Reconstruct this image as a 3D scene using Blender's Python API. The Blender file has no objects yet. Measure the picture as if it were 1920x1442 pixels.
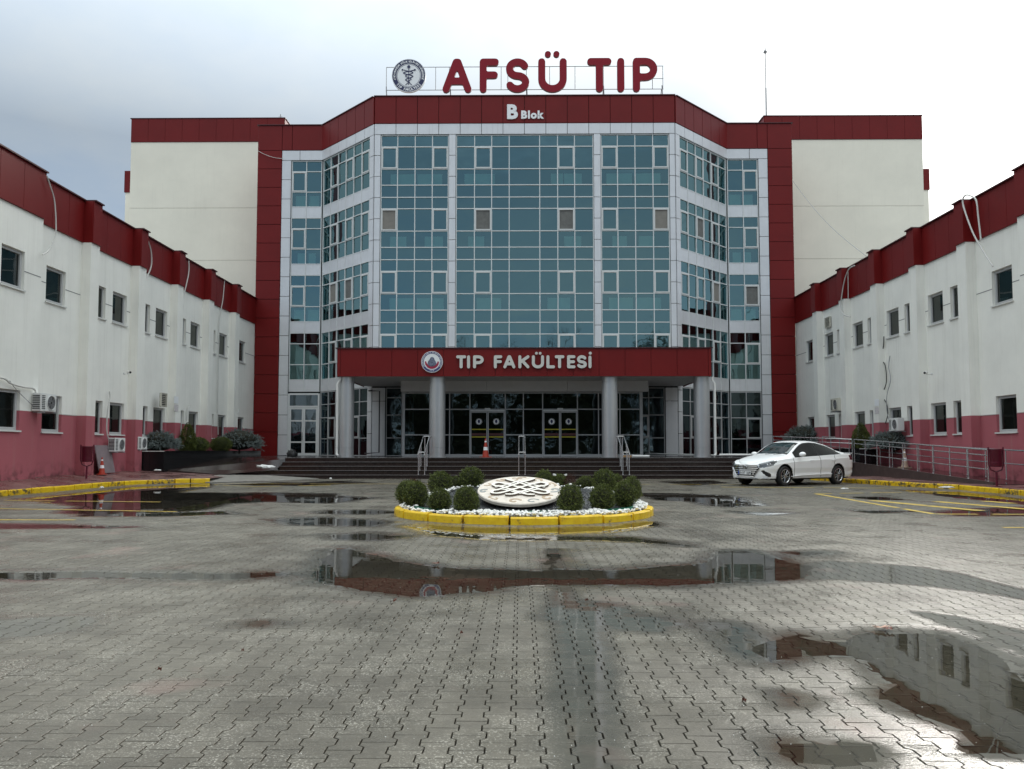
import bpy, bmesh, math, random
import numpy as np
from mathutils import Vector, Matrix, Euler
random.seed(7); np.random.seed(7)
R = math.radians
SC = bpy.context.scene
COL = SC.collection

# ------------------------------------------------------------------ camera, sky, sun, exposure
F_PX, PX, PY, CAM_H = 1480.0, 960.0, 762.0, 1.2
PITCH = math.atan(81 / F_PX); YAW = math.atan(15 / F_PX)
cam = bpy.data.cameras.new('camera'); camo = bpy.data.objects.new('camera', cam); COL.objects.link(camo)
cam.sensor_width = 36; cam.lens = 36 * F_PX / 1920; cam.shift_y = 41 / 1920
cam.clip_start = 0.05; cam.clip_end = 5000
camo.location = (0, 0, CAM_H); camo.rotation_euler = (R(90) + PITCH, 0, YAW)
SC.camera = camo

SUN_AZ, SUN_EL = R(33), R(24)          # azimuth from +Y towards +X
SUN_DIR = Vector((math.sin(SUN_AZ) * math.cos(SUN_EL), math.cos(SUN_AZ) * math.cos(SUN_EL), math.sin(SUN_EL)))
world = bpy.data.worlds.new('World'); SC.world = world; world.use_nodes = True
def build_world():
    nt = world.node_tree; n = nt.nodes; l = nt.links; n.clear()
    out = n.new('ShaderNodeOutputWorld')
    sky = n.new('ShaderNodeTexSky'); sky.sky_type = 'NISHITA'; sky.sun_disc = False
    sky.sun_elevation = SUN_EL; sky.sun_rotation = SUN_AZ; sky.air_density = 1.2; sky.dust_density = 2.0
    b1 = n.new('ShaderNodeBackground'); b1.inputs[1].default_value = 0.10
    l.new(sky.outputs[0], b1.inputs[0])
    tc = n.new('ShaderNodeTexCoord')
    dot = n.new('ShaderNodeVectorMath'); dot.operation = 'DOT_PRODUCT'; dot.inputs[1].default_value = SUN_DIR
    l.new(tc.outputs['Generated'], dot.inputs[0])
    def math_(op, a, b=None, clamp=False):
        m = n.new('ShaderNodeMath'); m.operation = op; m.use_clamp = clamp
        for i, v in enumerate((a, b)):
            if v is None: continue
            if isinstance(v, (int, float)): m.inputs[i].default_value = v
            else: l.new(v, m.inputs[i])
        return m.outputs[0]
    d0 = math_('MAXIMUM', dot.outputs['Value'], 0.0)
    glow = math_('POWER', d0, 80.0); wide = math_('POWER', d0, 3.2)
    sep = n.new('ShaderNodeSeparateXYZ'); l.new(tc.outputs['Generated'], sep.inputs[0])
    # cloud layer seen in perspective: direction divided by height
    zz = math_('ADD', math_('ABSOLUTE', sep.outputs[2]), 0.22)
    cx = math_('DIVIDE', sep.outputs[0], zz); cy = math_('DIVIDE', sep.outputs[1], zz)
    cmb = n.new('ShaderNodeCombineXYZ'); l.new(cx, cmb.inputs[0]); l.new(cy, cmb.inputs[1])
    no = n.new('ShaderNodeTexNoise'); no.inputs['Scale'].default_value = 0.9; no.inputs['Detail'].default_value = 6
    no.inputs['Roughness'].default_value = 0.5; no.inputs['Distortion'].default_value = 0.4
    l.new(cmb.outputs[0], no.inputs['Vector'])
    no2 = n.new('ShaderNodeTexNoise'); no2.inputs['Scale'].default_value = 2.6; no2.inputs['Detail'].default_value = 7
    no2.inputs['Roughness'].default_value = 0.6
    l.new(cmb.outputs[0], no2.inputs['Vector'])
    nn = math_('ADD', math_('MULTIPLY', no.outputs[0], 0.75), math_('MULTIPLY', no2.outputs[0], 0.25))
    ramp = n.new('ShaderNodeValToRGB'); cr = ramp.color_ramp
    cr.elements[0].position = 0.34; cr.elements[0].color = (0.165, 0.222, 0.30, 1)
    cr.elements[1].position = 0.66; cr.elements[1].color = (0.265, 0.292, 0.310, 1)
    l.new(nn, ramp.inputs[0])
    warm = n.new('ShaderNodeMixRGB'); warm.blend_type = 'ADD'; warm.inputs[2].default_value = (0.11, 0.105, 0.092, 1)
    l.new(math_('MULTIPLY', wide, 0.95), warm.inputs[0]); l.new(ramp.outputs[0], warm.inputs[1])
    hot = n.new('ShaderNodeMixRGB'); hot.blend_type = 'ADD'; hot.inputs[2].default_value = (2.4, 2.34, 2.2, 1)
    l.new(math_('MULTIPLY', glow, math_('ADD', math_('MULTIPLY', nn, 1.2), 0.35)), hot.inputs[0]); l.new(warm.outputs[0], hot.inputs[1])
    hot.use_clamp = False
    # overcast sky, with extra zenith gain added beyond it to light the walls
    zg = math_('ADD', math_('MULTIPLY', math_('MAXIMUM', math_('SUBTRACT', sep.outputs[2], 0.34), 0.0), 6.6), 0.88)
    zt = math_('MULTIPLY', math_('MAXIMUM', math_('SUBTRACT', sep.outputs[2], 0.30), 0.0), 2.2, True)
    neu = n.new('ShaderNodeMixRGB'); neu.blend_type = 'MULTIPLY'; neu.inputs[2].default_value = (1.10, 1.0, 0.86, 1)
    l.new(zt, neu.inputs[0]); l.new(hot.outputs[0], neu.inputs[1])
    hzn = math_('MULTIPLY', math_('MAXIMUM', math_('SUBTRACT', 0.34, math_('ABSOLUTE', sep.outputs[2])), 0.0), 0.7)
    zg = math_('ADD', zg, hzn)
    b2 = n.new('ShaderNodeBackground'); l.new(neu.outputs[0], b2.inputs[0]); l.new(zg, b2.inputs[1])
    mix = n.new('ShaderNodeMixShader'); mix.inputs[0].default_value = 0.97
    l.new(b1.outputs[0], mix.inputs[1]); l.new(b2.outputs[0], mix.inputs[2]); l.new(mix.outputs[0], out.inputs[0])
build_world()
sl = bpy.data.lights.new('sun', 'SUN'); sl.energy = 0.85; sl.angle = R(18); sl.color = (1.0, 0.96, 0.9)
so = bpy.data.objects.new('sun', sl); COL.objects.link(so); so.rotation_euler = (-SUN_DIR).to_track_quat('-Z', 'Y').to_euler()
so.location = (20, 20, 40)
SC.view_settings.view_transform = 'Standard'; SC.view_settings.look = 'None'
SC.view_settings.exposure = 0.98; SC.view_settings.gamma = 1.0; SC.view_settings.use_curve_mapping = False
SC.cycles.max_bounces = 8; SC.cycles.transparent_max_bounces = 10; SC.cycles.glossy_bounces = 4
SC.cycles.sample_clamp_indirect = 6.0

# ------------------------------------------------------------------ measuring helpers (photo pixel -> place in the world)
def ray(x, y):
    a = (x - PX) / F_PX; b = (PY - y) / F_PX
    d = (a, math.cos(PITCH) - b * math.sin(PITCH), math.sin(PITCH) + b * math.cos(PITCH))
    c, s = math.cos(YAW), math.sin(YAW)
    return (d[0] * c - d[1] * s, d[0] * s + d[1] * c, d[2])
def at_y(x, y, D):
    r = ray(x, y); k = D / r[1]; return r[0] * k, CAM_H + r[2] * k
def at_x(x, y, V):
    r = ray(x, y); k = V / r[0]; return r[1] * k, CAM_H + r[2] * k
def at_z(x, y, z=0.0):
    r = ray(x, y); k = (z - CAM_H) / r[2]; return r[0] * k, r[1] * k

# ------------------------------------------------------------------ materials
MATS = {}
def mat(name, base, rough=0.6, metal=0.0, spec=0.5, noise=0.0, nscale=3.0, bump=0.0, bscale=40.0, coat=0.0, streak=0.0, bdist=0.01):
    """plain procedural material: base colour with soft mottling, fine relief, optional rain streaks"""
    if name in MATS: return MATS[name]
    m = bpy.data.materials.new(name); m.use_nodes = True; nt = m.node_tree; n = nt.nodes; l = nt.links
    p = n['Principled BSDF']
    p.inputs['Base Color'].default_value = (*base, 1); p.inputs['Roughness'].default_value = rough
    p.inputs['Metallic'].default_value = metal; p.inputs['Specular IOR Level'].default_value = spec
    p.inputs['Coat Weight'].default_value = coat; p.inputs['Coat Roughness'].default_value = 0.05
    tc = n.new('ShaderNodeNewGeometry')
    last = None
    if noise > 0:
        no = n.new('ShaderNodeTexNoise'); no.inputs['Scale'].default_value = nscale; no.inputs['Detail'].default_value = 6; no.inputs['Roughness'].default_value = 0.65
        l.new(tc.outputs['Position'], no.inputs['Vector'])
        mr = n.new('ShaderNodeMapRange'); mr.inputs['From Min'].default_value = 0.3; mr.inputs['From Max'].default_value = 0.7
        mr.inputs['To Min'].default_value = 1 - noise; mr.inputs['To Max'].default_value = 1 + noise * 0.6
        l.new(no.outputs[0], mr.inputs[0])
        mx = n.new('ShaderNodeVectorMath'); mx.operation = 'SCALE'; mx.inputs[0].default_value = base
        l.new(mr.outputs[0], mx.inputs['Scale']); last = mx.outputs[0]
    if streak > 0:
        mp = n.new('ShaderNodeMapping'); mp.inputs['Scale'].default_value = (5.0, 5.0, 0.22); l.new(tc.outputs['Position'], mp.inputs[0])
        ns = n.new('ShaderNodeTexNoise'); ns.inputs['Scale'].default_value = 1.6; ns.inputs['Detail'].default_value = 5; ns.inputs['Roughness'].default_value = 0.7
        l.new(mp.outputs[0], ns.inputs['Vector'])
        mr2 = n.new('ShaderNodeMapRange'); mr2.inputs['From Min'].default_value = 0.55; mr2.inputs['From Max'].default_value = 0.8
        mr2.inputs['To Min'].default_value = 0; mr2.inputs['To Max'].default_value = streak
        l.new(ns.outputs[0], mr2.inputs[0])
        mm = n.new('ShaderNodeMixRGB'); mm.inputs[2].default_value = (base[0] * 0.45, base[1] * 0.43, base[2] * 0.38, 1)
        l.new(mr2.outputs[0], mm.inputs[0])
        if last: l.new(last, mm.inputs[1])
        else: mm.inputs[1].default_value = (*base, 1)
        last = mm.outputs[0]
    if last: l.new(last, p.inputs['Base Color'])
    if bump > 0:
        nb = n.new('ShaderNodeTexNoise'); nb.inputs['Scale'].default_value = bscale; nb.inputs['Detail'].default_value = 4
        l.new(tc.outputs['Position'], nb.inputs['Vector'])
        bp = n.new('ShaderNodeBump'); bp.inputs['Strength'].default_value = bump; bp.inputs['Distance'].default_value = bdist
        l.new(nb.outputs[0], bp.inputs['Height']); l.new(bp.outputs[0], p.inputs['Normal'])
    MATS[name] = m; return m

RED = mat('red composite panel', (0.16, 0.008, 0.008), 0.45, spec=0.25, noise=0.10, nscale=0.7, bump=0.05, bscale=1.4, bdist=0.02)
REDCAP = mat('dark red cap', (0.06, 0.008, 0.010), 0.45)
SILVER = mat('silver composite panel', (0.70, 0.71, 0.73), 0.36, metal=0.25, noise=0.06, nscale=1.5, streak=0.35)
SILVERCOL = mat('silver column cladding', (0.50, 0.51, 0.525), 0.30, metal=0.55, noise=0.05, nscale=2)
FRAME = mat('white aluminium', (0.66, 0.68, 0.68), 0.4, noise=0.05)
PVC = mat('grey window frame', (0.50, 0.50, 0.50), 0.45)
CREAM = mat('cream render', (0.89, 0.85, 0.73), 0.85, noise=0.07, nscale=0.35, bump=0.25, bscale=70, streak=0.10)
SILL = mat('pale stone sill', (0.66, 0.66, 0.63), 0.5, noise=0.1, nscale=6)
REVEAL = mat('window reveal', (0.62, 0.62, 0.60), 0.8, noise=0.1)
DARKJ = mat('dark joint', (0.02, 0.02, 0.022), 0.8)
GROOVE = mat('groove grey', (0.22, 0.22, 0.22), 0.8)
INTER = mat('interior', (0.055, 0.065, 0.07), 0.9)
BOARD = mat('pale board', (0.80, 0.84, 0.78), 0.8)
BLIND = mat('grey blind', (0.14, 0.14, 0.13), 0.55, noise=0.25, nscale=5, bump=0.4, bscale=6, bdist=0.03)
BLINDB = mat('beige blind', (0.22, 0.205, 0.18), 0.6, noise=0.15, nscale=5)
BLINDW = mat('dull grey blind', (0.20, 0.20, 0.185), 0.7, noise=0.2, nscale=4)
BLINDW2 = mat('dark grey blind', (0.12, 0.12, 0.115), 0.7, noise=0.3, nscale=4)
GRANB = mat('black granite', (0.012, 0.012, 0.013), 0.16, noise=0.3, nscale=30)
GRANBR = mat('brown granite', (0.030, 0.019, 0.017), 0.14, noise=0.4, nscale=9)
NOSE = mat('pale step edge', (0.18, 0.16, 0.15), 0.3, noise=0.4, nscale=12)  # paler strip along the front edge of each step
LAND = mat('wet landing stone', (0.035, 0.032, 0.032), 0.10, noise=0.5, nscale=2)
CONC = mat('wet concrete', (0.24, 0.225, 0.20), 0.4, noise=0.35, nscale=4, bump=0.4, bscale=30)
SOFF = mat('grey soffit', (0.50, 0.50, 0.50), 0.6, noise=0.06)
STEEL = mat('steel tube', (0.60, 0.60, 0.61), 0.25, metal=0.85)
WHITEP = mat('white plastic', (0.72, 0.72, 0.70), 0.45, noise=0.06)
BLACKP = mat('black plastic', (0.014, 0.014, 0.015), 0.4)
CABLE = mat('grey cable', (0.30, 0.30, 0.31), 0.6)
HOSE = mat('white hose', (0.58, 0.57, 0.54), 0.6)
NAVY = mat('navy print', (0.018, 0.022, 0.085), 0.4)
SIGNW = mat('white sign face', (0.86, 0.87, 0.88), 0.35)
SIGNRED = mat('red sign letter', (0.25, 0.010, 0.022), 0.5, spec=0.2)
LETGREY = mat('pale grey letter', (0.62, 0.61, 0.57), 0.4)
LETEDGE = mat('dark letter edge', (0.05, 0.04, 0.04), 0.5)
ORANGE = mat('orange plastic', (0.40, 0.040, 0.018), 0.45)
BINRED = mat('maroon steel', (0.11, 0.008, 0.024), 0.32)
GREENP = mat('green edging', (0.010, 0.16, 0.09), 0.4)
SOIL = mat('soil', (0.03, 0.024, 0.018), 0.9, noise=0.4, nscale=10)
PEB = mat('white pebble', (0.80, 0.79, 0.75), 0.5, noise=0.1, nscale=20)
GRAV = mat('dark gravel', (0.05, 0.055, 0.058), 0.35, noise=0.6, nscale=60)
STONEW = mat('pale marble', (0.80, 0.76, 0.68), 0.5, noise=0.12, nscale=9, bump=0.2, bscale=40)
STONET = mat('tan marble', (0.42, 0.31, 0.21), 0.5, noise=0.15, nscale=9)
STONEG = mat('grey marble', (0.26, 0.27, 0.26), 0.5, noise=0.15, nscale=9)
STONEP = mat('pinkish marble', (0.66, 0.59, 0.51), 0.5, noise=0.2, nscale=14)
BARK = mat('bark', (0.06, 0.045, 0.035), 0.9, noise=0.4, nscale=20)
GREYPANEL = mat('grey board', (0.24, 0.19, 0.20), 0.5, noise=0.2)

def leafmat(name, a, b, rough=0.6):
    m = bpy.data.materials.new(name); m.use_nodes = True; nt = m.node_tree; n = nt.nodes; l = nt.links
    p = n['Principled BSDF']; p.inputs['Roughness'].default_value = rough; p.inputs['Specular IOR Level'].default_value = 0.25
    g = n.new('ShaderNodeNewGeometry'); r = n.new('ShaderNodeValToRGB')
    r.color_ramp.elements[0].color = (*a, 1); r.color_ramp.elements[1].color = (*b, 1)
    l.new(g.outputs['Random Per Island'], r.inputs[0]); l.new(r.outputs[0], p.inputs['Base Color'])
    MATS[name] = m; return m
LEAF = leafmat('boxwood leaves', (0.016, 0.026, 0.006), (0.15, 0.18, 0.04))
LEAFB = leafmat('bronze leaves', (0.03, 0.012, 0.008), (0.09, 0.035, 0.022))
SPRUCE = leafmat('blue spruce needles', (0.09, 0.115, 0.11), (0.26, 0.30, 0.29))
DRYG = leafmat('dry grass', (0.22, 0.16, 0.09), (0.42, 0.34, 0.22))
TWIG = leafmat('tree foliage', (0.015, 0.018, 0.01), (0.05, 0.055, 0.025))

def wall_paint():
    m = bpy.data.materials.new('two tone render'); m.use_nodes = True; nt = m.node_tree; n = nt.nodes; l = nt.links
    p = n['Principled BSDF']; p.inputs['Roughness'].default_value = 0.85; p.inputs['Specular IOR Level'].default_value = 0.3
    g = n.new('ShaderNodeNewGeometry'); s = n.new('ShaderNodeSeparateXYZ'); l.new(g.outputs['Position'], s.inputs[0])
    st = n.new('ShaderNodeMath'); st.operation = 'GREATER_THAN'; st.inputs[1].default_value = 2.35; l.new(s.outputs[2], st.inputs[0])
    mx = n.new('ShaderNodeMixRGB'); mx.inputs[1].default_value = (0.40, 0.115, 0.135, 1); mx.inputs[2].default_value = (0.87, 0.86, 0.80, 1)
    l.new(st.outputs[0], mx.inputs[0])
    no = n.new('ShaderNodeTexNoise'); no.inputs['Scale'].default_value = 0.8; no.inputs['Detail'].default_value = 8; no.inputs['Roughness'].default_value = 0.6
    l.new(g.outputs['Position'], no.inputs['Vector'])
    mr = n.new('ShaderNodeMapRange'); mr.inputs['From Min'].default_value = 0.3; mr.inputs['From Max'].default_value = 0.7; mr.inputs['To Min'].default_value = 0.93; mr.inputs['To Max'].default_value = 1.03
    l.new(no.outputs[0], mr.inputs[0])
    v = n.new('ShaderNodeVectorMath'); v.operation = 'SCALE'; l.new(mx.outputs[0], v.inputs[0]); l.new(mr.outputs[0], v.inputs['Scale'])
    # rain streaks and grime near the foot
    mp = n.new('ShaderNodeMapping'); mp.inputs['Scale'].default_value = (4, 4, 0.15); l.new(g.outputs['Position'], mp.inputs[0])
    ns = n.new('ShaderNodeTexNoise'); ns.inputs['Scale'].default_value = 1.5; ns.inputs['Detail'].default_value = 6; ns.inputs['Roughness'].default_value = 0.7
    l.new(mp.outputs[0], ns.inputs['Vector'])
    m2 = n.new('ShaderNodeMapRange'); m2.inputs['From Min'].default_value = 0.52; m2.inputs['From Max'].default_value = 0.8; m2.inputs['To Max'].default_value = 0.30
    m2.inputs['To Max'].default_value = 0.22; l.new(ns.outputs[0], m2.inputs[0])
    mg = n.new('ShaderNodeMixRGB'); mg.inputs[2].default_value = (0.36, 0.33, 0.27, 1); l.new(m2.outputs[0], mg.inputs[0]); l.new(v.outputs[0], mg.inputs[1])
    ft = n.new('ShaderNodeMapRange'); ft.inputs['From Min'].default_value = 0.35; ft.inputs['From Max'].default_value = 0.85; ft.inputs['To Min'].default_value = 0.9; ft.inputs['To Max'].default_value = 0.0
    l.new(s.outputs[2], ft.inputs[0])
    nf = n.new('ShaderNodeTexNoise'); nf.inputs['Scale'].default_value = 3.5; nf.inputs['Detail'].default_value = 7; l.new(g.outputs['Position'], nf.inputs['Vector'])
    th = n.new('ShaderNodeMapRange'); th.inputs['From Min'].default_value = 0.45; th.inputs['From Max'].default_value = 0.62; l.new(nf.outputs[0], th.inputs[0])
    mu = n.new('ShaderNodeMath'); mu.operation = 'MULTIPLY'; l.new(ft.outputs[0], mu.inputs[0]); l.new(th.outputs[0], mu.inputs[1])
    m3 = n.new('ShaderNodeMixRGB'); m3.inputs[2].default_value = (0.15, 0.05, 0.055, 1); l.new(mu.outputs[0], m3.inputs[0]); l.new(mg.outputs[0], m3.inputs[1])
    l.new(m3.outputs[0], p.inputs['Base Color'])
    nb = n.new('ShaderNodeTexNoise'); nb.inputs['Scale'].default_value = 60; nb.inputs['Detail'].default_value = 3; l.new(g.outputs['Position'], nb.inputs['Vector'])
    bp = n.new('ShaderNodeBump'); bp.inputs['Strength'].default_value = 0.3; bp.inputs['Distance'].default_value = 0.01; l.new(nb.outputs[0], bp.inputs['Height']); l.new(bp.outputs[0], p.inputs['Normal'])
    return m
WALLP = wall_paint()

def glassmat(name, tint, through, refl, wav=0.12, wscale=0.5):
    """coated pane: part mirror, part tinted see-through; slightly wavy"""
    m = bpy.data.materials.new(name); m.use_nodes = True; nt = m.node_tree; n = nt.nodes; l = nt.links; n.clear()
    out = n.new('ShaderNodeOutputMaterial'); gl = n.new('ShaderNodeBsdfGlossy'); gl.inputs['Color'].default_value = (*tint, 1); gl.inputs['Roughness'].default_value = 0.015
    tr = n.new('ShaderNodeBsdfTransparent'); tr.inputs['Color'].default_value = (*through, 1)
    fr = n.new('ShaderNodeFresnel'); fr.inputs['IOR'].default_value = 1.5
    mr = n.new('ShaderNodeMapRange'); mr.inputs['From Min'].default_value = 0.0; mr.inputs['From Max'].default_value = 1.0
    mr.inputs['To Min'].default_value = refl; mr.inputs['To Max'].default_value = 1.0
    l.new(fr.outputs[0], mr.inputs[0])
    mx = n.new('ShaderNodeMixShader'); l.new(mr.outputs[0], mx.inputs[0]); l.new(tr.outputs[0], mx.inputs[1]); l.new(gl.outputs[0], mx.inputs[2])
    g = n.new('ShaderNodeNewGeometry'); no = n.new('ShaderNodeTexNoise'); no.inputs['Scale'].default_value = wscale; no.inputs['Detail'].default_value = 1.5
    l.new(g.outputs['Position'], no.inputs['Vector'])
    bp = n.new('ShaderNodeBump'); bp.inputs['Strength'].default_value = wav; bp.inputs['Distance'].default_value = 0.1
    l.new(no.outputs[0], bp.inputs['Height']); l.new(bp.outputs[0], gl.inputs['Normal'])
    l.new(mx.outputs[0], out.inputs[0]); return m
GLASS = glassmat('teal coated glass', (0.43, 0.71, 0.74), (0.46, 0.70, 0.68), 0.31, 0.10, 0.9)
GLASSD = glassmat('entrance glass', (0.55, 0.72, 0.76), (0.10, 0.15, 0.16), 0.075, 0.16, 1.3)
GLASSW = glassmat('wing window glass', (0.62, 0.66, 0.64), (0.42, 0.43, 0.41), 0.08, 0.05, 1.0)
GLASSB = glassmat('blue door glass', (0.55, 0.68, 0.80), (0.12, 0.20, 0.26), 0.30, 0.10, 1.6)
CARGL = glassmat('car glass', (0.75, 0.8, 0.8), (0.05, 0.055, 0.055), 0.12, 0.0)

def watermat():
    m = bpy.data.materials.new('rain water'); m.use_nodes = True; nt = m.node_tree; n = nt.nodes; l = nt.links; n.clear()
    out = n.new('ShaderNodeOutputMaterial'); gl = n.new('ShaderNodeBsdfGlossy'); gl.inputs['Roughness'].default_value = 0.0
    tr = n.new('ShaderNodeBsdfTransparent'); tr.inputs['Color'].default_value = (0.90, 0.88, 0.82, 1)
    fr = n.new('ShaderNodeFresnel'); fr.inputs['IOR'].default_value = 1.46
    g = n.new('ShaderNodeNewGeometry'); no = n.new('ShaderNodeTexNoise'); no.inputs['Scale'].default_value = 3.0; no.inputs['Detail'].default_value = 2
    l.new(g.outputs['Position'], no.inputs['Vector'])
    bp = n.new('ShaderNodeBump'); bp.inputs['Strength'].default_value = 0.03; bp.inputs['Distance'].default_value = 0.02
    l.new(no.outputs[0], bp.inputs['Height']); l.new(bp.outputs[0], gl.inputs['Normal'])
    mx = n.new('ShaderNodeMixShader'); l.new(fr.outputs[0], mx.inputs[0]); l.new(tr.outputs[0], mx.inputs[1]); l.new(gl.outputs[0], mx.inputs[2])
    l.new(mx.outputs[0], out.inputs[0]); return m
WATER = watermat()

def pavermat():
    m = bpy.data.materials.new('wet concrete paver'); m.use_nodes = True; nt = m.node_tree; n = nt.nodes; l = nt.links
    p = n['Principled BSDF']
    g = n.new('ShaderNodeNewGeometry')
    at = n.new('ShaderNodeAttribute'); at.attribute_name = 'tint'; aw = n.new('ShaderNodeAttribute'); aw.attribute_name = 'wet'
    def noise(sc, det=5, rg=0.6):
        no = n.new('ShaderNodeTexNoise'); no.inputs['Scale'].default_value = sc; no.inputs['Detail'].default_value = det; no.inputs['Roughness'].default_value = rg
        l.new(g.outputs['Position'], no.inputs['Vector']); return no.outputs[0]
    def mr(src, a, b, c, d):
        q = n.new('ShaderNodeMapRange'); q.inputs['From Min'].default_value = a; q.inputs['From Max'].default_value = b; q.inputs['To Min'].default_value = c; q.inputs['To Max'].default_value = d
        l.new(src, q.inputs[0]); return q.outputs[0]
    def mul(a, b, op='MULTIPLY'):
        q = n.new('ShaderNodeMath'); q.operation = op
        for i, v in enumerate((a, b)):
            if isinstance(v, (int, float)): q.inputs[i].default_value = v
            else: l.new(v, q.inputs[i])
        return q.outputs[0]
    patch = noise(0.55, 6, 0.6)
    c1 = n.new('ShaderNodeMixRGB'); c1.inputs[1].default_value = (0.088, 0.079, 0.062, 1); c1.inputs[2].default_value = (0.156, 0.142, 0.114, 1)
    l.new(mr(patch, 0.35, 0.68, 0, 1), c1.inputs[0])
    c2 = n.new('ShaderNodeVectorMath'); c2.operation = 'SCALE'; l.new(c1.outputs[0], c2.inputs[0])
    tv = mul(mr(at.outputs['Fac'], 0, 1, 0.90, 1.08), mr(aw.outputs['Fac'], 0, 1, 1.0, 0.72))
    tv = mul(tv, mr(noise(11, 5, 0.7), 0.3, 0.7, 0.86, 1.12)); l.new(tv, c2.inputs['Scale'])
    # pale grit and worn lime specks
    sp = noise(110, 2, 0.5); area = noise(2.2, 5, 0.65)
    k = mul(mr(sp, 0.57, 0.63, 0, 1), mr(area, 0.44, 0.60, 0.15, 1))
    c3 = n.new('ShaderNodeMixRGB'); c3.inputs[2].default_value = (0.55, 0.52, 0.45, 1); l.new(mul(mul(k, 0.5), mr(aw.outputs['Fac'], 0.2, 0.9, 1, 0.1)), c3.inputs[0]); l.new(c2.outputs[0], c3.inputs[1])
    pk = n.new('ShaderNodeMixRGB'); pk.inputs[2].default_value = (0.24, 0.165, 0.14, 1); l.new(mul(mr(noise(0.9, 3), 0.60, 0.72, 0, 0.5), 1.0), pk.inputs[0]); l.new(c3.outputs[0], pk.inputs[1])
    l.new(pk.outputs[0], p.inputs['Base Color'])
    film = noise(1.3, 6, 0.62)
    l.new(mr(aw.outputs['Fac'], 0, 0.8, 0.26, 0.55), p.inputs['Specular IOR Level'])
    rr = mul(mr(film, 0.38, 0.62, 0.22, 0.52), mr(aw.outputs['Fac'], 0, 0.96, 1.0, 0.03)); l.new(rr, p.inputs['Roughness'])
    bp = n.new('ShaderNodeBump'); bp.inputs['Distance'].default_value = 0.0035; l.new(mr(aw.outputs['Fac'], 0.1, 0.96, 0.55, 0.012), bp.inputs['Strength'])
    l.new(mul(noise(120, 3), mul(noise(26, 3), 0.8), 'ADD'), bp.inputs['Height']); l.new(bp.outputs[0], p.inputs['Normal'])
    return m
PAVER = pavermat()

def tilemat(name, a, b, mortar, sx, sy, rough, moff=0.5, msz=0.02):
    m = bpy.data.materials.new(name); m.use_nodes = True; nt = m.node_tree; n = nt.nodes; l = nt.links
    p = n['Principled BSDF']; g = n.new('ShaderNodeNewGeometry'); br = n.new('ShaderNodeTexBrick'); br.offset = moff
    br.inputs['Color1'].default_value = (*a, 1); br.inputs['Color2'].default_value = (*b, 1); br.inputs['Mortar'].default_value = (*mortar, 1)
    br.inputs['Scale'].default_value = 1; br.inputs['Brick Width'].default_value = sx; br.inputs['Row Height'].default_value = sy; br.inputs['Mortar Size'].default_value = msz * min(sx, sy)
    l.new(g.outputs['Position'], br.inputs['Vector'])
    no = n.new('ShaderNodeTexNoise'); no.inputs['Scale'].default_value = 1.2; no.inputs['Detail'].default_value = 6; l.new(g.outputs['Position'], no.inputs['Vector'])
    mx = n.new('ShaderNodeMixRGB'); mx.blend_type = 'MULTIPLY'; mx.inputs[0].default_value = 0.7; l.new(br.outputs[0], mx.inputs[1])
    cr = n.new('ShaderNodeValToRGB'); cr.color_ramp.elements[0].position = 0.35; cr.color_ramp.elements[0].color = (0.5, 0.5, 0.5, 1); cr.color_ramp.elements[1].position = 0.65; cr.color_ramp.elements[1].color = (1.25, 1.25, 1.25, 1)
    l.new(no.outputs[0], cr.inputs[0]); l.new(cr.outputs[0], mx.inputs[2]); l.new(mx.outputs[0], p.inputs['Base Color'])
    r2 = n.new('ShaderNodeMapRange'); r2.inputs['From Min'].default_value = 0.4; r2.inputs['From Max'].default_value = 0.6; r2.inputs['To Min'].default_value = rough * 0.35; r2.inputs['To Max'].default_value = rough
    l.new(no.outputs[0], r2.inputs[0]); l.new(r2.outputs[0], p.inputs['Roughness'])
    bp = n.new('ShaderNodeBump'); bp.inputs['Strength'].default_value = 0.4; bp.inputs['Distance'].default_value = 0.01; bp.invert = True
    l.new(br.outputs['Fac'], bp.inputs['Height']); l.new(bp.outputs[0], p.inputs['Normal'])
    return m
SIDEW = tilemat('red brown paving', (0.13, 0.060, 0.055), (0.19, 0.095, 0.085), (0.05, 0.03, 0.03), 0.2, 0.1, 0.5)
FARG = tilemat('grey paving beyond', (0.17, 0.165, 0.15), (0.21, 0.20, 0.185), (0.06, 0.06, 0.055), 0.17, 0.122, 0.5)

def yellowmat(name, wear):
    m = bpy.data.materials.new(name); m.use_nodes = True; nt = m.node_tree; n = nt.nodes; l = nt.links
    p = n['Principled BSDF']; p.inputs['Roughness'].default_value = 0.42
    g = n.new('ShaderNodeNewGeometry'); no = n.new('ShaderNodeTexNoise'); no.inputs['Scale'].default_value = 7; no.inputs['Detail'].default_value = 9; no.inputs['Roughness'].default_value = 0.75
    l.new(g.outputs['Position'], no.inputs['Vector'])
    cr = n.new('ShaderNodeValToRGB'); e = cr.color_ramp.elements
    e[0].position = wear; e[0].color = (0.10, 0.08, 0.045, 1); e[1].position = wear + 0.07; e[1].color = (0.72, 0.44, 0.006, 1)
    q = e.new(wear + 0.35); q.color = (0.88, 0.62, 0.01, 1)
    l.new(no.outputs[0], cr.inputs[0]); l.new(cr.outputs[0], p.inputs['Base Color'])
    bp = n.new('ShaderNodeBump'); bp.inputs['Strength'].default_value = 0.5; bp.inputs['Distance'].default_value = 0.01; l.new(no.outputs[0], bp.inputs['Height']); l.new(bp.outputs[0], p.inputs['Normal'])
    return m
YEL = yellowmat('yellow kerb paint', 0.345)
YELW = yellowmat('worn yellow kerb paint', 0.43)
YLINE = mat('yellow road paint', (0.60, 0.42, 0.06), 0.45, noise=0.30, nscale=6)

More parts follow.
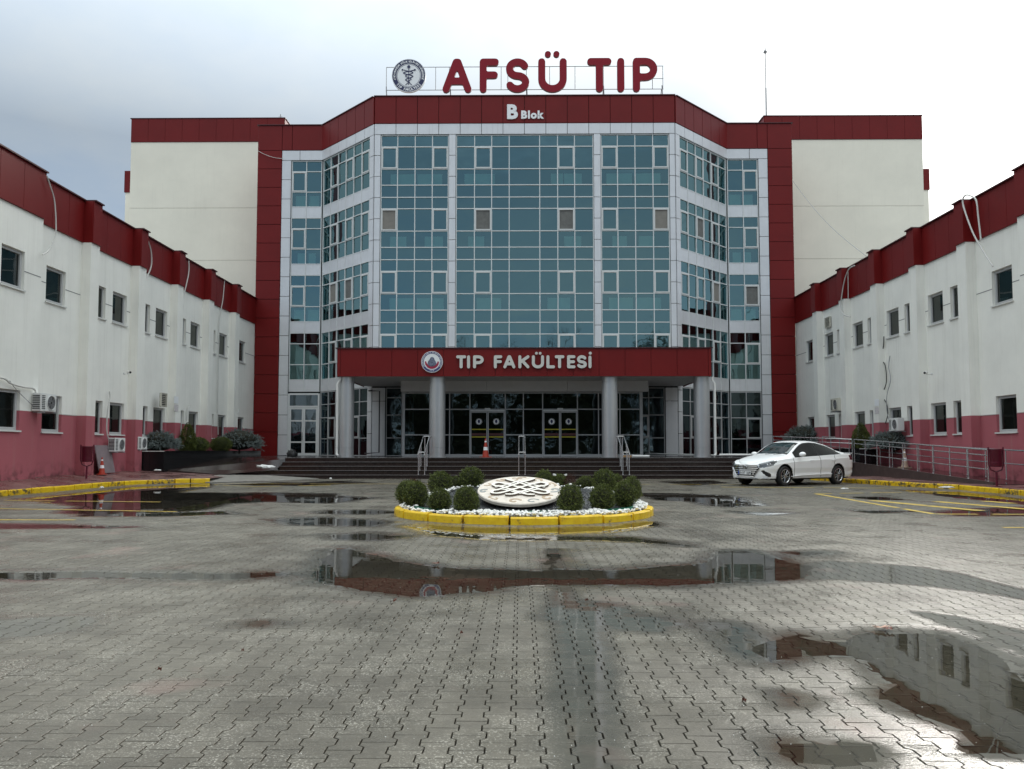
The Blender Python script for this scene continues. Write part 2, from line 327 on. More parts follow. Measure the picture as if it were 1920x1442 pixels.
# ------------------------------------------------------------------ object helpers
def new_obj(name, mesh, parent=None, kind=None):
    o = bpy.data.objects.new(name, mesh); COL.objects.link(o)
    if parent is not None: o.parent = parent
    if kind: o['kind'] = kind
    return o
def thing(name, label, cat, loc=(0, 0, 0), rz=0.0, group=None):
    o = bpy.data.objects.new(name, None); COL.objects.link(o); o.location = loc; o.rotation_euler = (0, 0, rz); o.empty_display_size = 0.2
    o['label'] = label; o['category'] = cat
    if group: o['group'] = group
    return o
def tag(o, label, cat, group=None):
    o['label'] = label; o['category'] = cat
    if group: o['group'] = group
    return o
def copy_tree(o, loc, rz=0.0, label=None, scale=None, parent=None):
    c = o.copy(); COL.objects.link(c)
    if parent is not None: c.parent = parent
    else:
        c.location = loc; c.rotation_euler = (0, 0, rz)
        if label: c['label'] = label
        if scale: c.scale = scale
    for ch in list(o.children): copy_tree(ch, None, parent=c)
    return c

class MB:
    """collects shapes into one mesh"""
    def __init__(s): s.v = []; s.f = []; s.m = []
    def add(s, vs, fs, mi=0):
        o = len(s.v); s.v += [tuple(v) for v in vs]; s.f += [tuple(i + o for i in f) for f in fs]; s.m += [mi] * len(fs); return s
    def box(s, c, d, rz=0.0, mi=0, M=None):
        hx, hy, hz = d[0] / 2, d[1] / 2, d[2] / 2; cz, sz = math.cos(rz), math.sin(rz); vs = []
        for z in (-hz, hz):
            for x, y in ((-hx, -hy), (hx, -hy), (hx, hy), (-hx, hy)):
                p = Vector((c[0] + x * cz - y * sz, c[1] + x * sz + y * cz, c[2] + z))
                vs.append(M @ p if M else p)
        return s.add(vs, [(0, 3, 2, 1), (4, 5, 6, 7), (0, 1, 5, 4), (1, 2, 6, 5), (2, 3, 7, 6), (3, 0, 4, 7)], mi)
    def tube(s, pts, r, seg=8, mi=0, caps=True):
        P = [Vector(p) for p in pts]; n = len(P); rs = r if isinstance(r, (list, tuple)) else [r] * n
        vs = []; fs = []; prev = None
        for i, p in enumerate(P):
            t = (P[min(i + 1, n - 1)] - P[max(i - 1, 0)]).normalized()
            if prev is None:
                a = Vector((0, 0, 1)) if abs(t.z) < 0.9 else Vector((1, 0, 0)); u = t.cross(a).normalized()
            else:
                u = (prev - t * prev.dot(t)).normalized()
            prev = u; w = t.cross(u)
            for k in range(seg):
                a = 2 * math.pi * k / seg; vs.append(p + (u * math.cos(a) + w * math.sin(a)) * rs[i])
        for i in range(n - 1):
            for k in range(seg):
                a = i * seg + k; b = i * seg + (k + 1) % seg; fs.append((a, b, b + seg, a + seg))
        if caps: fs.append(tuple(range(seg - 1, -1, -1))); fs.append(tuple((n - 1) * seg + k for k in range(seg)))
        return s.add(vs, fs, mi)
    def lathe(s, prof, c, seg=24, mi=0, axis='z', M=None):
        vs = []; fs = []; n = len(prof)
        for (r, h) in prof:
            for k in range(seg):
                a = 2 * math.pi * k / seg; x, y = r * math.cos(a), r * math.sin(a)
                p = {'z': (x, y, h), 'y': (x, h, y), 'x': (h, x, y)}[axis]
                p = Vector((p[0] + c[0], p[1] + c[1], p[2] + c[2])); vs.append(M @ p if M else p)
        for i in range(n - 1):
            for k in range(seg):
                a = i * seg + k; b = i * seg + (k + 1) % seg; fs.append((a, b, b + seg, a + seg) if axis != 'y' else (b, a, a + seg, b + seg))
        return s.add(vs, fs, mi)
    def build(s, name, mats, parent=None, kind=None, smooth=False, recalc=False):
        me = bpy.data.meshes.new(name); me.from_pydata(s.v, [], s.f)
        for m in (mats if isinstance(mats, (list, tuple)) else [mats]): me.materials.append(m)
        if any(s.m): me.polygons.foreach_set('material_index', s.m)
        if recalc:
            bm = bmesh.new(); bm.from_mesh(me); bmesh.ops.recalc_face_normals(bm, faces=bm.faces); bm.to_mesh(me); bm.free()
        if smooth: smooth_mesh(me, smooth)
        me.update(); return new_obj(name, me, parent, kind)
def smooth_mesh(me, ang=40):
    me.polygons.foreach_set('use_smooth', [True] * len(me.polygons))
    try: me.set_sharp_from_angle(angle=R(ang if ang is not True else 40))
    except Exception: pass

_bc = {}
def slab(name, m, parent, c, d, rz=0.0, bev=0.0):
    """one box object of size d centred at c (mesh data shared between equal sizes)"""
    key = (round(d[0], 3), round(d[1], 3), round(d[2], 3), m.name, bev)
    me = _bc.get(key)
    if me is None:
        b = MB().box((0, 0, 0), d); me = bpy.data.meshes.new(name); me.from_pydata(b.v, [], b.f); me.materials.append(m)
        if bev:
            bm = bmesh.new(); bm.from_mesh(me); bmesh.ops.bevel(bm, geom=bm.edges, offset=bev, segments=1, affect='EDGES'); bm.to_mesh(me); bm.free()
        me.update(); _bc[key] = me
    o = new_obj(name, me, parent); o.location = c; o.rotation_euler = (0, 0, rz); return o
_pc = {}
def pane(name, m, parent, c, w, h, rz, tilt=0.003):
    """glass pane facing local -Y"""
    key = (round(w, 3), round(h, 3), m.name); me = _pc.get(key)
    if me is None:
        me = bpy.data.meshes.new(name); t = 0.0
        me.from_pydata([(-w / 2, t, -h / 2), (w / 2, t, -h / 2), (w / 2, t, h / 2), (-w / 2, t, h / 2)], [], [(0, 1, 2, 3)]); me.materials.append(m); _pc[key] = me
    o = new_obj(name, me, parent); o.location = c; o.rotation_euler = (random.gauss(0, tilt), 0, rz + random.gauss(0, tilt)); return o

# smooth noise for numpy
_rng = np.random.RandomState(11); _tab = _rng.rand(256, 256)
def vnoise(x, y):
    xi = np.floor(x).astype(int); yi = np.floor(y).astype(int); fx = x - xi; fy = y - yi
    fx = fx * fx * (3 - 2 * fx); fy = fy * fy * (3 - 2 * fy)
    g = lambda a, b: _tab[a & 255, b & 255]
    return (g(xi, yi) * (1 - fx) + g(xi + 1, yi) * fx) * (1 - fy) + (g(xi, yi + 1) * (1 - fx) + g(xi + 1, yi + 1) * fx) * fy
def fbm(x, y, o=4):
    s = 0; a = 0.5; t = 0
    for i in range(o): s = s + a * vnoise(x * 2 ** i + 17.3 * i, y * 2 ** i + 5.1 * i); t += a; a *= 0.5
    return s / t

# ================================================================== THE COURTYARD
XC = 0.24
RB = (0.07, 15.0, 2.42)     # flower bed circle
gm = MB().add([(-400, -300, -0.07), (400, -300, -0.07), (400, 500, -0.07), (-400, 500, -0.07)], [(0, 1, 2, 3)])
ground = gm.build('ground', FARG, kind='structure')

PUD = [
 [(588,1070),(600,1058),(620,1032),(655,1027),(690,1038),(720,1043),(745,1053),(800,1061),(860,1066),(930,1067),(1000,1069),(1024,1068),(1026,1040),(1046,1040),(1050,1068),(1160,1070),(1250,1062),(1310,1057),(1340,1041),(1345,1034),(1400,1033),(1430,1040),(1480,1055),(1520,1062),(1500,1086),(1470,1088),(1400,1092),(1340,1096),(1260,1098),(1160,1097),(1060,1099),(1000,1098),(960,1101),(930,1110),(870,1112),(800,1119),(770,1118),(700,1108),(650,1102),(610,1097),(582,1092)],
 [(1500,1062),(1560,1055),(1640,1060),(1720,1065),(1800,1080),(1920,1110),(1980,1130),(1920,1124),(1840,1110),(1750,1098),(1650,1092),(1560,1085),(1500,1087)],
 [(40,936),(150,925),(250,914),(400,906),(380,916),(330,924),(500,924),(620,926),(635,931),(560,938),(430,945),(380,957),(280,962),(200,966),(120,962),(150,950),(110,945)],
 [(150,968),(170,960),(270,963),(420,958),(440,964),(330,968)],
 [(-60,982),(100,984),(200,987),(255,988),(190,990),(60,991),(-60,992)],
 [(-60,1074),(60,1074),(160,1071),(300,1074),(420,1076),(520,1073),(540,1078),(440,1086),(300,1086),(150,1083),(60,1088),(-60,1080)],
 [(432,1170),(470,1166),(512,1167),(518,1172),(480,1177),(445,1176)],
 [(510,975),(600,970),(690,975),(730,980),(700,987),(560,985)],
 [(540,935),(640,930),(700,934),(620,944),(520,942)],
 [(620,957),(700,957),(750,961),(690,965),(600,963)],
 [(620,1003),(700,1000),(760,1006),(690,1014),(630,1012)],
 [(1208,925),(1260,925),(1370,930),(1410,940),(1428,948),(1370,951),(1330,948),(1290,940),(1240,938)],
 [(1375,959),(1440,962),(1485,962),(1430,966)],
 [(1595,932),(1650,932),(1700,938),(1640,937)],
 [(1590,957),(1650,958),(1710,959),(1640,962)],
 [(1755,960),(1830,954),(1960,950),(1960,968),(1800,967)],
 [(1690,919),(1800,923),(1960,942),(1960,950),(1830,936)],
 [(1026,1030),(1046,1030),(1050,1068),(1068,1100),(1078,1128),(1140,1132),(1180,1150),(1120,1160),(1150,1442),(1190,1600),(1020,1600),(1068,1442),(1066,1250),(1052,1165),(1015,1160),(1030,1135),(1040,1100),(1026,1068)],
 [(1150,1165),(1230,1160),(1265,1172),(1240,1186),(1170,1182)],
 [(1300,1166),(1380,1172),(1440,1206),(1420,1236),(1370,1214),(1330,1190)],
 [(1400,1215),(1440,1206),(1500,1190),(1520,1203),(1560,1202),(1590,1206),(1610,1190),(1640,1186),(1760,1188),(1800,1200),(1850,1215),(1900,1243),(1960,1290),(2100,1400),(2100,1500),(1960,1425),(1900,1412),(1850,1402),(1815,1378),(1790,1362),(1740,1345),(1690,1325),(1655,1308),(1645,1303),(1675,1290),(1655,1278),(1640,1262),(1620,1236),(1580,1229),(1530,1229),(1500,1233),(1440,1238)],
 [(1800,1410),(1845,1385),(1880,1398),(1905,1412)],
 [(1462,1394),(1480,1390),(1590,1397),(1640,1405),(1615,1428),(1560,1430),(1500,1428),(1465,1418)],
 [(1450,1303),(1490,1303),(1510,1313),(1500,1325),(1470,1322)],
 [(1720,1150),(1800,1160),(1960,1200),(1960,1240),(1860,1190),(1780,1172)],
 [(-60,1172),(60,1162),(150,1160),(172,1170),(120,1185),(60,1192),(-60,1200)],
 [(760,986),(880,1004),(950,1003),(1060,1006),(1180,1008),(1250,1016),(1300,1025),(1220,1018),(1120,1013),(1000,1013),(900,1011),(820,1004)],
 [(800,984),(900,990),(1000,991),(1150,988),(1215,979),(1225,985),(1150,996),(1050,1001),(900,999),(815,993)],
 [(1475,1036),(1540,1035),(1560,1037),(1510,1042)],
 [(300,889+12),(420,903),(560,905),(640,902),(700,906),(560,911),(430,909)],
 [(1240,903),(1330,901),(1360,906),(1290,910)],
]
PW = [np.array([at_z(x, y) for x, y in poly]) for poly in PUD]
def puddle_sd(P, polys):
    best = np.full(len(P), 1e9)
    for poly in polys:
        a = poly; b = np.roll(poly, -1, 0); dmin = np.full(len(P), 1e9); ins = np.zeros(len(P), bool)
        for (x1, y1), (x2, y2) in zip(a, b):
            ex, ey = x2 - x1, y2 - y1; L = ex * ex + ey * ey + 1e-12
            t = np.clip(((P[:, 0] - x1) * ex + (P[:, 1] - y1) * ey) / L, 0, 1)
            dmin = np.minimum(dmin, np.hypot(P[:, 0] - x1 - t * ex, P[:, 1] - y1 - t * ey))
            c = ((y1 > P[:, 1]) != (y2 > P[:, 1])) & (P[:, 0] < ex * (P[:, 1] - y1) / (ey if abs(ey) > 1e-12 else 1e-12) + x1); ins ^= c
        best = np.minimum(best, np.where(ins, -dmin, dmin))
    return best
FILM = {1, 6, 17, 18, 19, 23, 24, 25}          # thin film only: damp, mirror-like stones that still stand clear of the water
GC = 0.06; GX0, GY0 = -13.6, 1.0; GNX, GNY = 455, 560
def _fields():
    gx = GX0 + np.arange(GNX) * GC; gy = GY0 + np.arange(GNY) * GC; X, Y = np.meshgrid(gx, gy); P = np.stack([X.ravel(), Y.ravel()], 1)
    wob = (fbm(P[:, 0] * 2.3 + 3, P[:, 1] * 2.3, 3) - 0.5) * 0.22; full = np.full(len(P), 9.0); film = np.full(len(P), 9.0)
    for i, poly in enumerate(PW):
        lo = poly.min(0) - 0.7; hi = poly.max(0) + 0.7; m = (P[:, 0] > lo[0]) & (P[:, 0] < hi[0]) & (P[:, 1] > lo[1]) & (P[:, 1] < hi[1])
        if not m.any(): continue
        sd = puddle_sd(P[m], [poly]) + wob[m] * 0.5
        t = film if i in FILM else full; t[m] = np.minimum(t[m], sd)
    return full.reshape(GNY, GNX), film.reshape(GNY, GNX)
def _bil(G, x, y):
    fx = np.clip((x - GX0) / GC, 0, GNX - 1.001); fy = np.clip((y - GY0) / GC, 0, GNY - 1.001); i = fx.astype(int); j = fy.astype(int); a = fx - i; b = fy - j
    return (G[j, i] * (1 - a) + G[j, i + 1] * a) * (1 - b) + (G[j + 1, i] * (1 - a) + G[j + 1, i + 1] * a) * b
def wetness(x, y):
    s = _bil(SDF, x, y); f = _bil(SDW, x, y); n = fbm(x * 3.1, y * 3.1, 3)
    w = np.maximum(np.clip(1 - np.maximum(s, 0) / 0.34, 0, 1) ** 1.2, np.clip(1 - np.maximum(f, 0) / 0.16, 0, 1))
    return np.clip(w + (n - 0.5) * 0.5 * w * (1 - w) * 4 * 0.5, 0, 1)
def height(P):
    """paving level above the water level"""
    x, y = P[:, 0], P[:, 1]; sd = _bil(SDF, x, y); far = np.clip((y - 8) / 14, 0, 1)
    h = np.where(sd < 0, sd * (0.05 - 0.03 * far), sd * 0.018)
    h = np.clip(h, -0.006, 0.0055) + (fbm(x * 1.7, y * 1.7, 3) - 0.5) * (0.0034 + 0.003 * far) + (fbm(x * 0.35 + 9, y * 0.35, 3) - 0.5) * (0.002 + 0.011 * far) + (fbm(x * 0.9 + 4, y * 0.9 + 7, 3) - 0.5) * 0.006 * far
    return h + 0.0006, wetness(x, y)
SDF, SDW = _fields()
PP, PL, GAP = 0.122, 0.170, 0.0045
A_ = 0.0115
def paver_outline(g, k=0.0):
    wd, nr, L, t = PP / 2 + A_ - g * 0.80 - k, PP / 2 - A_ - g * 0.80 - k, PL / 2 - g * 0.5 - k, 0.014
    q = PL / 4
    return [(-wd, -L), (wd, -L), (wd, -q - t * 0.6), (nr, -q + t * 0.6), (nr, q - t * 0.6), (wd, q + t * 0.6), (wd, L), (-wd, L), (-wd, q + t * 0.6), (-nr, q - t * 0.6), (-nr, -q + t * 0.6), (-wd, -q - t * 0.6)]
TOP = np.array(paver_outline(GAP, 0.0012)); LOW = np.array(paver_outline(GAP))
def build_paving():
    ix = np.arange(-112, 112); iy = np.arange(4, 210)
    IX, IY = np.meshgrid(ix, iy); cx = 0.03 + IX.ravel() * PP; cy = 0.4 + IY.ravel() * PL + (IX.ravel() % 2) * PL / 2
    cx = cx.astype(float); bad = np.hypot(cx - RB[0], cy - RB[1]) < RB[2] - 0.06
    # kerbs bound the paving
    bad |= (cx < left_kerb_x(cy) + 0.02) | (cx > right_kerb_x(cy) - 0.02) | (cy > 34.6)
    cx, cy = cx[~bad], cy[~bad]; P = np.stack([cx, cy], 1)
    h, w = height(P); N = len(cx)
    h = h + np.random.randn(N) * 0.0003
    tx = np.random.randn(N) * 0.0013; ty = np.random.randn(N) * 0.0013; tint = np.random.rand(N); odd = np.random.rand(N) < 0.04; tint[odd] -= 0.5
    rot = np.random.randn(N) * 0.006
    e = 0.05; tx = tx + (height(P + [e, 0])[0] - height(P - [e, 0])[0]) / (2 * e); ty = ty + (height(P + [0, e])[0] - height(P - [0, e])[0]) / (2 * e)
    WV = wetness(cx[:, None] + TOP[None, :, 0], cy[:, None] + TOP[None, :, 1])
    depth_px = F_PX / cy; vis = (np.abs((cx) / cy) < 0.66) & (cy > 2.95)
    order = np.argsort(np.where(vis, cy, 1e9)); single = set(order[:300].tolist())
    par = bpy.data.objects.new('courtyard_paving', None); COL.objects.link(par); par['kind'] = 'structure'
    def geo(i):
        c, s = math.cos(rot[i]), math.sin(rot[i]); out = []
        for prof, dz in ((TOP, 0.0), (LOW, -0.0014)):
            for x, y in prof: out.append((x * c - y * s, x * s + y * c, x * tx[i] + y * ty[i] + dz))
        return out
    skirt = [tuple(range(12))] + [(k + 12, (k + 1) % 12 + 12, (k + 1) % 12, k) for k in range(12)]
    def attrs(me, t, ww):
        a = me.attributes.new('tint', 'FLOAT', 'POINT'); a.data.foreach_set('value', t); a = me.attributes.new('wet', 'FLOAT', 'POINT'); a.data.foreach_set('value', ww)
    deep = [tuple(range(12))] + [(k + 12, (k + 1) % 12 + 12, (k + 1) % 12, k) for k in range(12)] + [(k + 24, (k + 1) % 12 + 24, (k + 1) % 12 + 12, k + 12) for k in range(12)]
    for i in single:
        me = bpy.data.meshes.new('paver'); v = geo(i); v = v + [(a, b, c - 0.03) for a, b, c in v[12:]]
        me.from_pydata(v, [], deep); me.materials.append(PAVER); attrs(me, [float(tint[i])] * 36, np.tile(WV[i], 3).astype(np.float32))
        o = new_obj('paver', me, par); o.location = (cx[i], cy[i], h[i])
    rest = np.array([i for i in range(N) if i not in single])
    V = []; LI = []; LS = []; T = []; W = []; off = 0; lo = 0
    near = rest[cy[rest] < 19]; fr = rest[cy[rest] >= 19]
    cr, sr = np.cos(rot), np.sin(rot)
    def verts(idx, prof, dz):
        x = prof[None, :, 0] * cr[idx, None] - prof[None, :, 1] * sr[idx, None]; y = prof[None, :, 0] * sr[idx, None] + prof[None, :, 1] * cr[idx, None]
        z = h[idx, None] + prof[None, :, 0] * tx[idx, None] + prof[None, :, 1] * ty[idx, None] + dz
        return np.stack([x + cx[idx, None], y + cy[idx, None], z], 2)
    vn = np.concatenate([verts(near, TOP, 0.0), verts(near, LOW, -0.0014), verts(near, LOW, -0.02)], 1)      # (n,36,3)
    nn = len(near); base = (np.arange(nn) * 36)[:, None]
    tops = base + np.arange(12)[None]; k = np.arange(12); k1 = (k + 1) % 12
    q1 = np.stack([k + 12, k1 + 12, k1, k], 1).reshape(-1); q2 = np.stack([k + 24, k1 + 24, k1 + 12, k + 12], 1).reshape(-1)
    quads = base + np.concatenate([q1, q2])[None]
    vf = verts(fr, TOP, 0.0); nf = len(fr); basef = nn * 36 + (np.arange(nf) * 12)[:, None]; topf = basef + np.arange(12)[None]
    co = np.concatenate([vn.reshape(-1, 3), vf.reshape(-1, 3)]); loops = np.concatenate([tops.ravel(), quads.ravel(), topf.ravel()]).astype(np.int32)
    sizes = np.concatenate([np.full(nn, 12), np.full(nn * 24, 4), np.full(nf, 12)]).astype(np.int32); starts = np.concatenate([[0], np.cumsum(sizes)[:-1]]).astype(np.int32)
    me = bpy.data.meshes.new('paver'); me.vertices.add(len(co)); me.vertices.foreach_set('co', co.ravel().astype(np.float32))
    me.loops.add(len(loops)); me.loops.foreach_set('vertex_index', loops); me.polygons.add(len(sizes)); me.polygons.foreach_set('loop_start', starts)
    me.polygons.foreach_set('use_smooth', np.zeros(len(sizes), bool)); me.update(calc_edges=True); me.materials.append(PAVER)
    attrs(me, np.concatenate([np.repeat(tint[near], 36), np.repeat(tint[fr], 12)]).astype(np.float32), np.concatenate([np.tile(WV[near], (1, 3)).ravel(), WV[fr].ravel()]).astype(np.float32))
    o = new_obj('paver', me, par, 'stuff')
    # sand and mortar bed under the stones
    gx = np.arange(-13.6, 13.7, 0.4); gy = np.arange(0.4, 35.1, 0.4); GX, GY = np.meshgrid(gx, gy)
    bed = MB().add([(-14, 0.3, -0.013), (14, 0.3, -0.013), (14, 35, -0.013), (-14, 35, -0.013)], [(0, 1, 2, 3)])
    bed.build('sand_bed', mat('joint sand', (0.040, 0.036, 0.030), 0.4, noise=0.3, nscale=20), par)
def left_kerb_x(y):
    return np.interp(y, [0, 26.3, 27.0, 27.8, 28.4, 28.9, 29.1, 60], [-13.25, -13.25, -13.1, -12.6, -12.0, -11.3, -11.2, -11.2])
def right_kerb_x(y):
    return np.interp(y, [0, 23.9, 24.6, 25.5, 27.2, 28.6, 60], [13.1, 13.05, 12.85, 12.5, 12.15, 11.8, 11.7])
build_paving()

def build_water():
    c = 0.06; gx = np.arange(-13.2, 13.1, c); gy = np.arange(1.5, 34.5, c); GX, GY = np.meshgrid(gx, gy)
    P = np.stack([GX.ravel() + c / 2, GY.ravel() + c / 2], 1); h, w = height(P)
    ok = (h < 0.0012) & (np.hypot(P[:, 0] - RB[0], P[:, 1] - RB[1]) > RB[2] - 0.05) & (P[:, 0] > left_kerb_x(P[:, 1])) & (P[:, 0] < right_kerb_x(P[:, 1]))
    grid = ok.reshape(GX.shape); g2 = grid.copy()
    g2[1:] |= grid[:-1]; g2[:-1] |= grid[1:]; g2[:, 1:] |= grid[:, :-1]; g2[:, :-1] |= grid[:, 1:]
    vid = {}; V = []; Fc = []
    for j, i in zip(*np.nonzero(g2)):
        q = []
        for a, b in ((i, j), (i + 1, j), (i + 1, j + 1), (i, j + 1)):
            if (a, b) not in vid: vid[(a, b)] = len(V); V.append((gx[0] + a * c, gy[0] + b * c, 0.0))
            q.append(vid[(a, b)])
        Fc.append(q)
    me = bpy.data.meshes.new('water'); me.from_pydata(V, [], Fc); me.materials.append(WATER)
    o = new_obj('water', me, kind='structure')
build_water()

# painted lines: thin paint film a few mm above the stones
def strip(name, pts, w, m=YLINE, z=0.0095):
    b = MB(); P = [Vector((x, y, 0)) for x, y in pts]
    for a, c in zip(P[:-1], P[1:]):
        t = (c - a); L = t.length; t.normalize(); nrm = Vector((-t.y, t.x, 0)) * w / 2; k = max(1, int(L / 0.25))
        for i in range(k):
            if random.random() < 0.09: continue
            p, q = a + t * (L * i / k), a + t * (L * (i + 1) / k); j = 0.006
            vs = [p - nrm, q - nrm, q + nrm, p + nrm]; b.add([(v.x + random.uniform(-j, j), v.y + random.uniform(-j, j), z) for v in vs], [(0, 1, 2, 3)] if nrm.dot(Vector((-t.y, t.x, 0))) > 0 else [(3, 2, 1, 0)])
    return b.build(name, m, kind='structure')
hz = [at_z(1530, 926.5), at_z(1752, 964.7), at_z(2000, 966), at_z(2000, 930), (at_z(1600, 921))]
strip('painted_line', [hz[0], hz[1]], 0.13); strip('painted_line', [hz[1], (12.9, hz[1][1] - 0.12)], 0.12)
strip('painted_line', [hz[0], at_z(1840, 921)], 0.12)
for k in range(5):
    x0 = 8.25 + k * 1.25; strip('painted_line', [(x0, 18.7 - 0.1 * k), (x0 + 0.75, 15.6)], 0.26)
strip('painted_line', [(-13.0, 13.4), (-7.55, 13.4)], 0.10); strip('painted_line', [(-13.0, 16.4), (-6.6, 15.2)], 0.09); strip('painted_line', [(-12.9, 18.6), (-8.2, 18.0)], 0.09)
strip('painted_line', [at_z(480, 913), at_z(620, 910)], 0.14); strip('painted_line', [at_z(300, 905), at_z(480, 913)], 0.08)
strip('painted_line', [(6.4, 25.3), (11.8, 24.6)], 0.13); strip('painted_line', [(7.4, 12.25), (9.4, 12.2)], 0.10); strip('painted_line', [(-10.6, 27.6), (9.0, 27.2)], 0.08)

# ------------------------------------------------------------------ kerbs
def kerb(name, label, pts, zt, w, seglen, m_list, inner_side, jit=0.004):
    root = thing(name, label, 'kerb', (pts[0][0], pts[0][1], 0)); org = Vector((pts[0][0], pts[0][1], 0))
    P = [Vector((x, y, 0)) for x, y in pts]; cum = [0]
    for a, b in zip(P[:-1], P[1:]): cum.append(cum[-1] + (b - a).length)
    def at(s):
        s = min(max(s, 0), cum[-1])
        for i in range(len(P) - 1):
            if s <= cum[i + 1] + 1e-9: return P[i].lerp(P[i + 1], (s - cum[i]) / max(cum[i + 1] - cum[i], 1e-9))
        return P[-1]
    s = 0.0
    while s < cum[-1] - 0.05:
        L = seglen * random.choice((1, 1, 1, 0.92, 1.05, 0.55)); e = min(s + L, cum[-1]); n = 5; vs = []; g = 0.021
        a0, a1 = s + g, e - g; dz = random.uniform(-jit, jit) * 2; off = random.uniform(-jit, jit)
        for i in range(n + 1):
            q = a0 + (a1 - a0) * i / n; p = at(q); t = (at(q + 0.02) - at(q - 0.02)).normalized(); nr = Vector((-t.y, t.x, 0)) * inner_side
            rg = lambda: random.uniform(-0.002, 0.002)
            prof = [(0.0, -0.05), (0.0, zt - 0.022), (0.016, zt), (w - 0.012, zt), (w, zt - 0.012), (w, -0.05)]
            for o_, z_ in prof:
                v = p + nr * (o_ + off + rg()) - org; vs.append((v.x, v.y, z_ + (dz + rg() if z_ > 0 else 0)))
        k = 6; fs = []
        for i in range(n):
            for j in range(k - 1): fs.append((i * k + j, (i + 1) * k + j, (i + 1) * k + j + 1, i * k + j + 1))
        fs.append(tuple(range(k - 1, -1, -1))); fs.append(tuple(n * k + j for j in range(k)))
        MB().add(vs, fs).build('kerbstone', random.choice(m_list), root, recalc=True)
        s = e
    return root
kl = [(-13.25, 15.5), (-13.25, 26.3), (-13.1, 27.0), (-12.6, 27.8), (-12.0, 28.35), (-11.3, 28.8)]
kerb('kerb', 'yellow painted kerb along the left pavement', kl, 0.15, 0.12, 0.98, [YEL, YEL, YELW], 1)
krr = [(13.1, 15.5), (13.05, 23.9), (12.85, 24.6), (12.5, 25.5), (12.15, 27.2), (11.8, 28.6), (11.5, 31.5)]
kerb('kerb', 'worn yellow kerb along the right pavement behind the car', krr, 0.15, 0.12, 0.98, [YELW, YEL, YELW], -1)
circ = [(RB[0] + RB[2] * math.cos(a), RB[1] + RB[2] * math.sin(a)) for a in np.linspace(-math.pi / 2 - 0.1, 1.5 * math.pi - 0.1, 97)]
kerb('kerb', 'yellow ring kerb around the round flower bed', circ, 0.135, 0.13, 0.80, [YEL], 1, 0.006)

# ------------------------------------------------------------------ pavements, ramps, steps
def sheet(name, quads, m, parent=None, kind='structure'):
    b = MB()
    for q in quads: b.add(q, [tuple(range(len(q)))])
    return b.build(name, m, parent, kind, recalc=False)
ly = [12, 26.3, 27.0, 27.8, 28.35, 28.8]; lx = [-13.37, -13.37, -13.22, -12.72, -12.1, -11.35]
q = [[(lx[i], ly[i], 0.145), (lx[i + 1], ly[i + 1], 0.145), (-15.2, ly[i + 1], 0.38), (-15.2, ly[i], 0.30 if i == 0 else 0.38)] for i in range(5)]
q.append([(-11.35, 28.8, 0.145), (-11.35, 31.5, 0.15), (-15.2, 31.5, 0.42), (-15.2, 28.8, 0.38)])
q = [[p for p in reversed(r)] for r in q][:]
sheet('pavement', [list(reversed(r)) for r in q], SIDEW)
ry_ = [12, 23.9, 24.6, 25.5, 27.2, 28.6, 31.5]; rx_ = [13.2, 13.17, 12.97, 12.62, 12.27, 11.92, 11.62]
q = [[(rx_[i], ry_[i], 0.145), (15.7, ry_[i], 0.30 if ry_[i] < 23 else 0.16), (15.7, ry_[i + 1], 0.30 if ry_[i + 1] < 23 else 0.16), (rx_[i + 1], ry_[i + 1], 0.145)] for i in range(6)]
sheet('pavement', q, SIDEW)
ap = MB(); pts = [(-11.4, 28.6, 0.02), (-8.9, 30.6, 0.015), (-8.2, 32.2, 0.03), (-10.4, 32.25, 0.16), (-11.9, 31.6, 0.2), (-12.2, 30.2, 0.19)]
ap.add(pts + [(x, y, -0.05) for x, y, z in pts], [(0, 1, 2, 3, 4, 5)] + [(i, i + 6, (i + 1) % 6 + 6, (i + 1) % 6) for i in range(6)])
ap.build('concrete_apron', CONC, kind='structure', recalc=True)

stair = thing('entrance_steps', 'wide brown granite steps up to the entrance landing', 'steps', (0, 32.3, 0))
NR = 5; RISE = 0.1712; Y0 = 32.3; TR = 0.4
for i in range(NR):
    x0, x1 = (-10.9 - 0.9, 11.9) if i < 2 else (-10.1, 11.9)
    y = Y0 + i * TR; z = RISE * (i + 1); xs = [x0]
    while xs[-1] < x1: xs.append(min(x1, xs[-1] + random.choice((1.1, 1.25, 1.4, 0.95))))
    for a, b in zip(xs[:-1], xs[1:]):
        if b - a < 0.05: continue
        slab('tread', GRANBR, stair, ((a + b) / 2, y - 32.3 + TR / 2 + 0.05 - 0.02, z - 0.02), (b - a - 0.006, TR + 0.10, 0.04), bev=0.006)
        slab('riser', GRANBR, stair, ((a + b) / 2, y - 32.3 + 0.02, z - RISE / 2 - 0.022), (b - a - 0.004, 0.03, RISE - 0.046))
    slab('step_edge_strip', NOSE, stair, ((x0 + x1) / 2, y - 32.3 - 0.0235, z - 0.012), (x1 - x0 - 0.02, 0.004, 0.012))
PZ = NR * RISE
b = MB(); b.box((0.9, 7.2, PZ / 2 - 0.03), (22.0 - 0.02, 10.4, PZ - 0.05)); b.build('landing_core', GRANBR, stair)
LANDT = tilemat('landing tiles', (0.045, 0.04, 0.04), (0.06, 0.05, 0.05), (0.015, 0.015, 0.015), 0.9, 0.6, 0.25)
o = sheet('landing', [[(-10.1, 34.28, PZ - 0.003), (11.9, 34.28, PZ - 0.003), (11.9, 37.3, PZ - 0.003), (15.3, 37.3, PZ - 0.003), (15.3, 44.6, PZ - 0.003), (-13.85, 44.6, PZ - 0.003), (-13.85, 37.6, PZ - 0.003), (-10.1, 37.6, PZ - 0.003)]], LANDT)
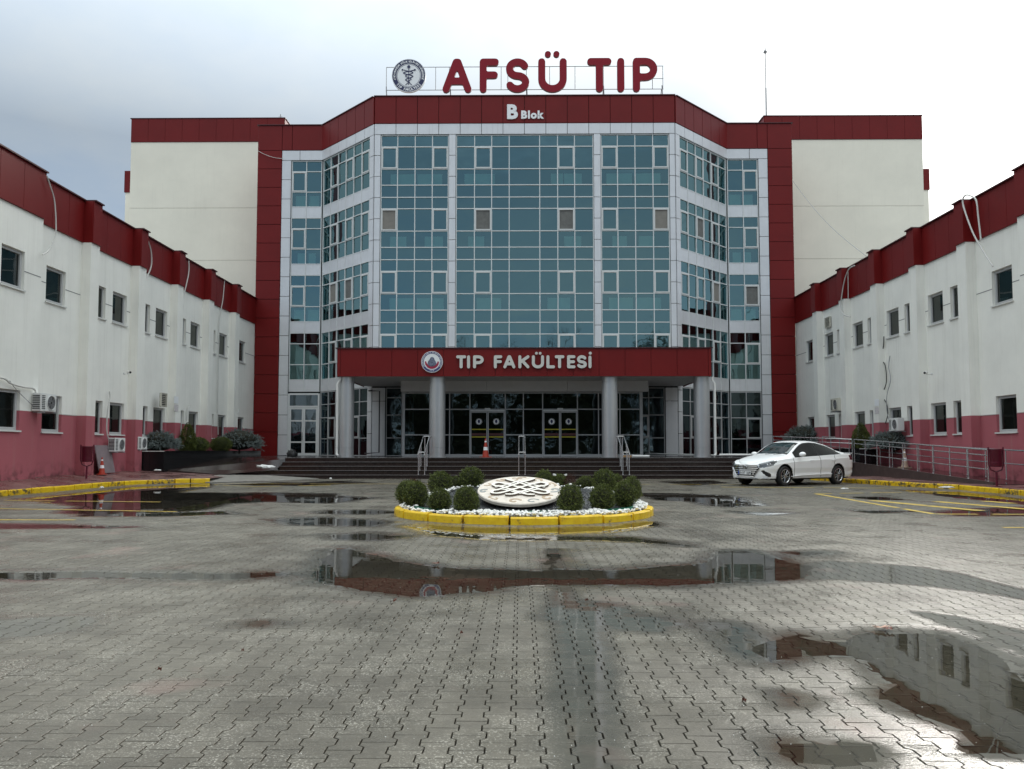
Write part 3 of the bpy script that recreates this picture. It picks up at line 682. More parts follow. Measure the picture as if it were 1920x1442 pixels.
# brown ramp beside the left planter
rp = MB(); pts = [(-13.85, 31.0, 0.40), (-11.9, 31.4, 0.21), (-10.12, 32.7, 0.36), (-10.12, 34.3, 0.80), (-10.12, 37.6, PZ - 0.006), (-13.85, 37.6, PZ - 0.006)]
rp.add(pts, [(0, 1, 2), (0, 2, 3), (0, 3, 5), (3, 4, 5)]); rp.add([(-13.85, 31.0, 0.40), (-11.9, 31.4, 0.21), (-11.9, 31.4, 0), (-13.85, 31.0, 0)], [(3, 2, 1, 0)])
rp.build('ramp', GRANBR, kind='structure')
# right ramp with kerb wall
rr = thing('access_ramp', 'long granite access ramp with low side wall behind the white car', 'ramp', (14.1, 23.8, 0))
def rz_(y): return np.interp(y, [23.6, 33.5, 36.8, 37.3], [0.17, 0.62, PZ - 0.01, PZ - 0.004])
b = MB()
ys = [23.6, 27, 30, 33.5, 36.8, 37.35]
for a, c in zip(ys[:3], ys[1:4]):
    b.add([(14.1 - 14.1, a - 23.8, rz_(a)), (15.55 - 14.1, a - 23.8, rz_(a)), (15.55 - 14.1, c - 23.8, rz_(c)), (0, c - 23.8, rz_(c))], [(0, 1, 2, 3)])
b.add([(11.85 - 14.1, 34.2 - 23.8, 0.70), (0, 33.2 - 23.8, 0.61), (0, 37.3 - 23.8, PZ - 0.008), (11.85 - 14.1, 37.3 - 23.8, PZ - 0.008)], [(0, 1, 2, 3)])
b.build('ramp_surface', GRANBR, rr)
b = MB()
for a, c in zip(ys[:3], ys[1:4]):
    v = [(-0.1, a - 23.8, -0.02), (-0.1, c - 23.8, -0.02), (-0.1, c - 23.8, rz_(c) + 0.06), (-0.1, a - 23.8, rz_(a) + 0.06), (0, a - 23.8, rz_(a) + 0.06), (0, c - 23.8, rz_(c) + 0.06), (0, c - 23.8, -0.02), (0, a - 23.8, -0.02)]
    b.add(v, [(0, 3, 2, 1), (3, 4, 5, 2), (4, 7, 6, 5), (0, 7, 4, 3), (1, 2, 5, 6)])
v = [(-0.1, 33.5 - 23.8, 0), (-2.3, 34.3 - 23.8, 0), (-2.3, 34.3 - 23.8, 0.78), (-0.1, 33.5 - 23.8, 0.68)]; b.add(v, [(0, 3, 2, 1)])
b.build('side_wall', mat('ramp wall stone', (0.085, 0.06, 0.055), 0.35, noise=0.35, nscale=5), rr, recalc=True)

def railing(root, pts, heights=(0.95, 0.55), r=0.024, post_every=1.1, post_r=0.02, rails=None, cap=True):
    """pts: foot line. posts and rails as parts"""
    P = [Vector(p) for p in pts]; cum = [0]
    for a, c in zip(P[:-1], P[1:]): cum.append(cum[-1] + (c - a).length)
    n = max(1, round(cum[-1] / post_every)); k = 0
    for i in range(n + 1):
        s = cum[-1] * i / n
        while k < len(P) - 2 and s > cum[k + 1]: k += 1
        p = P[k].lerp(P[k + 1], (s - cum[k]) / (cum[k + 1] - cum[k]))
        b = MB().tube([p, p + Vector((0, 0, heights[0]))], post_r, 8); b.lathe([(0.045, 0.0), (0.045, 0.012), (post_r, 0.02)], p, 10)
        b.build('post', STEEL, root, smooth=True)
    for h in heights:
        MB().tube([p + Vector((0, 0, h)) for p in P], r if h == heights[0] else r * 0.75, 8).build('rail', STEEL, root, smooth=True)
R1 = thing('railing', 'long steel railing on the outer edge of the access ramp', 'railing', (0, 0, 0))
railing(R1, [(14.02, 23.85, rz_(23.85) + 0.06), (14.02, 28, rz_(28) + 0.06), (14.02, 33.3, rz_(33.3) + 0.06)], (0.95, 0.78, 0.36), 0.026)
R1b = thing('railing', 'steel railing from the landing edge down to the ramp corner', 'railing', (0, 0, 0))
railing(R1b, [(14.02, 33.5, 0.68), (11.75, 36.8, PZ)], (0.95, 0.78, 0.36), 0.026)
R2 = thing('railing', 'steel railing beside the pink wall on the inner edge of the ramp', 'railing', (0, 0, 0))
railing(R2, [(15.1, 22.6, 0.2), (15.1, 28, rz_(28) + 0.01), (15.1, 33.3, rz_(33.3) + 0.01)], (0.92, 0.5), 0.024)
R2b = thing('railing', 'upper steel handrail turning off the ramp in front of the right planter', 'railing', (0, 0, 0))
railing(R2b, [(14.1, 34.0, 0.68), (14.1, 37.0, PZ)], (0.95, 0.55), 0.024)

def stair_rail(x, label):
    g = thing('stair_railing', label, 'railing', (x, 32.3, 0), group=None)
    for s in (-0.13, 0.13):
        foot = [(s, -0.05 + 0.25, RISE), (s, 0.65, RISE * 2), (s, 1.05, RISE * 3), (s, 1.45, RISE * 4), (s, 2.35, PZ)]
        for i, p in enumerate(foot):
            if i == 3: continue
            p = Vector(p); b = MB().tube([p, p + Vector((0, 0, 0.86))], 0.019, 8); b.lathe([(0.04, 0), (0.04, 0.012), (0.02, 0.02)], p, 8); b.lathe([(0.0, 0.90), (0.026, 0.885), (0.026, 0.85), (0.019, 0.84)], p, 8)
            b.build('post', STEEL, g, smooth=True)
        for h, r in ((0.92, 0.022), (0.62, 0.012), (0.36, 0.012)):
            MB().tube([(s, 0.02 if h > 0.9 else 0.2, RISE + h - (0.12 if h > 0.9 else 0)), (s, 0.2, RISE + h), (s, 1.85, PZ + h), (s, 2.6 if h > 0.9 else 2.35, PZ + h)], r, 8).build('rail', STEEL, g, smooth=True)
    for yy, zz in ((0.2, RISE), (1.85, PZ)):
        MB().tube([(-0.13, yy, zz + 0.92), (0.13, yy, zz + 0.92)], 0.018, 8).build('cross_tube', STEEL, g, smooth=True)
    return g
stair_rail(-4.05, 'double steel stair railing left, below the second column')
stair_rail(0.08, 'double steel stair railing in the middle of the steps')
stair_rail(4.35, 'double steel stair railing right, below the third column')

# ================================================================== MAIN BUILDING
D0, D1, DT = 40.7, 44.36, 48.3
U0, U1 = 7.89, 11.55           # half widths of the front face and at the inner corners
ZG, ZPER = 17.73, 3.31         # top of glazing and storey height
ZB, ZR = 18.34, 19.80          # red band
ROWS = [0.0, 0.61, 1.80, 2.66, 3.31]
bld = thing('faculty_building', 'five storey glazed faculty block with red and silver cladding facing the courtyard', 'building', (XC, D0, 0))
class Face:
    """vertical face: origin (x, y) in building space, direction angle; s runs to the right as seen from the courtyard"""
    def __init__(s, x, y, ang): s.x, s.y, s.a = x, y, ang; s.dx, s.dy = math.cos(ang), math.sin(ang)
    def p(s, t, z, n=0.0):     # n = distance out of the face, towards the courtyard
        return (s.x + s.dx * t + s.dy * n, s.y + s.dy * t - s.dx * n, z)
    def box(s, name, m, parent, t0, t1, z0, z1, n0, n1, bev=0.0, g=0.0):
        return slab(name, m, parent, s.p((t0 + t1) / 2, (z0 + z1) / 2, (n0 + n1) / 2), (abs(t1 - t0) - g, abs(n1 - n0), z1 - z0 - g), s.a, bev)
    def mb(s, b, t0, t1, z0, z1, n0, n1): b.box(s.p((t0 + t1) / 2, (z0 + z1) / 2, (n0 + n1) / 2), (abs(t1 - t0), abs(n1 - n0), z1 - z0), s.a)
front = Face(0, 0, 0.0)
innL = Face(-U1, D1 - D0, 0.0); innR = Face(U1, D1 - D0, 0.0)
chL = Face(-U1, D1 - D0, -math.atan2(D1 - D0, U1 - U0)); chR = Face(U0, 0, math.atan2(D1 - D0, U1 - U0))
CHW = math.hypot(D1 - D0, U1 - U0)
PANES = []; JN = 0.026
def curtain(face, cols, rows, sash=(), solid=(), glass=GLASS, mull=0.046, boards=(), blinds={}, dep=0.06, doorless=True, interior=True):
    """cols, rows: grid lines. sash: set of (row, col) with an opening light; solid: rows that are silver spandrels"""
    fr = MB(); t0, t1, z0, z1 = cols[0], cols[-1], rows[-1], rows[0]
    for c in cols: face.mb(fr, c - mull / 2, c + mull / 2, z0 - mull / 2, z1 + mull / 2, -0.10, 0.0)
    for r in rows:
        for a, c in zip(cols[:-1], cols[1:]): face.mb(fr, a + mull / 2 + 0.001, c - mull / 2 - 0.001, r - mull / 2, r + mull / 2, -0.10, -0.003)
    fr.build('curtain_wall_frame', FRAME if glass is GLASS else mat('shaded aluminium', (0.42, 0.43, 0.44), 0.4), bld)  # grey frames: ground-storey and canopy shade put into the white frame colour
    for i in range(len(rows) - 1):
        for j in range(len(cols) - 1):
            a, c, zt, zb_ = cols[j] + mull / 2, cols[j + 1] - mull / 2, rows[i] - mull / 2, rows[i + 1] + mull / 2
            if i in solid:
                face.box('spandrel_panel', SILVER, bld, a + 0.004, c - 0.004, zb_ + 0.004, zt - 0.004, -0.05, -0.012); continue
            if (i, j) in sash:
                fw = 0.07; w = MB()
                face.mb(w, a + 0.004, a + fw, zb_ + 0.004, zt - 0.004, -0.07, 0.02); face.mb(w, c - fw, c - 0.004, zb_ + 0.004, zt - 0.004, -0.07, 0.02)
                face.mb(w, a + fw + 0.001, c - fw - 0.001, zt - fw, zt - 0.004, -0.07, 0.018); face.mb(w, a + fw + 0.001, c - fw - 0.001, zb_ + 0.004, zb_ + fw, -0.07, 0.018)
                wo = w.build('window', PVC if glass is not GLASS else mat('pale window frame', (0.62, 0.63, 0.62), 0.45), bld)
                bl = blinds.get((i, j))
                if bl: pn = pane('pane', bl, wo, face.p((a + c) / 2, (zt + zb_) / 2, -0.035), c - a - 2 * fw, zt - zb_ - 2 * fw, face.a)
                else: pn = pane('pane', glass, wo, face.p((a + c) / 2, (zt + zb_) / 2, -0.035), c - a - 2 * fw, zt - zb_ - 2 * fw, face.a)
                continue
            PANES.append((face, (a + c) / 2, (zt + zb_) / 2, c - a, zt - zb_, glass))
    if interior:
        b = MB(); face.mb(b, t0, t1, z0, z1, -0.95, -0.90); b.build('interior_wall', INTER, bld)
    for (i, ta, tb, fz) in boards:
        zt, zb_ = rows[i], rows[i + 1]; h = zt - zb_
        face.box('radiator_board', BOARD, bld, ta, tb, zb_ + 0.06, zt - h * fz, -0.32, -0.28)
def storey_rows(k0, k1):
    r = []
    for k in range(k0, k1): r += [ZG - ZPER * k - q for q in ROWS[:-1]]
    return r + [ZG - ZPER * k1]
# three bays of the front
bays = [([-7.53, -6.67, -5.75, -4.84, -4.00], (0, 3)), ([-3.57, -2.62, -1.72, -0.80, 0.80, 1.74, 2.63, 3.60], (1, 5)), ([4.02, 4.88, 5.80, 6.73, 7.56], (0, 3))]
for bi, (cols, sc) in enumerate(bays):
    rows = storey_rows(0, 4)[:-3] + [5.45]
    rows = [r for r in storey_rows(0, 4) if r > 5.5] + [5.45]
    sash = {(1 + 4 * k, c) for k in range(4) for c in sc if 1 + 4 * k < len(rows) - 1}
    bl = {}
    if bi == 0: bl = {(5, 0): BLINDB}
    if bi == 1: bl = {(5, 1): BLIND, (5, 5): BLIND}
    if bi == 2: bl = {(5, 3): BLINDB}
    bds = []
    W = cols[-1] - cols[0]
    if bi == 0: bds = [(2, cols[0] + .45, cols[2], .2), (2, cols[2] + .08, cols[3] + .5, .2), (6, cols[0] + .45, cols[1] + .45, .25), (6, cols[2] + .5, cols[3] + .55, .25), (10, cols[0] + .45, cols[2] - .1, .2), (10, cols[2] + .1, cols[3] + .6, .2)]
    if bi == 1: bds = [(2, cols[0] + .4, cols[2] + .15, .2), (2, cols[4] + .6, cols[5] + .3, .2), (2, cols[5] + .35, cols[6] + .4, .2), (6, cols[0] + .6, cols[1] + .5, .25), (6, cols[5] + .35, cols[6] + .35, .25), (10, cols[1] + .1, cols[2] + .5, .2), (10, cols[4] + .4, cols[5] + .65, .2)]
    if bi == 2: bds = [(2, cols[0] + .3, cols[1] + .8, .2), (2, cols[2] + .0, cols[3] + .45, .2), (6, cols[0] + .6, cols[1] + .5, .25), (6, cols[2] + .2, cols[3] + .1, .25), (10, cols[0] + .4, cols[1] + .8, .2), (10, cols[2], cols[3] + .4, .2)]
    curtain(front, cols, rows, sash, boards=bds, blinds=bl)
# inner faces and 45 degree returns
irows = storey_rows(0, 4)
def gr(lst): return lst
for sgn, f in ((-1, innL), (1, innR)):
    cols = [-1.75, -0.92, -0.05] if sgn < 0 else [0.05, 0.92, 1.75]; sc = 0 if sgn < 0 else 1
    sash = {(1 + 4 * k, sc) for k in range(4)}
    if sgn < 0: sash.discard((13, 0))
    bl = {} if sgn < 0 else {(9, 1): BLIND}
    bds = [(2, cols[0] + .15, cols[1] - .05, .15), (2, cols[1] + .1, cols[2] - .2, .15), (6, cols[0] + .3, cols[1] - .1, .2), (6, cols[1] + .1, cols[2] - .35, .2), (10, cols[0] + .15, cols[1] - .1, .15), (10, cols[1] + .1, cols[2] - .15, .15)]
    curtain(f, cols, irows, sash, solid=(3, 7, 11, 15), boards=bds, blinds=bl)
CC = [0.10 + (CHW - 0.52) * i / 6 for i in range(7)]
for sgn, f in ((-1, chL), (1, chR)):
    cols = CC if sgn < 0 else [CHW - c for c in reversed(CC)]
    cs = (1, 3, 5) if sgn < 0 else (0, 2, 4)
    sash = {(1 + 4 * k, c) for k in range(4) for c in cs}
    bl = {(9, 1): BLINDB, (9, 3): BLIND} if sgn < 0 else {(5, 2): BLIND, (9, 4): BLINDB}
    curtain(f, cols, irows, sash, solid=(3, 7, 11, 15), blinds=bl)
# ground storey glazing of inner faces and returns
zg = [4.42, 3.72, 2.98, 1.80, PZ + 0.03]
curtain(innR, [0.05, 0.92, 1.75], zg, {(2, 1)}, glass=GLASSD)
for sgn, f in ((-1, chL), (1, chR)):
    cols = CC if sgn < 0 else [CHW - c for c in reversed(CC)]
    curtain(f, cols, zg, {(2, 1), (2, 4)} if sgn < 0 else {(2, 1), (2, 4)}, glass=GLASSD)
# ground storey of the front, seen under the canopy beside the vestibule
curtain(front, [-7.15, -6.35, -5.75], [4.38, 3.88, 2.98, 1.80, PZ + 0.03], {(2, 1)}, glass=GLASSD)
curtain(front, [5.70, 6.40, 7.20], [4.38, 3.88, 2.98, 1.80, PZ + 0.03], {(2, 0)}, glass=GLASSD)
# white double side door in the left inner face
def side_door():
    f = innL; fr = MB(); t0, t1 = -1.75, -0.05
    for c in (t0, t1): f.mb(fr, c - 0.05, c + 0.05, PZ, 4.36, -0.1, 0.01)
    for z in (4.33, 3.62): f.mb(fr, t0 + 0.051, t1 - 0.051, z - 0.05, z + 0.05, -0.1, 0.008)
    fr.build('door_frame', FRAME, bld)
    PANES.append((f, (t0 + t1) / 2, 3.975, t1 - t0 - 0.1, 0.6, GLASSB))
    for k in range(2):
        a, c = (t0 + 0.055, (t0 + t1) / 2 - 0.004) if k == 0 else ((t0 + t1) / 2 + 0.004, t1 - 0.055); w = MB(); z0, z1 = PZ + 0.01, 3.56
        for q in (a, c - 0.09): f.mb(w, q, q + 0.09, z0, z1, -0.06, 0.0)
        zs = [z1, 2.82, 1.62, z0 + 0.14]
        f.mb(w, a + 0.091, c - 0.091, z1 - 0.09, z1, -0.06, -0.002); f.mb(w, a + 0.091, c - 0.091, z0, z0 + 0.14, -0.06, -0.002)
        for z in (2.82, 1.62): f.mb(w, a + 0.091, c - 0.091, z - 0.04, z + 0.04, -0.06, -0.002)
        d = w.build('door', FRAME, bld)
        for zt, zb_ in ((z1 - 0.09, 2.86), (2.78, 1.66), (1.58, z0 + 0.14)): pane('pane', GLASSB, d, f.p((a + c) / 2, (zt + zb_) / 2, -0.03), c - a - 0.18, zt - zb_, f.a)
        if k == 0: MB().tube([f.p(c - 0.045, 1.75, 0.0), f.p(c - 0.045, 1.75, 0.06), f.p(c - 0.045, 2.15, 0.06), f.p(c - 0.045, 2.15, 0.0)], 0.016, 6).build('handle', STEEL, d)
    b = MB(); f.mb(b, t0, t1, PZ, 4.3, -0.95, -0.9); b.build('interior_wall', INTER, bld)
side_door()
# fixed panes: the 300 largest one by one, the others joined
PANES.sort(key=lambda q: -q[3] * q[4] / (q[0].y + D0) ** 2)
for (f, t, z, w, h, m) in PANES[:286]: pane('glass_pane', m, bld, f.p(t, z, -0.055), w, h, f.a, 0.006)
gm_ = [GLASS, GLASSD, GLASSB]; b = MB()
for (f, t, z, w, h, m) in PANES[286:]:
    b.add([f.p(t - w / 2, z - h / 2, -0.055), f.p(t + w / 2, z - h / 2, -0.055), f.p(t + w / 2, z + h / 2, -0.055), f.p(t - w / 2, z + h / 2, -0.055)], [(0, 1, 2, 3)], gm_.index(m))
if b.v: b.build('glass_pane', gm_, bld, 'stuff')
# silver surrounds: header band, piers, corner piers, in separate cassettes
def cassettes(face, t0, t1, z0, z1, step, horiz, m, name, n0=0.0, n1=0.06, lines=None, gap=JN, bev=0.004):
    """panels butted with open joints; horiz: joints step along t, else along z (from the top)"""
    if lines is None:
        lines = []; a = t0 if horiz else z1
        while (a < t1 - 0.02) if horiz else (a > z0 + 0.02): lines.append(a); a = a + step if horiz else a - step
        lines.append(t1 if horiz else z0)
    for a, c in zip(lines[:-1], lines[1:]):
        if horiz: face.box(name, m, bld, a, c, z0, z1, n0, n1, bev, gap)
        else: face.box(name, m, bld, t0, t1, c, a, n0, n1, bev, gap)
WID = 1.124
def span(t0, t1, step):
    n = max(1, round((t1 - t0) / step)); return [t0 + (t1 - t0) * i / n for i in range(n + 1)]
cassettes(front, -U0, U0, ZG + 0.03, ZB, WID, True, SILVER, 'silver_panel', lines=span(-U0, U0, WID))
cassettes(front, -U0, U0, ZB, ZR, WID, True, RED, 'red_panel', 0.0, 0.08, lines=span(-U0, U0, WID))
zl = [ZG + 0.03 - 1.124 * i for i in range(12)]; zl = [z for z in zl if z > 5.6] + [5.45]
for a, c in ((-U0, -7.56), (-3.97, -3.60), (3.63, 3.99), (7.59, U0)): cassettes(front, a, c, 0, 0, 0, False, SILVER, 'silver_panel', lines=zl)
for a, c in ((-U0, -7.2), (7.25, U0)): cassettes(front, a, c, 0, 0, 0, False, SILVER, 'silver_panel', lines=[4.40, 3.70, PZ + 0.01])
zli = [ZG + 0.03 - 1.124 * i for i in range(16)]; zli = [z for z in zli if z > PZ + 0.2] + [PZ + 0.01]
for sgn, f in ((-1, chL), (1, chR)):
    e0, e1 = (CHW - 0.38, CHW) if sgn < 0 else (0, 0.38)
    cassettes(f, e0, e1, 0, 0, 0, False, SILVER, 'silver_panel', lines=zli)
    cassettes(f, 0, CHW, ZG + 0.03, ZB, 0.86, True, SILVER, 'silver_panel', lines=span(0, CHW, 0.86))
    cassettes(f, 0, CHW, ZB, ZR, 0.86, True, RED, 'red_panel', 0.0, 0.08, lines=span(0, CHW, 0.86))
UC0, UC1, UC2 = 1.79, 2.33, 3.72     # from the inner corner: end of glazing, silver/red joint, outer edge
for sgn, f in ((-1, innL), (1, innR)):
    m = lambda a, c: (a, c) if sgn > 0 else (-c, -a)
    cassettes(f, *m(UC0, UC1), 0, 0, 0, False, SILVER, 'silver_panel', lines=zli)
    cassettes(f, *m(0.0, UC1), ZG + 0.03, ZB, 1.0, True, SILVER, 'silver_panel', lines=[-UC1, -1.3, -0.0] if sgn < 0 else [0, 1.3, UC1])
    cassettes(f, *m(0.0, UC1), ZB, ZR, 1.0, True, RED, 'red_panel', 0.0, 0.08, lines=[-UC1, -1.75, -0.0] if sgn < 0 else [0, 1.75, UC1])
    rl = [ZR, ZB] + [ZB - 1.077 * i for i in range(1, 17)]; rl = [z for z in rl if z > 1.3] + [0.3]
    cassettes(f, *m(UC1, UC2), 0, 0, 0, False, RED, 'red_panel', 0.0, 0.08, lines=rl)
    # outer return of the red pier
    rf = Face(f.x + sgn * UC2, f.y + (0 if sgn > 0 else 4.0), R(90) if sgn > 0 else R(-90))
    cassettes(rf, 0.0, 4.0, 8.2, ZR, 1.077, False, RED, 'red_panel', -0.02, 0.03)
# solid core, storey slabs' edge and roof
def prism(poly, z0, z1, m, name, parent, off=(0, 0)):
    n = len(poly); b = MB().add([(x, y, z0) for x, y in poly] + [(x, y, z1) for x, y in poly], [tuple(range(n - 1, -1, -1)), tuple(range(n, 2 * n))] + [(i, (i + 1) % n, (i + 1) % n + n, i + n) for i in range(n)])
    return b.build(name, m, parent, recalc=True)
d = D1 - D0
core = [(-U0 + 0.4, 1.0), (U0 - 0.4, 1.0), (U1 - 0.3, d + 1.0), (U1 + UC2 - 0.05, d + 1.0), (U1 + UC2 - 0.05, d + 13), (-U1 - UC2 + 0.05, d + 13), (-U1 - UC2 + 0.05, d + 1.0), (-U1 + 0.3, d + 1.0)]
prism(core, 0.0, ZR - 0.5, DARKJ, 'core', bld)
backing = MB()
for f, t0, t1, z0 in ((front, -U0 + 0.02, U0 - 0.02, ZG), (chL, 0, CHW - 0.02, ZG), (chR, 0.02, CHW, ZG), (innL, -UC2 + 0.02, 0, ZG), (innR, 0, UC2 - 0.02, ZG)): f.mb(backing, t0, t1, z0 + 0.04, ZR - 0.02, -0.30, -0.005)
for f, t0, t1 in ((front, -U0 + 0.02, -7.57), (front, -3.96, -3.61), (front, 3.64, 3.98), (front, 7.6, U0 - 0.02), (chL, CHW - 0.37, CHW - 0.03), (chR, 0.03, 0.37), (innL, -UC2 + 0.02, -UC0), (innR, UC0, UC2 - 0.02)): f.mb(backing, t0, t1, PZ, ZG + 0.03, -0.28, -0.006)
backing.build('joint_backing', DARKJ, bld)
outer = [(-U0, 0), (U0, 0), (U1, d), (U1 + UC2, d), (U1 + UC2, d + 13), (-U1 - UC2, d + 13), (-U1 - UC2, d), (-U1, d)]
prism([(x * 0.995, y + 0.05) for x, y in outer], ZR - 0.48, ZR - 0.40, CONC, 'roof', bld)
cap = MB()
for f, t0, t1 in ((front, -U0 - 0.04, U0 + 0.04), (chL, -0.0, CHW - 0.06), (chR, 0.06, CHW), (innL, -UC2 - 0.06, -0.06), (innR, 0.06, UC2 + 0.06)): f.mb(cap, t0, t1, ZR, ZR + 0.045, -0.35, 0.13)
cap.build('parapet_cap', REDCAP, bld)

# ------------------------------------------------------------------ entrance canopy (own thing) with columns
can = thing('entrance_canopy', 'red canopy on four silver columns over the main entrance', 'canopy', (0.17, 34.8, 0))
CX0, CX1 = -8.29, 8.29; CZ0, CZ1 = 4.43, 5.68
cf = Face(0, 0, 0)
ln = [CX0 + 0.14] + [CX0 + 0.14 + 1.148 * i for i in range(1, 14)] + [CX1 - 0.14 + 0.0]
ln = [x for x in ln if x < CX1 - 0.5] + [CX1 - 0.14]
for a, c in zip([CX0] + ln, ln + [CX1]): cf.box('fascia_panel', RED, can, a, c, CZ0, CZ1, -0.05, 0.0, 0.004, 0.014)
for s in (-1, 1):
    sf = Face(CX0 if s < 0 else CX1, 5.9 if s < 0 else 0.02, R(-90) if s < 0 else R(90))
    for i in range(5): sf.box('fascia_panel', RED, can, i * 1.176, i * 1.176 + 1.176, CZ0, CZ1, -0.05, 0.0, 0.004, 0.014)
b = MB(); b.box((0, 0.055 + 2.9, CZ0 + 0.06), (16.4, 5.75, 0.06)); b.build('soffit', SOFF, can)
b = MB(); b.box((0, 0.07 + 2.9, CZ1 - 0.25), (16.4, 5.7, 0.4)); b.build('roof_deck', CONC, can)
b = MB(); b.box((0, 0.1, CZ1 + 0.02), (16.72, 0.3, 0.04)); b.box((-8.24, 3.0, CZ1 + 0.02), (0.25, 5.5, 0.04)); b.box((8.24, 3.0, CZ1 + 0.02), (0.25, 5.5, 0.04)); b.box((0, 0.06, (CZ0 + CZ1) / 2), (16.4, 0.01, 1.2)); b.build('edge_cap', REDCAP, can)
for x in (-7.97, -3.87, 3.84, 7.95):
    z0, z1 = PZ, CZ0 + 0.03; r = 0.352
    b = MB().lathe([(r, z0), (r, 1.27), (r - 0.012, 1.275), (r - 0.012, 1.285), (r, 1.29), (r, 4.18), (r - 0.012, 4.185), (r - 0.012, 4.195), (r, 4.20), (r, z1)], (x, 0.5, 0), 40)
    b.lathe([(r + 0.03, z0), (r + 0.03, z0 + 0.05), (r, z0 + 0.055)], (x, 0.5, 0), 40)
    b.build('column', SILVERCOL, can, smooth=30)
# ------------------------------------------------------------------ glazed entrance vestibule
ves = thing('entrance_vestibule', 'glass entrance front with two sliding double doors under the canopy', 'entrance', (0.16, 37.6, 0))
def vest():
    f = Face(0, 0, 0); x0, x1 = -5.72, 5.72
    f.box('lintel_panel', SOFF, ves, x0 - 0.1, -1.75, 3.94, 4.46, 0.0, 0.3, 0.004, 0.01)
    f.box('lintel_panel', SOFF, ves, -1.75, 2.1, 3.94, 4.46, 0.0, 0.3, 0.004, 0.01); f.box('lintel_panel', SOFF, ves, 2.1, x1 + 0.2, 3.94, 4.46, 0.0, 0.3, 0.004, 0.01)
    b = MB(); b.box((0, 1.5, 4.1), (11.4, 3.0, 0.1)); b.build('ceiling', SOFF, ves)
    ms = [-5.72, -4.47, -3.52, -2.55, -0.86, 0.0, 0.92, 2.58, 3.58, 4.60, 5.60]; zs = [3.90, 3.12, 1.90, PZ + 0.10]
    fr = MB(); mw = 0.05
    for i, x in enumerate(ms): w = 0.12 if i in (0, len(ms) - 1) else mw; f.mb(fr, x - w / 2, x + w / 2, PZ, 3.94, -0.10, 0.0)
    doors = {(3, 4), (6, 7)}
    for i in range(len(ms) - 1):
        a, c = ms[i] + mw / 2 + 0.002, ms[i + 1] - mw / 2 - 0.002
        if i == 0: a += 0.035
        if i == len(ms) - 2: c -= 0.035
        isd = (i, i + 1) in doors
        for z in (zs if not isd else (zs[0], zs[1])): f.mb(fr, a, c, z - mw / 2, z + mw / 2, -0.10, -0.003)
        if not isd: f.mb(fr, a, c, PZ, PZ + 0.07, -0.10, -0.004)
        for zt, zb_ in ((zs[0], zs[1]),) + (() if isd else ((zs[1], zs[2]), (zs[2], zs[3]))): pane('glass_pane', GLASSD, ves, f.p((a + c) / 2, (zt + zb_) / 2, -0.05), c - a, zt - zb_ - mw, 0, 0.004)
        if isd:
            mid = (a + c) / 2; zt, zb_ = zs[1] - mw / 2 - 0.01, PZ + 0.01
            b = MB(); f.mb(b, a, c, zt - 0.07, zt, 0.0, 0.10); f.mb(b, mid - 0.13, mid + 0.13, zt - 0.02, zt + 0.08, 0.10, 0.16); b.build('door_header', FRAME, ves)
            for k in range(2):
                p, q = (a + 0.005, mid - 0.01) if k == 0 else (mid + 0.01, c - 0.005); w = MB(); t = zt - 0.08
                for r in (p, q - 0.045): f.mb(w, r, r + 0.045, zb_, t, 0.01, 0.05)
                f.mb(w, p + 0.046, q - 0.046, t - 0.05, t, 0.01, 0.048); f.mb(w, p + 0.046, q - 0.046, zb_, zb_ + 0.10, 0.01, 0.048)
                dr = w.build('door', MATS['shaded aluminium'], ves); cx = (p + q) / 2; W = q - p - 0.09
                pane('pane', GLASSD, dr, f.p(cx, (t + zb_ + 0.05) / 2, 0.03), W, t - zb_ - 0.15, 0, 0.002)
                for z, h, mm in ((2.16, 0.045, mat('yellow band', (0.50, 0.44, 0.03), 0.5)), (1.80, 0.045, mat('yellow band', (0.50, 0.44, 0.03), 0.5)), (1.92, 0.12, mat('maroon band', (0.07, 0.012, 0.012), 0.5))): f.box('door_band', mm, dr, p + 0.05, q - 0.05, z - h / 2, z + h / 2, 0.034, 0.037)
                b = MB().lathe([(0.0, 0.0), (0.155, 0.0), (0.155, 0.004), (0.0, 0.004)], (0, 0, 0), 28, axis='y'); o = b.build('door_emblem', SIGNW, dr); o.location = f.p(cx, 2.53, 0.040)
                b = MB().add([(-.05, -.006, .075), (-.06, -.006, -.02), (0, -.006, -.10), (.06, -.006, -.02), (.05, -.006, .075), (0, -.006, .10)], [tuple(range(6))]); o2 = b.build('emblem_shield', NAVY, dr); o2.location = f.p(cx, 2.53, 0.040)
                b = MB().lathe([(0.125, -0.0055), (0.15, -0.0055)], (0, 0, 0), 28, axis='y'); o2 = b.build('emblem_ring', GROOVE, dr); o2.location = f.p(cx, 2.53, 0.040)
    fr.build('entrance_frame', MATS['shaded aluminium'], ves)  # canopy shade carried in this darker frame colour, doors included
    for s in (-1, 1):
        sf = Face(s * 5.70, 0.06 if s > 0 else 3.0, R(90) if s > 0 else R(-90))
        fr = MB()
        for t in ((0.05, 1.5, 2.9)): sf.mb(fr, t - 0.03, t + 0.03, PZ, 3.94, -0.08, 0)
        for z in zs: sf.mb(fr, 0.09, 1.46, z - 0.025, z + 0.025, -0.08, -0.003); sf.mb(fr, 1.54, 2.86, z - 0.025, z + 0.025, -0.08, -0.003)
        fr.build('entrance_frame', MATS['shaded aluminium'], ves)
        for z0, z1 in zip(zs[1:], zs[:-1]):
            for t in (0.78, 2.2): pane('glass_pane', GLASSD, ves, sf.p(t, (z0 + z1) / 2, -0.04), 1.35, z1 - z0 - 0.05, sf.a)
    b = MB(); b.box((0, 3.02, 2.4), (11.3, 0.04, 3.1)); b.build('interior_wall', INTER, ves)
vest()
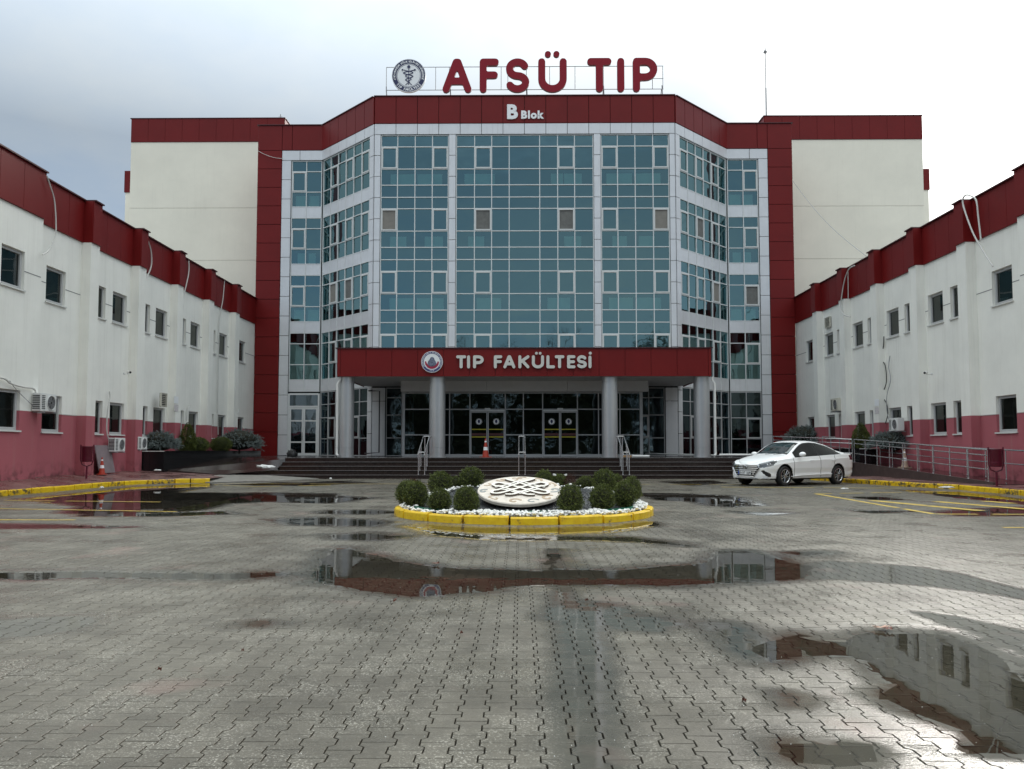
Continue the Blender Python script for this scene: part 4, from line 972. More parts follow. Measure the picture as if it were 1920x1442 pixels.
for s, lab in ((-1, 'white downpipe beside the leftmost canopy column'), (1, 'white downpipe beside the rightmost canopy column')):
    x = (-8.06 if s < 0 else 8.56); b = MB(); xb = x + s * 0.06
    b.tube([(x - s * 0.06, 34.95, 4.42), (x - s * 0.05, 34.95, 4.30), (xb, 34.95, 4.12), (xb, 34.95, 1.15), (xb - s * 0.0, 34.93, 1.0), (xb - s * 0.1, 34.8, 0.93)], 0.052, 10)
    o = b.build('downpipe', WHITEP, smooth=True); tag(o, lab, 'downpipe')
    for z in (3.4, 2.2, 1.3):
        q = MB().lathe([(0.062, z), (0.062, z + 0.05)], (xb, 34.95, 0), 10); q.build('pipe_clip', WHITEP, o)
b = MB().tube([(8.7, 34.6, 0.97), (10.6, 34.5, 0.97)], 0.05, 10); tag(b.build('drain_pipe', WHITEP, smooth=True), 'white plastic pipe lying along the landing edge right of the columns', 'pipe')
b = MB().tube([(6.3, 39.6, 1.0), (8.6, 35.3, 0.95)], 0.035, 8); tag(b.build('drain_pipe', WHITEP, smooth=True), 'thin white pipe running along the landing behind the rightmost column', 'pipe')
b = MB().tube([(-7.75, 40.2, 4.2), (-7.2, 40.3, 4.2), (-7.2, 40.3, 1.05), (-7.9, 40.1, 1.0)], 0.035, 8); tag(b.build('drain_pipe', mat('dark pipe', (0.05, 0.05, 0.055), 0.4), smooth=True), 'thin dark pipe on the wall behind the leftmost column', 'pipe')

# ------------------------------------------------------------------ tower blocks behind
def tower(label, s, u0, u1, zt=21.94, zb=20.45):
    g = thing('tower_block', label, 'building', (XC, DT, 0)); f = Face(0, 0, 0); a, c = (u0, u1) if s > 0 else (-u1, -u0)
    js = [zb, 16.25, 12.95, 9.65, 6.35, 3.05, 0]
    for z1, z0 in zip(js[:-1], js[1:]):
        b = MB(); b.box(((a + c) / 2, 6.0, (z0 + z1) / 2 - 0.0), (c - a, 12.0, z1 - z0 - 0.02)); b.build('wall', CREAM, g)
    b = MB(); b.box(((a + c) / 2, 6.0, 10.2), (c - a - 0.06, 11.9, 20.2)); b.build('core', GROOVE, g)
    ln = span(a, c, 1.12)
    for p, q in zip(ln[:-1], ln[1:]): f.box('red_panel', RED, g, p, q, zb, zt, -0.03, 0.04, 0.004, 0.012)
    for sx in (a, c):
        rf = Face(sx, 0.0 if sx == c else 12.0, R(90) if sx == c else R(-90))
        for i in range(10): rf.box('red_panel', RED, g, i * 1.2, i * 1.2 + 1.2, zb, zt, -0.03, 0.03, 0.004, 0.012)
    b = MB(); b.box(((a + c) / 2, 6.0, zt - 0.2), (c - a - 0.1, 11.9, 0.3)); b.build('roof', CONC, g)
    b = MB()
    for (x, y, w, dd) in (((a + c) / 2, 0.08, c - a + 0.14, 0.3), (a + 0.06, 6, 0.3, 11.6), (c - 0.06, 6, 0.3, 11.6)): b.box((x, y, zt + 0.02), (w, dd, 0.04))
    b.build('parapet_cap', REDCAP, g)
    # taller service block further back on the outer side
    YB = DT + 14; xo, zt2 = at_y(1741.5, 317, YB) if s > 0 else at_y(234.5, 321, YB); zb2 = at_y(1741.5, 356, YB)[1] if s > 0 else at_y(234.5, 361, YB)[1]
    xo -= XC; e0, e1 = (xo - 9, xo) if s > 0 else (xo, xo + 9)
    b = MB(); b.box(((e0 + e1) / 2, 18, zb2 / 2), (e1 - e0 - 0.15, 8, zb2)); b.build('rear_wall', CREAM, g)
    b = MB(); b.box(((e0 + e1) / 2, 17.98, (zt2 + zb2) / 2 + 0.002), (e1 - e0, 8.1, zt2 - zb2)); b.build('rear_red_band', RED, g)
    return g
tower('cream tower block with red top band left of the glazed front', -1, 15.0, 24.62)
tower('cream tower block with red top band right of the glazed front', 1, 15.0, 24.75)

# ================================================================== SIDE WINGS
def wing(label, side, XW, P0, PIT, near_edge, wides, narrows_skip=()):
    """side -1 left, +1 right. s runs along +Y; n is the distance from the wall into the courtyard"""
    g = thing('side_wing', label, 'building', (XW, 0, 0)); inn = -side
    def pt(s, z, n): return (inn * n, s, z)
    def bx(b, s0, s1, z0, z1, n0, n1): b.box((inn * (n0 + n1) / 2, (s0 + s1) / 2, (z0 + z1) / 2), (abs(n1 - n0), s1 - s0, z1 - z0))
    ZW1, ZTOP = 8.30, 9.74; END = 44.42; NEAR = 12.0; PRO = 0.33
    holes = []          # (s0, s1, z0, z1, n)
    bays = []
    def win(s0, s1, n): holes.append((s0, s1, 5.91, 7.06, n)); holes.append((s0, s1, 1.76, 2.94, n))
    pil = [P0 + PIT * k for k in range(5)]
    for k in range(4): win(pil[k] + 1.05, pil[k] + 1.65, 0); win(pil[k] + 2.15, pil[k] + 3.2, 0)
    win(pil[4] + 1.5, pil[4] + 2.45, 0)
    win(pil[0] - 1.95, pil[0] - 0.88, 0)
    for s0 in (near_edge - 1.35, near_edge - 3.4, near_edge - 5.6, near_edge - 7.8): win(s0 - 0.55, s0 + 0.5, PRO)
    def wallface(s0, s1, n, b):
        H = [h for h in holes if abs(h[4] - n) < 0.01 and h[0] > s0 and h[1] < s1]
        ss = sorted({s0, s1} | {h[0] for h in H} | {h[1] for h in H}); zs = [-0.05, 1.76, 2.94, 5.91, 7.06, ZW1]
        for a, c in zip(ss[:-1], ss[1:]):
            for z0, z1 in zip(zs[:-1], zs[1:]):
                if any(h[0] <= a + 1e-6 and h[1] >= c - 1e-6 and h[2] <= z0 + 1e-6 and h[3] >= z1 - 1e-6 for h in H): continue
                v = [pt(a, z0, n), pt(c, z0, n), pt(c, z1, n), pt(a, z1, n)]; b.add(v, [(0, 1, 2, 3)] if inn < 0 else [(3, 2, 1, 0)])
        for (a, c, z0, z1, _) in H:
            dpt = n - 0.17
            for q in ([pt(a, z0, n), pt(a, z1, n), pt(a, z1, dpt), pt(a, z0, dpt)], [pt(c, z1, n), pt(c, z0, n), pt(c, z0, dpt), pt(c, z1, dpt)], [pt(a, z1, n), pt(c, z1, n), pt(c, z1, dpt), pt(a, z1, dpt)], [pt(c, z0, n), pt(a, z0, n), pt(a, z0, dpt), pt(c, z0, dpt)]): b.add(q, [(0, 1, 2, 3)])
    b = MB(); wallface(near_edge, END, 0, b); wallface(NEAR, near_edge, PRO, b)
    b.add([pt(near_edge, -0.05, 0), pt(near_edge, -0.05, PRO), pt(near_edge, ZW1, PRO), pt(near_edge, ZW1, 0)], [(0, 1, 2, 3)])
    b.add([pt(NEAR, -0.05, PRO), pt(NEAR, -0.05, -9), pt(NEAR, ZW1, -9), pt(NEAR, ZW1, PRO)], [(0, 1, 2, 3)])
    b.build('wall', WALLP, g)
    b = MB(); bx(b, NEAR + 0.01, END - 0.02, 0, ZTOP - 0.35, -9.0, -0.22); b.build('core', DARKJ, g)
    b = MB(); bx(b, NEAR + 0.02, END - 0.01, ZTOP - 0.30, ZTOP - 0.22, -9.0, -0.05); b.build('roof', CONC, g)
    for p in pil:
        b = MB(); bx(b, p, p + 0.56, -0.05, ZW1, 0.0, PRO); b.build('pilaster', WALLP, g)
    # windows
    frm = {}
    for (s0, s1, z0, z1, n) in holes:
        w = MB(); fw = 0.055; d0, d1 = n - 0.15, n - 0.09
        bx(w, s0, s0 + fw, z0, z1, d0, d1); bx(w, s1 - fw, s1, z0, z1, d0, d1); bx(w, s0 + fw + .001, s1 - fw - .001, z1 - fw, z1, d0, d1 - .002); bx(w, s0 + fw + .001, s1 - fw - .001, z0, z0 + fw, d0, d1 - .002)
        if s1 - s0 > 0.9:
            w2 = s0 + fw + 0.02; bx(w, s0 + fw + .002, s0 + fw + .035, z0 + fw + .002, z1 - fw - .002, d0 + .01, d1 + .012); bx(w, s1 - fw - .035, s1 - fw - .002, z0 + fw + .002, z1 - fw - .002, d0 + .01, d1 + .012); bx(w, s0 + fw + .036, s1 - fw - .036, z1 - fw - .035, z1 - fw - .002, d0 + .01, d1 + .01); bx(w, s0 + fw + .036, s1 - fw - .036, z0 + fw + .002, z0 + fw + .035, d0 + .01, d1 + .01)
        wo = w.build('window', PVC, g)
        sz = (s1 - s0 - 0.1, z1 - z0 - 0.1)
        pane('pane', GLASSW, wo, pt((s0 + s1) / 2, (z0 + z1) / 2, n - 0.125), sz[0], sz[1], R(90) if inn > 0 else R(-90), 0.004)
        si = MB(); bx(si, s0 - 0.04, s1 + 0.04, z0 - 0.045, z0 + 0.002, n - 0.10, n + 0.05); si.build('sill', SILL, wo)
        ii = MB(); bx(ii, s0, s1, z0, z1, n - 0.205, n - 0.20); ii.build('blind', random.choice((BLINDW, BLINDW, BLINDW2, INTER)), wo)
    # grooves between the windows: thin shadow strips let into the render
    hs = sorted([h for h in holes if h[2] > 5 and abs(h[4]) < 0.01]); edges = []
    stops = [near_edge] + [v for p in pil for v in (p, p + 0.56)] + [END]
    for i in range(0, len(stops), 2):
        a, c = stops[i], stops[i + 1]; cur = a
        for h in hs:
            if a < h[0] < c: edges.append((cur, h[0])); cur = h[1]
        edges.append((cur, c))
    gb = MB()
    for a, c in edges:
        if c - a > 0.08: bx(gb, a, c, 6.47, 6.495, 0.0, 0.006)
    for h in sorted([h for h in holes if h[2] > 5 and abs(h[4] - PRO) < 0.01]): bx(gb, h[1], h[1] + 0.8, 6.47, 6.495, PRO, PRO + 0.006)
    gb.build('render_groove', GROOVE, g)
    gb = MB()
    for a, c in ((near_edge, pil[0]),) + tuple((p + 0.56, (pil + [END])[i + 1]) for i, p in enumerate(pil)):
        cur = a
        for h in sorted([h for h in holes if h[2] < 5 and abs(h[4]) < 0.01 and a < h[0] < c]): bx(gb, cur, h[0], 2.335, 2.36, 0.0, 0.010); cur = h[1]
        bx(gb, cur, c, 2.335, 2.36, 0.0, 0.010)
    gb.build('paint_edge_trim', mat('trim grey', (0.45, 0.40, 0.38), 0.7), g)
    # red cassette band
    def band(s0, s1, n, m):
        for k in range(m):
            a = s0 + (s1 - s0) * k / m; c = s0 + (s1 - s0) * (k + 1) / m
            slab('red_panel', RED, g, pt((a + c) / 2, (ZW1 + ZTOP) / 2, n + 0.03), (0.06, c - a - 0.012, ZTOP - ZW1 - 0.004), 0, 0.004)
        bb = MB(); bx(bb, s0, s1, ZTOP, ZTOP + 0.045, n - 0.35, n + 0.13); bb.build('parapet_cap', REDCAP, g)
        bb = MB(); bx(bb, s0 + 0.004, s1 - 0.004, ZW1 + 0.01, ZTOP - 0.01, n - 0.2, n - 0.004); bb.build('band_backing', REDCAP, g)
    band(NEAR, near_edge, PRO, 11)
    st = [near_edge] + [v for p in pil for v in (p, p + 0.56)] + [END]
    for i in range(0, len(st), 2): band(st[i], st[i + 1], 0, 3)
    for i in range(1, len(st) - 1, 2):
        band(st[i], st[i + 1], PRO, 1)
    for i, sx in enumerate([near_edge] + [v for p in pil for v in (p, p + 0.56)]):
        slab('red_panel', RED, g, pt(sx + (-0.0 if (i % 2) else 0.0), (ZW1 + ZTOP) / 2, PRO / 2 + 0.045), (PRO - 0.03, 0.02, ZTOP - ZW1 - 0.004))
    return g, pt
wl, ptL = wing('long white and pink side wing on the left with red roof band', -1, -15.04, 26.6, 3.45, 23.88, None)
wr, ptR = wing('long white and pink side wing on the right with red roof band', 1, 15.57, 26.82, 3.40, 24.0, None)

# ================================================================== LETTERS AND EMBLEMS
def contour_mesh(lines, r, depth, mats, name, bevel=0.0, cell=None):
    """round-ended strokes merged into one outline, filled and given thickness; lies in XY, front = +Z"""
    cell = cell or r / 3.5; pts = np.array([p for ln in lines for p in ln]); x0, y0 = pts.min(0) - r - 2 * cell; x1, y1 = pts.max(0) + r + 2 * cell
    gx = np.arange(x0, x1 + cell, cell); gy = np.arange(y0, y1 + cell, cell); GX, GY = np.meshgrid(gx, gy); D = np.full(GX.shape, 1e9)
    for ln in lines:
        ln = ln if len(ln) > 1 else [ln[0], (ln[0][0] + 1e-5, ln[0][1])]
        for (ax, ay), (bx_, by) in zip(ln[:-1], ln[1:]):
            ex, ey = bx_ - ax, by - ay; t = np.clip(((GX - ax) * ex + (GY - ay) * ey) / (ex * ex + ey * ey + 1e-12), 0, 1)
            D = np.minimum(D, np.hypot(GX - ax - t * ex, GY - ay - t * ey))
    D -= r; I = D < 0; seg = {}
    def edge(j, i, k):  # k 0: horizontal edge from (j,i) to (j,i+1); 1: vertical
        if k == 0: a, b = D[j, i], D[j, i + 1]; t = a / (a - b); return (gx[i] + t * cell, gy[j])
        a, b = D[j, i], D[j + 1, i]; t = a / (a - b); return (gx[i], gy[j] + t * cell)
    for j in range(len(gy) - 1):
        row = I[j, :-1].astype(int) + I[j, 1:] * 2 + I[j + 1, 1:] * 4 + I[j + 1, :-1] * 8
        for i in np.nonzero((row > 0) & (row < 15))[0]:
            c = row[i]; B, Rr, T, L = (j, i, 0), (j, i + 1, 1), (j + 1, i, 0), (j, i, 1)
            for a, b in {1: [(L, B)], 2: [(B, Rr)], 3: [(L, Rr)], 4: [(Rr, T)], 5: [(L, T), (Rr, B)], 6: [(B, T)], 7: [(L, T)], 8: [(T, L)], 9: [(T, B)], 10: [(T, Rr), (B, L)], 11: [(T, Rr)], 12: [(Rr, L)], 13: [(Rr, B)], 14: [(B, L)]}[c]: seg[a] = b
    cu = bpy.data.curves.new(name, 'CURVE'); cu.dimensions = '2D'; cu.fill_mode = 'BOTH'; cu.extrude = max(depth / 2 - bevel, 0.0002); cu.bevel_depth = bevel
    while seg:
        k0 = next(iter(seg)); k = k0; loop = []
        while k in seg: loop.append(edge(*k)); k = seg.pop(k)
        if len(loop) < 4: continue
        if len(loop) > 60: loop = loop[::2]
        sp = cu.splines.new('POLY'); sp.points.add(len(loop) - 1); sp.use_cyclic_u = True
        for q, p in zip(sp.points, loop): q.co = (p[0], p[1], 0, 1)
    o = bpy.data.objects.new(name, cu); COL.objects.link(o); me = bpy.data.meshes.new_from_object(o.evaluated_get(bpy.context.evaluated_depsgraph_get()))
    bpy.data.objects.remove(o); bpy.data.curves.remove(cu); me.materials.clear()
    for m in mats: me.materials.append(m)
    if len(mats) > 1:
        for f in me.polygons: f.material_index = 0 if f.normal.z > 0.5 else 1
    return me
def arc(cx, cy, rx, ry, a0, a1, n=10): return [(cx + rx * math.cos(R(a0 + (a1 - a0) * i / n)), cy + ry * math.sin(R(a0 + (a1 - a0) * i / n))) for i in range(n + 1)]
GLY = {
 'A': ([[(0, 0), (0.46, 1), (0.54, 1), (1, 0)], [(0.2, 0.30), (0.8, 0.30)]]), 'F': ([[(0, 0), (0, 1), (1, 1)], [(0, 0.52), (0.92, 0.52)]]),
 'T': ([[(0, 1), (1, 1)], [(0.5, 1), (0.5, 0)]]), 'I': ([[(0, 0), (0, 1)]]), 'L': ([[(0, 1), (0, 0), (1, 0)]]), 'E': ([[(1, 1), (0, 1), (0, 0), (1, 0)], [(0, 0.5), (0.92, 0.5)]]),
 'P': ([[(0, 0), (0, 1), (0.5, 1)] + arc(0.5, 0.71, 0.5, 0.29, 90, -90) + [(0, 0.42)]]), 'K': ([[(0, 0), (0, 1)], [(1, 1), (0.05, 0.47)], [(0.3, 0.6), (1, 0)]]),
 'S': ([arc(0.5, 0.745, 0.48, 0.255, 25, 270, 14) + arc(0.5, 0.245, 0.5, 0.245, 90, -155, 14)[1:]]),
 'U': ([[(0, 1), (0, 0.36)] + arc(0.5, 0.36, 0.5, 0.36, 180, 360, 14) + [(1, 1)]])}
def letter(name, g, parent, x0, x1, z0, z1, r, y, depth, mats, dots=(), bevel=0.0):
    w, h = x1 - x0 - 2 * r, z1 - z0 - 2 * r
    me = contour_mesh([[(r + px * w, r + pz * h) for px, pz in ln] for ln in GLY[g]], r, depth, mats, name, bevel)
    o = new_obj(name, me, parent); o.location = (x0, y, z0); o.rotation_euler = (R(90), 0, 0)
    for (dx, dz, dr) in dots:
        m2 = contour_mesh([[(0.0, 0.0)]], dr, depth, mats, 'letter_dot', bevel); d = new_obj('letter_dot', m2, o); d.location = (dx - x0, dz - z0, 0)
    return o
_fc = {}
def glyph_geo(ch, size, bold, extrude=0.0):
    key = (ch, size, bold, extrude)
    if key not in _fc:
        c = bpy.data.curves.new('t', 'FONT'); c.body = ch; c.size = size; c.offset = bold; c.extrude = extrude; c.resolution_u = 3
        o = bpy.data.objects.new('t', c); COL.objects.link(o); me = bpy.data.meshes.new_from_object(o.evaluated_get(bpy.context.evaluated_depsgraph_get()))
        v = [tuple(q.co) for q in me.vertices]; f = [tuple(p.vertices) for p in me.polygons]
        bpy.data.objects.remove(o); bpy.data.curves.remove(c); bpy.data.meshes.remove(me); _fc[key] = (v, f)
    return _fc[key]
def text_obj(body, size, bold, extrude, m, name, parent, loc, widths=0.68, center=False, rotx=90, rz=0):
    b = MB(); x = 0
    for ch in body:
        if ch == ' ': x += size * 0.32; continue
        v, f = glyph_geo(ch, size, bold, extrude); mn = min(p[0] for p in v); mx = max(p[0] for p in v)
        b.add([(p[0] - mn + x, p[1], p[2]) for p in v], f); x += mx - mn + size * 0.07
    if center: b.v = [(p[0] - x / 2, p[1], p[2]) for p in b.v]
    o = b.build(name, m, parent); o.location = loc; o.rotation_euler = (R(rotx), 0, rz); return o
def ring_text(body, radius, mid_deg, step_deg, size, bold, m, name, parent, y, inward=False):
    """letters around a disc in the XZ plane; mid_deg 90 = top"""
    b = MB(); n = len(body)
    for i, ch in enumerate(body):
        if ch == ' ': continue
        v, f = glyph_geo(ch, size, bold); cxx = (min(p[0] for p in v) + max(p[0] for p in v)) / 2
        k = i - (n - 1) / 2; a = R(mid_deg + (k if inward else -k) * step_deg); rot = a + (R(90) if inward else -R(90))
        for_p = []
        for p in v:
            px_, pz_ = p[0] - cxx, p[1] - size * 0.35; for_p.append((radius * math.cos(a) + px_ * math.cos(rot) - pz_ * math.sin(rot), y, radius * math.sin(a) + px_ * math.sin(rot) + pz_ * math.cos(rot)))
        b.add(for_p, f)
    return b.build(name, m, parent)
def disc(name, m, parent, r0, r1, y, loc=(0, 0, 0), th=0.0, seg=56):
    b = MB().lathe([(r0, y + th), (r1, y + th)] if not th else [(r1, y + th), (r1, y), (r0, y)], (0, 0, 0), seg, axis='y')
    o = b.build(name, m, parent); o.location = loc; return o

# ---- roof sign
DS = 40.95
sg = thing('roof_sign', 'large red AFSÜ TIP letters on a thin steel frame on the roof edge', 'sign', (0, DS, 0))
def zx(x, y): a, z = at_y(x, y, DS); return a, z
zb0, zt0 = zx(960, 174.2)[1], zx(960, 110.8)[1]
for ch, p0, p1 in (('A', 430, 610), ('F', 660, 779), ('S', 821, 968), ('U', 1023, 1200), ('T', 1327, 1478), ('I', 1513, 1558), ('P', 1610, 1762)):
    x0, x1 = zx(700 + p0 / 3.31, 140)[0], zx(700 + p1 / 3.31, 140)[0]
    dots = [(zx(700 + q / 3.31, 103)[0], zx(960, 103)[1], 0.165) for q in (1083, 1136)] if ch == 'U' else ()
    letter('letter', ch, sg, x0, x1, zb0, zt0, 0.188, 0, 0.16, [SIGNRED, mat('letter side', (0.14, 0.008, 0.015), 0.5)], dots)
def hx(p): return zx(700 + p / 3.31, 140)[0]
hz0, hz1, hzr = zx(960, 60 + 350 / 3.31)[1], zx(960, 60 + 207 / 3.31)[1], ZR + 0.05
b = MB()
for p in (78, 385, 470, 793, 835, 950, 1095, 1253, 1430, 1735, 1800): b.tube([(hx(p), 0.16, hz0), (hx(p), 0.16, hz1)], 0.018, 5)
for z in (hz0, hz1): b.tube([(hx(78), 0.16, z), (hx(1803), 0.16, z)], 0.02, 5)
b.build('frame', CABLE, sg)
for p in (78, 476, 952, 1430, 1794):
    b = MB().tube([(hx(p), 0.16, hz0 + 0.2), (hx(p) + 0.03, 0.16, hzr)], 0.028, 5); b.tube([(hx(p) - 0.02, 0.2, hz0), (hx(p) + 0.02, 0.9, hzr)], 0.022, 5); b.build('leg', CABLE, sg)
b = MB().tube([(hx(1735), 0.16, hz0), (hx(1735), 0.16, zx(960, 60 + 285 / 3.31)[1]), (hx(1803), 0.16, zx(960, 60 + 285 / 3.31)[1])], 0.018, 5); b.build('frame', CABLE, sg)
# ---- round roof emblem
ex, ez = zx(766.5, 142); re_ = 0.905
em = thing('round_emblem', 'round navy and white roof emblem with snake and staff left of the big letters', 'emblem', (ex, DS - 0.02, ez))
disc('backing', SIGNW, em, 0.0, re_, 0.0, th=0.0); b = MB().lathe([(re_, 0.14), (re_, -0.001)], (0, 0, 0), 56, axis='y'); b.build('rim', SIGNW, em)
b = MB().lathe([(0.0, 0.14), (re_, 0.14)], (0, 0, 0), 56, axis='y'); b.build('back', CABLE, em)
disc('navy_ring', NAVY, em, re_ * 0.72, re_ * 0.965, -0.006); disc('inner_ring', NAVY, em, re_ * 0.665, re_ * 0.685, -0.006)
ring_text('AFYONKARAHİSAR SAĞLIK BİLİMLERİ ÜNİVERSİTESİ', re_ * 0.84, 90, 4.9, 0.135, 0.004, SIGNW, 'ring_lettering', em, -0.012)
ring_text('TIP FAKÜLTESİ', re_ * 0.845, 270, 8.2, 0.19, 0.007, SIGNW, 'ring_lettering', em, -0.012, inward=True)
for a in (193, -13):
    disc('dot', SIGNW, em, 0, 0.032, -0.012, (re_ * 0.845 * math.cos(R(a)), 0, re_ * 0.845 * math.sin(R(a))), seg=12)
sn = [(0.30 * math.cos(R(t)) * (1 - 0.0009 * (t - 90)) , 0) for t in (0,)]
serp = []
for i in range(61):
    t = i / 60; amp = 0.33 * (1 - 0.62 * t); serp.append((amp * math.sin(t * math.pi * 3.5 + math.pi / 2 + 0.35), 0.30 - 0.66 * t))
serp2 = [(-x, z) for x, z in serp]
me = contour_mesh([serp], 0.026, 0.004, [NAVY], 'snake'); o = new_obj('snake', me, em); o.rotation_euler = (R(90), 0, 0); o.location = (0, -0.010, 0)
me = contour_mesh([[(x * 0.8, z * 0.92 + 0.02) for x, z in serp2]], 0.020, 0.004, [NAVY], 'snake'); o = new_obj('snake', me, em); o.rotation_euler = (R(90), 0, 0); o.location = (0, -0.016, 0)
me = contour_mesh([[(0, 0.44), (0, -0.50)], [(0, -0.36), (-0.16, -0.52)], [(0, -0.36), (0.16, -0.52)]], 0.017, 0.004, [NAVY], 'staff'); o = new_obj('staff', me, em); o.rotation_euler = (R(90), 0, 0); o.location = (0, -0.022, 0)
disc('staff_knob', NAVY, em, 0, 0.085, -0.028, (0, 0, 0.47), seg=20)
for s in (-1, 1): disc('snake_head', NAVY, em, 0, 0.05, -0.026, (s * 0.33, 0, 0.30), seg=14)
# ---- B Blok
bs = thing('block_sign', 'white B Blok letters on the red band above the glazing', 'sign', (0, D0 - 0.09, 0))
DB = D0 - 0.1
xb, zb1 = at_y(950.8, 222.2, DB); o = text_obj('B', 1.02, 0.046, 0.03, SIGNW, 'letter', bs, (xb, -0.03, zb1))
xk, zk = at_y(977.2, 222.2, DB); o = text_obj('Blok', 0.56, 0.027, 0.025, SIGNW, 'letters', bs, (xk, -0.03, zk))
# ---- canopy sign
cs = thing('canopy_sign', 'pale grey TIP FAKÜLTESİ letters on the red canopy front', 'sign', (0, 34.75, 0)); DCN = 34.72
def cxz(x, y): return at_y(x, y, DCN)
cb, ct = cxz(960, 690.8)[1], cxz(960, 666.3)[1]
lets = [('T', 855.3, 874.2), ('I', 875.8, 882), ('P', 887, 907), ('F', 926, 941.8), ('A', 943.8, 966.2), ('K', 971.9, 992.7), ('U', 997.2, 1020), ('L', 1024.5, 1040.6), ('T', 1040.1, 1058.2), ('E', 1063.2, 1078.9), ('S', 1081.5, 1100.2), ('I', 1103.3, 1109.9)]
for i, (ch, a, c) in enumerate(lets):
    x0, x1 = cxz(a, 680)[0], cxz(c, 680)[0]; dots = ()
    if ch == 'U': dots = [(cxz(q, 662)[0], cxz(960, 662.6)[1], 0.062) for q in (1005.8, 1012.8)]
    if i == 11: dots = [(cxz(1106.6, 662)[0], cxz(960, 662.6)[1], 0.068)]
    letter('letter', ch, cs, x0, x1, cb, ct - (0.02 if i == 11 else 0), 0.066, -0.03, 0.06, [LETGREY, LETEDGE], dots)
cx_, cz_ = cxz(810, 678.5); rc = 0.475
ce = thing('round_emblem', 'round white university emblem with red crescent and grey rock on the canopy', 'emblem', (cx_, 34.70, cz_))
disc('face', SIGNW, ce, 0, rc, 0.0); b = MB().lathe([(rc, 0.1), (rc, -0.001)], (0, 0, 0), 48, axis='y'); b.build('rim', SIGNW, ce)
disc('navy_ring', mat('navy ring', (0.05, 0.06, 0.19), 0.4), ce, rc * 0.76, rc * 0.95, -0.005)
ring_text('AFYONKARAHİSAR SAĞLIK BİLİMLERİ ÜNİVERSİTESİ', rc * 0.855, 90, 5.6, 0.062, 0.002, SIGNW, 'ring_lettering', ce, -0.010)
ring_text('2018', rc * 0.85, 270, 7, 0.06, 0.002, SIGNW, 'ring_lettering', ce, -0.010, inward=True)
cres = [(0.66 * rc * math.cos(R(t)), 0.66 * rc * math.sin(R(t))) for t in range(175, 366, 8)] + [(0.52 * rc * 1.02 * math.cos(R(t)), 0.10 * rc + 0.52 * rc * math.sin(R(t)) - 0.06 * rc * 0) for t in range(355, 184, -8)]
b = MB().add([(x, -0.010, z) for x, z in cres], [tuple(range(len(cres)))]); b.build('crescent', mat('crescent red', (0.36, 0.02, 0.06), 0.4), ce)
rock = [(-.42, -.22), (-.36, .05), (-.22, .22), (-.14, .40), (.02, .47), (.18, .38), (.24, .22), (.36, .02), (.44, -.24), (.2, -.42), (-.1, -.46), (-.3, -.36)]
b = MB().add([(x * rc * .98, -0.015, z * rc * .98) for x, z in rock], [tuple(range(12))]); b.build('rock_mark', mat('rock grey blue', (0.16, 0.18, 0.26), 0.5, noise=0.8, nscale=18), ce)

# ---- mast and aerials
tm, tz = at_y(1434, 218, 49.5); tt = at_y(1431, 90, 49.5)[1]
b = MB().tube([(0, 0, 0), (0, 0, (tt - 21.7) * 0.5)], 0.045, 8); b.tube([(0, 0, (tt - 21.7) * 0.5), (0, 0, tt - 21.7)], 0.028, 8)
b.lathe([(0.0, tt - 21.75), (0.12, tt - 21.95), (0.0, tt - 22.15)], (0, 0, 0), 8); b.tube([(-0.16, 0, tt - 22.0), (0.16, 0, tt - 22.0)], 0.015, 5)
o = b.build('lightning_mast', CABLE); o.location = (tm + 0.1, 49.5, 21.7); tag(o, 'tall thin lightning mast on the right tower roof', 'mast')
b = MB().tube([(0, 0, 0), (0, 0, 0.9)], 0.03, 6); b.tube([(-0.12, 0, 0.75), (0.12, 0, 0.75)], 0.012, 4); o = b.build('aerial', CABLE); o.location = (at_y(526, 220, 49)[0], 49, 21.6); tag(o, 'short aerial at the inner end of the left tower roof', 'aerial')

# ================================================================== FITTINGS ON THE WINGS
def cable(label, pts, X, r, m, cat='cable', extra=None):
    P = []
    for x, y in pts:
        Yd, z = at_x(x, y, X); P.append((X, Yd, z))
    if extra: P = extra(P)
    Q = []
    for i in range(len(P) - 1):
        p0, p1, p2, p3 = [Vector(P[max(0, min(len(P) - 1, j))]) for j in (i - 1, i, i + 1, i + 2)]
        for k in range(6):
            t = k / 6; Q.append(0.5 * ((2 * p1) + (p2 - p0) * t + (2 * p0 - 5 * p1 + 4 * p2 - p3) * t * t + (3 * p1 - p0 - 3 * p2 + p3) * t ** 3))
    Q.append(Vector(P[-1])); o = MB().tube(Q, r, 6).build('hose' if m is HOSE else 'cable', m, smooth=True); return tag(o, label, cat)
cable('white hose hanging from the roof edge at the near end of the left wing', [(88, 330), (93, 345), (102, 375), (105, 420), (103, 445), (93, 468), (80, 478)], -14.55, 0.022, HOSE, 'hose')
cable('white hose hanging over the red band above the second pilaster of the left wing', [(276, 447), (283, 470), (284, 495), (279, 512), (272, 524)], -14.85, 0.028, HOSE, 'hose')
cable('white hose dropping to the wall above the narrow window of the left wing', [(354, 489), (354, 510), (349, 535), (343, 560), (343, 575), (342, 588)], -14.85, 0.026, HOSE, 'hose')
cable('long thin cable down the far part of the left wing wall', [(421, 525), (418, 560), (411, 608), (409, 700), (408, 760), (409, 815)], -14.95, 0.022, HOSE)
cable('pale pipe running down to the lower air conditioner on the left wing', [(205, 734), (206, 746), (202, 770), (200, 805), (204, 826)], -14.92, 0.022, HOSE, 'pipe')
cable('white pipe bundle above the air conditioner beside the left window', [(-20, 706), (8, 710), (20, 719), (45, 726), (63, 729), (68, 742), (67, 760)], -14.62, 0.026, HOSE, 'pipe')
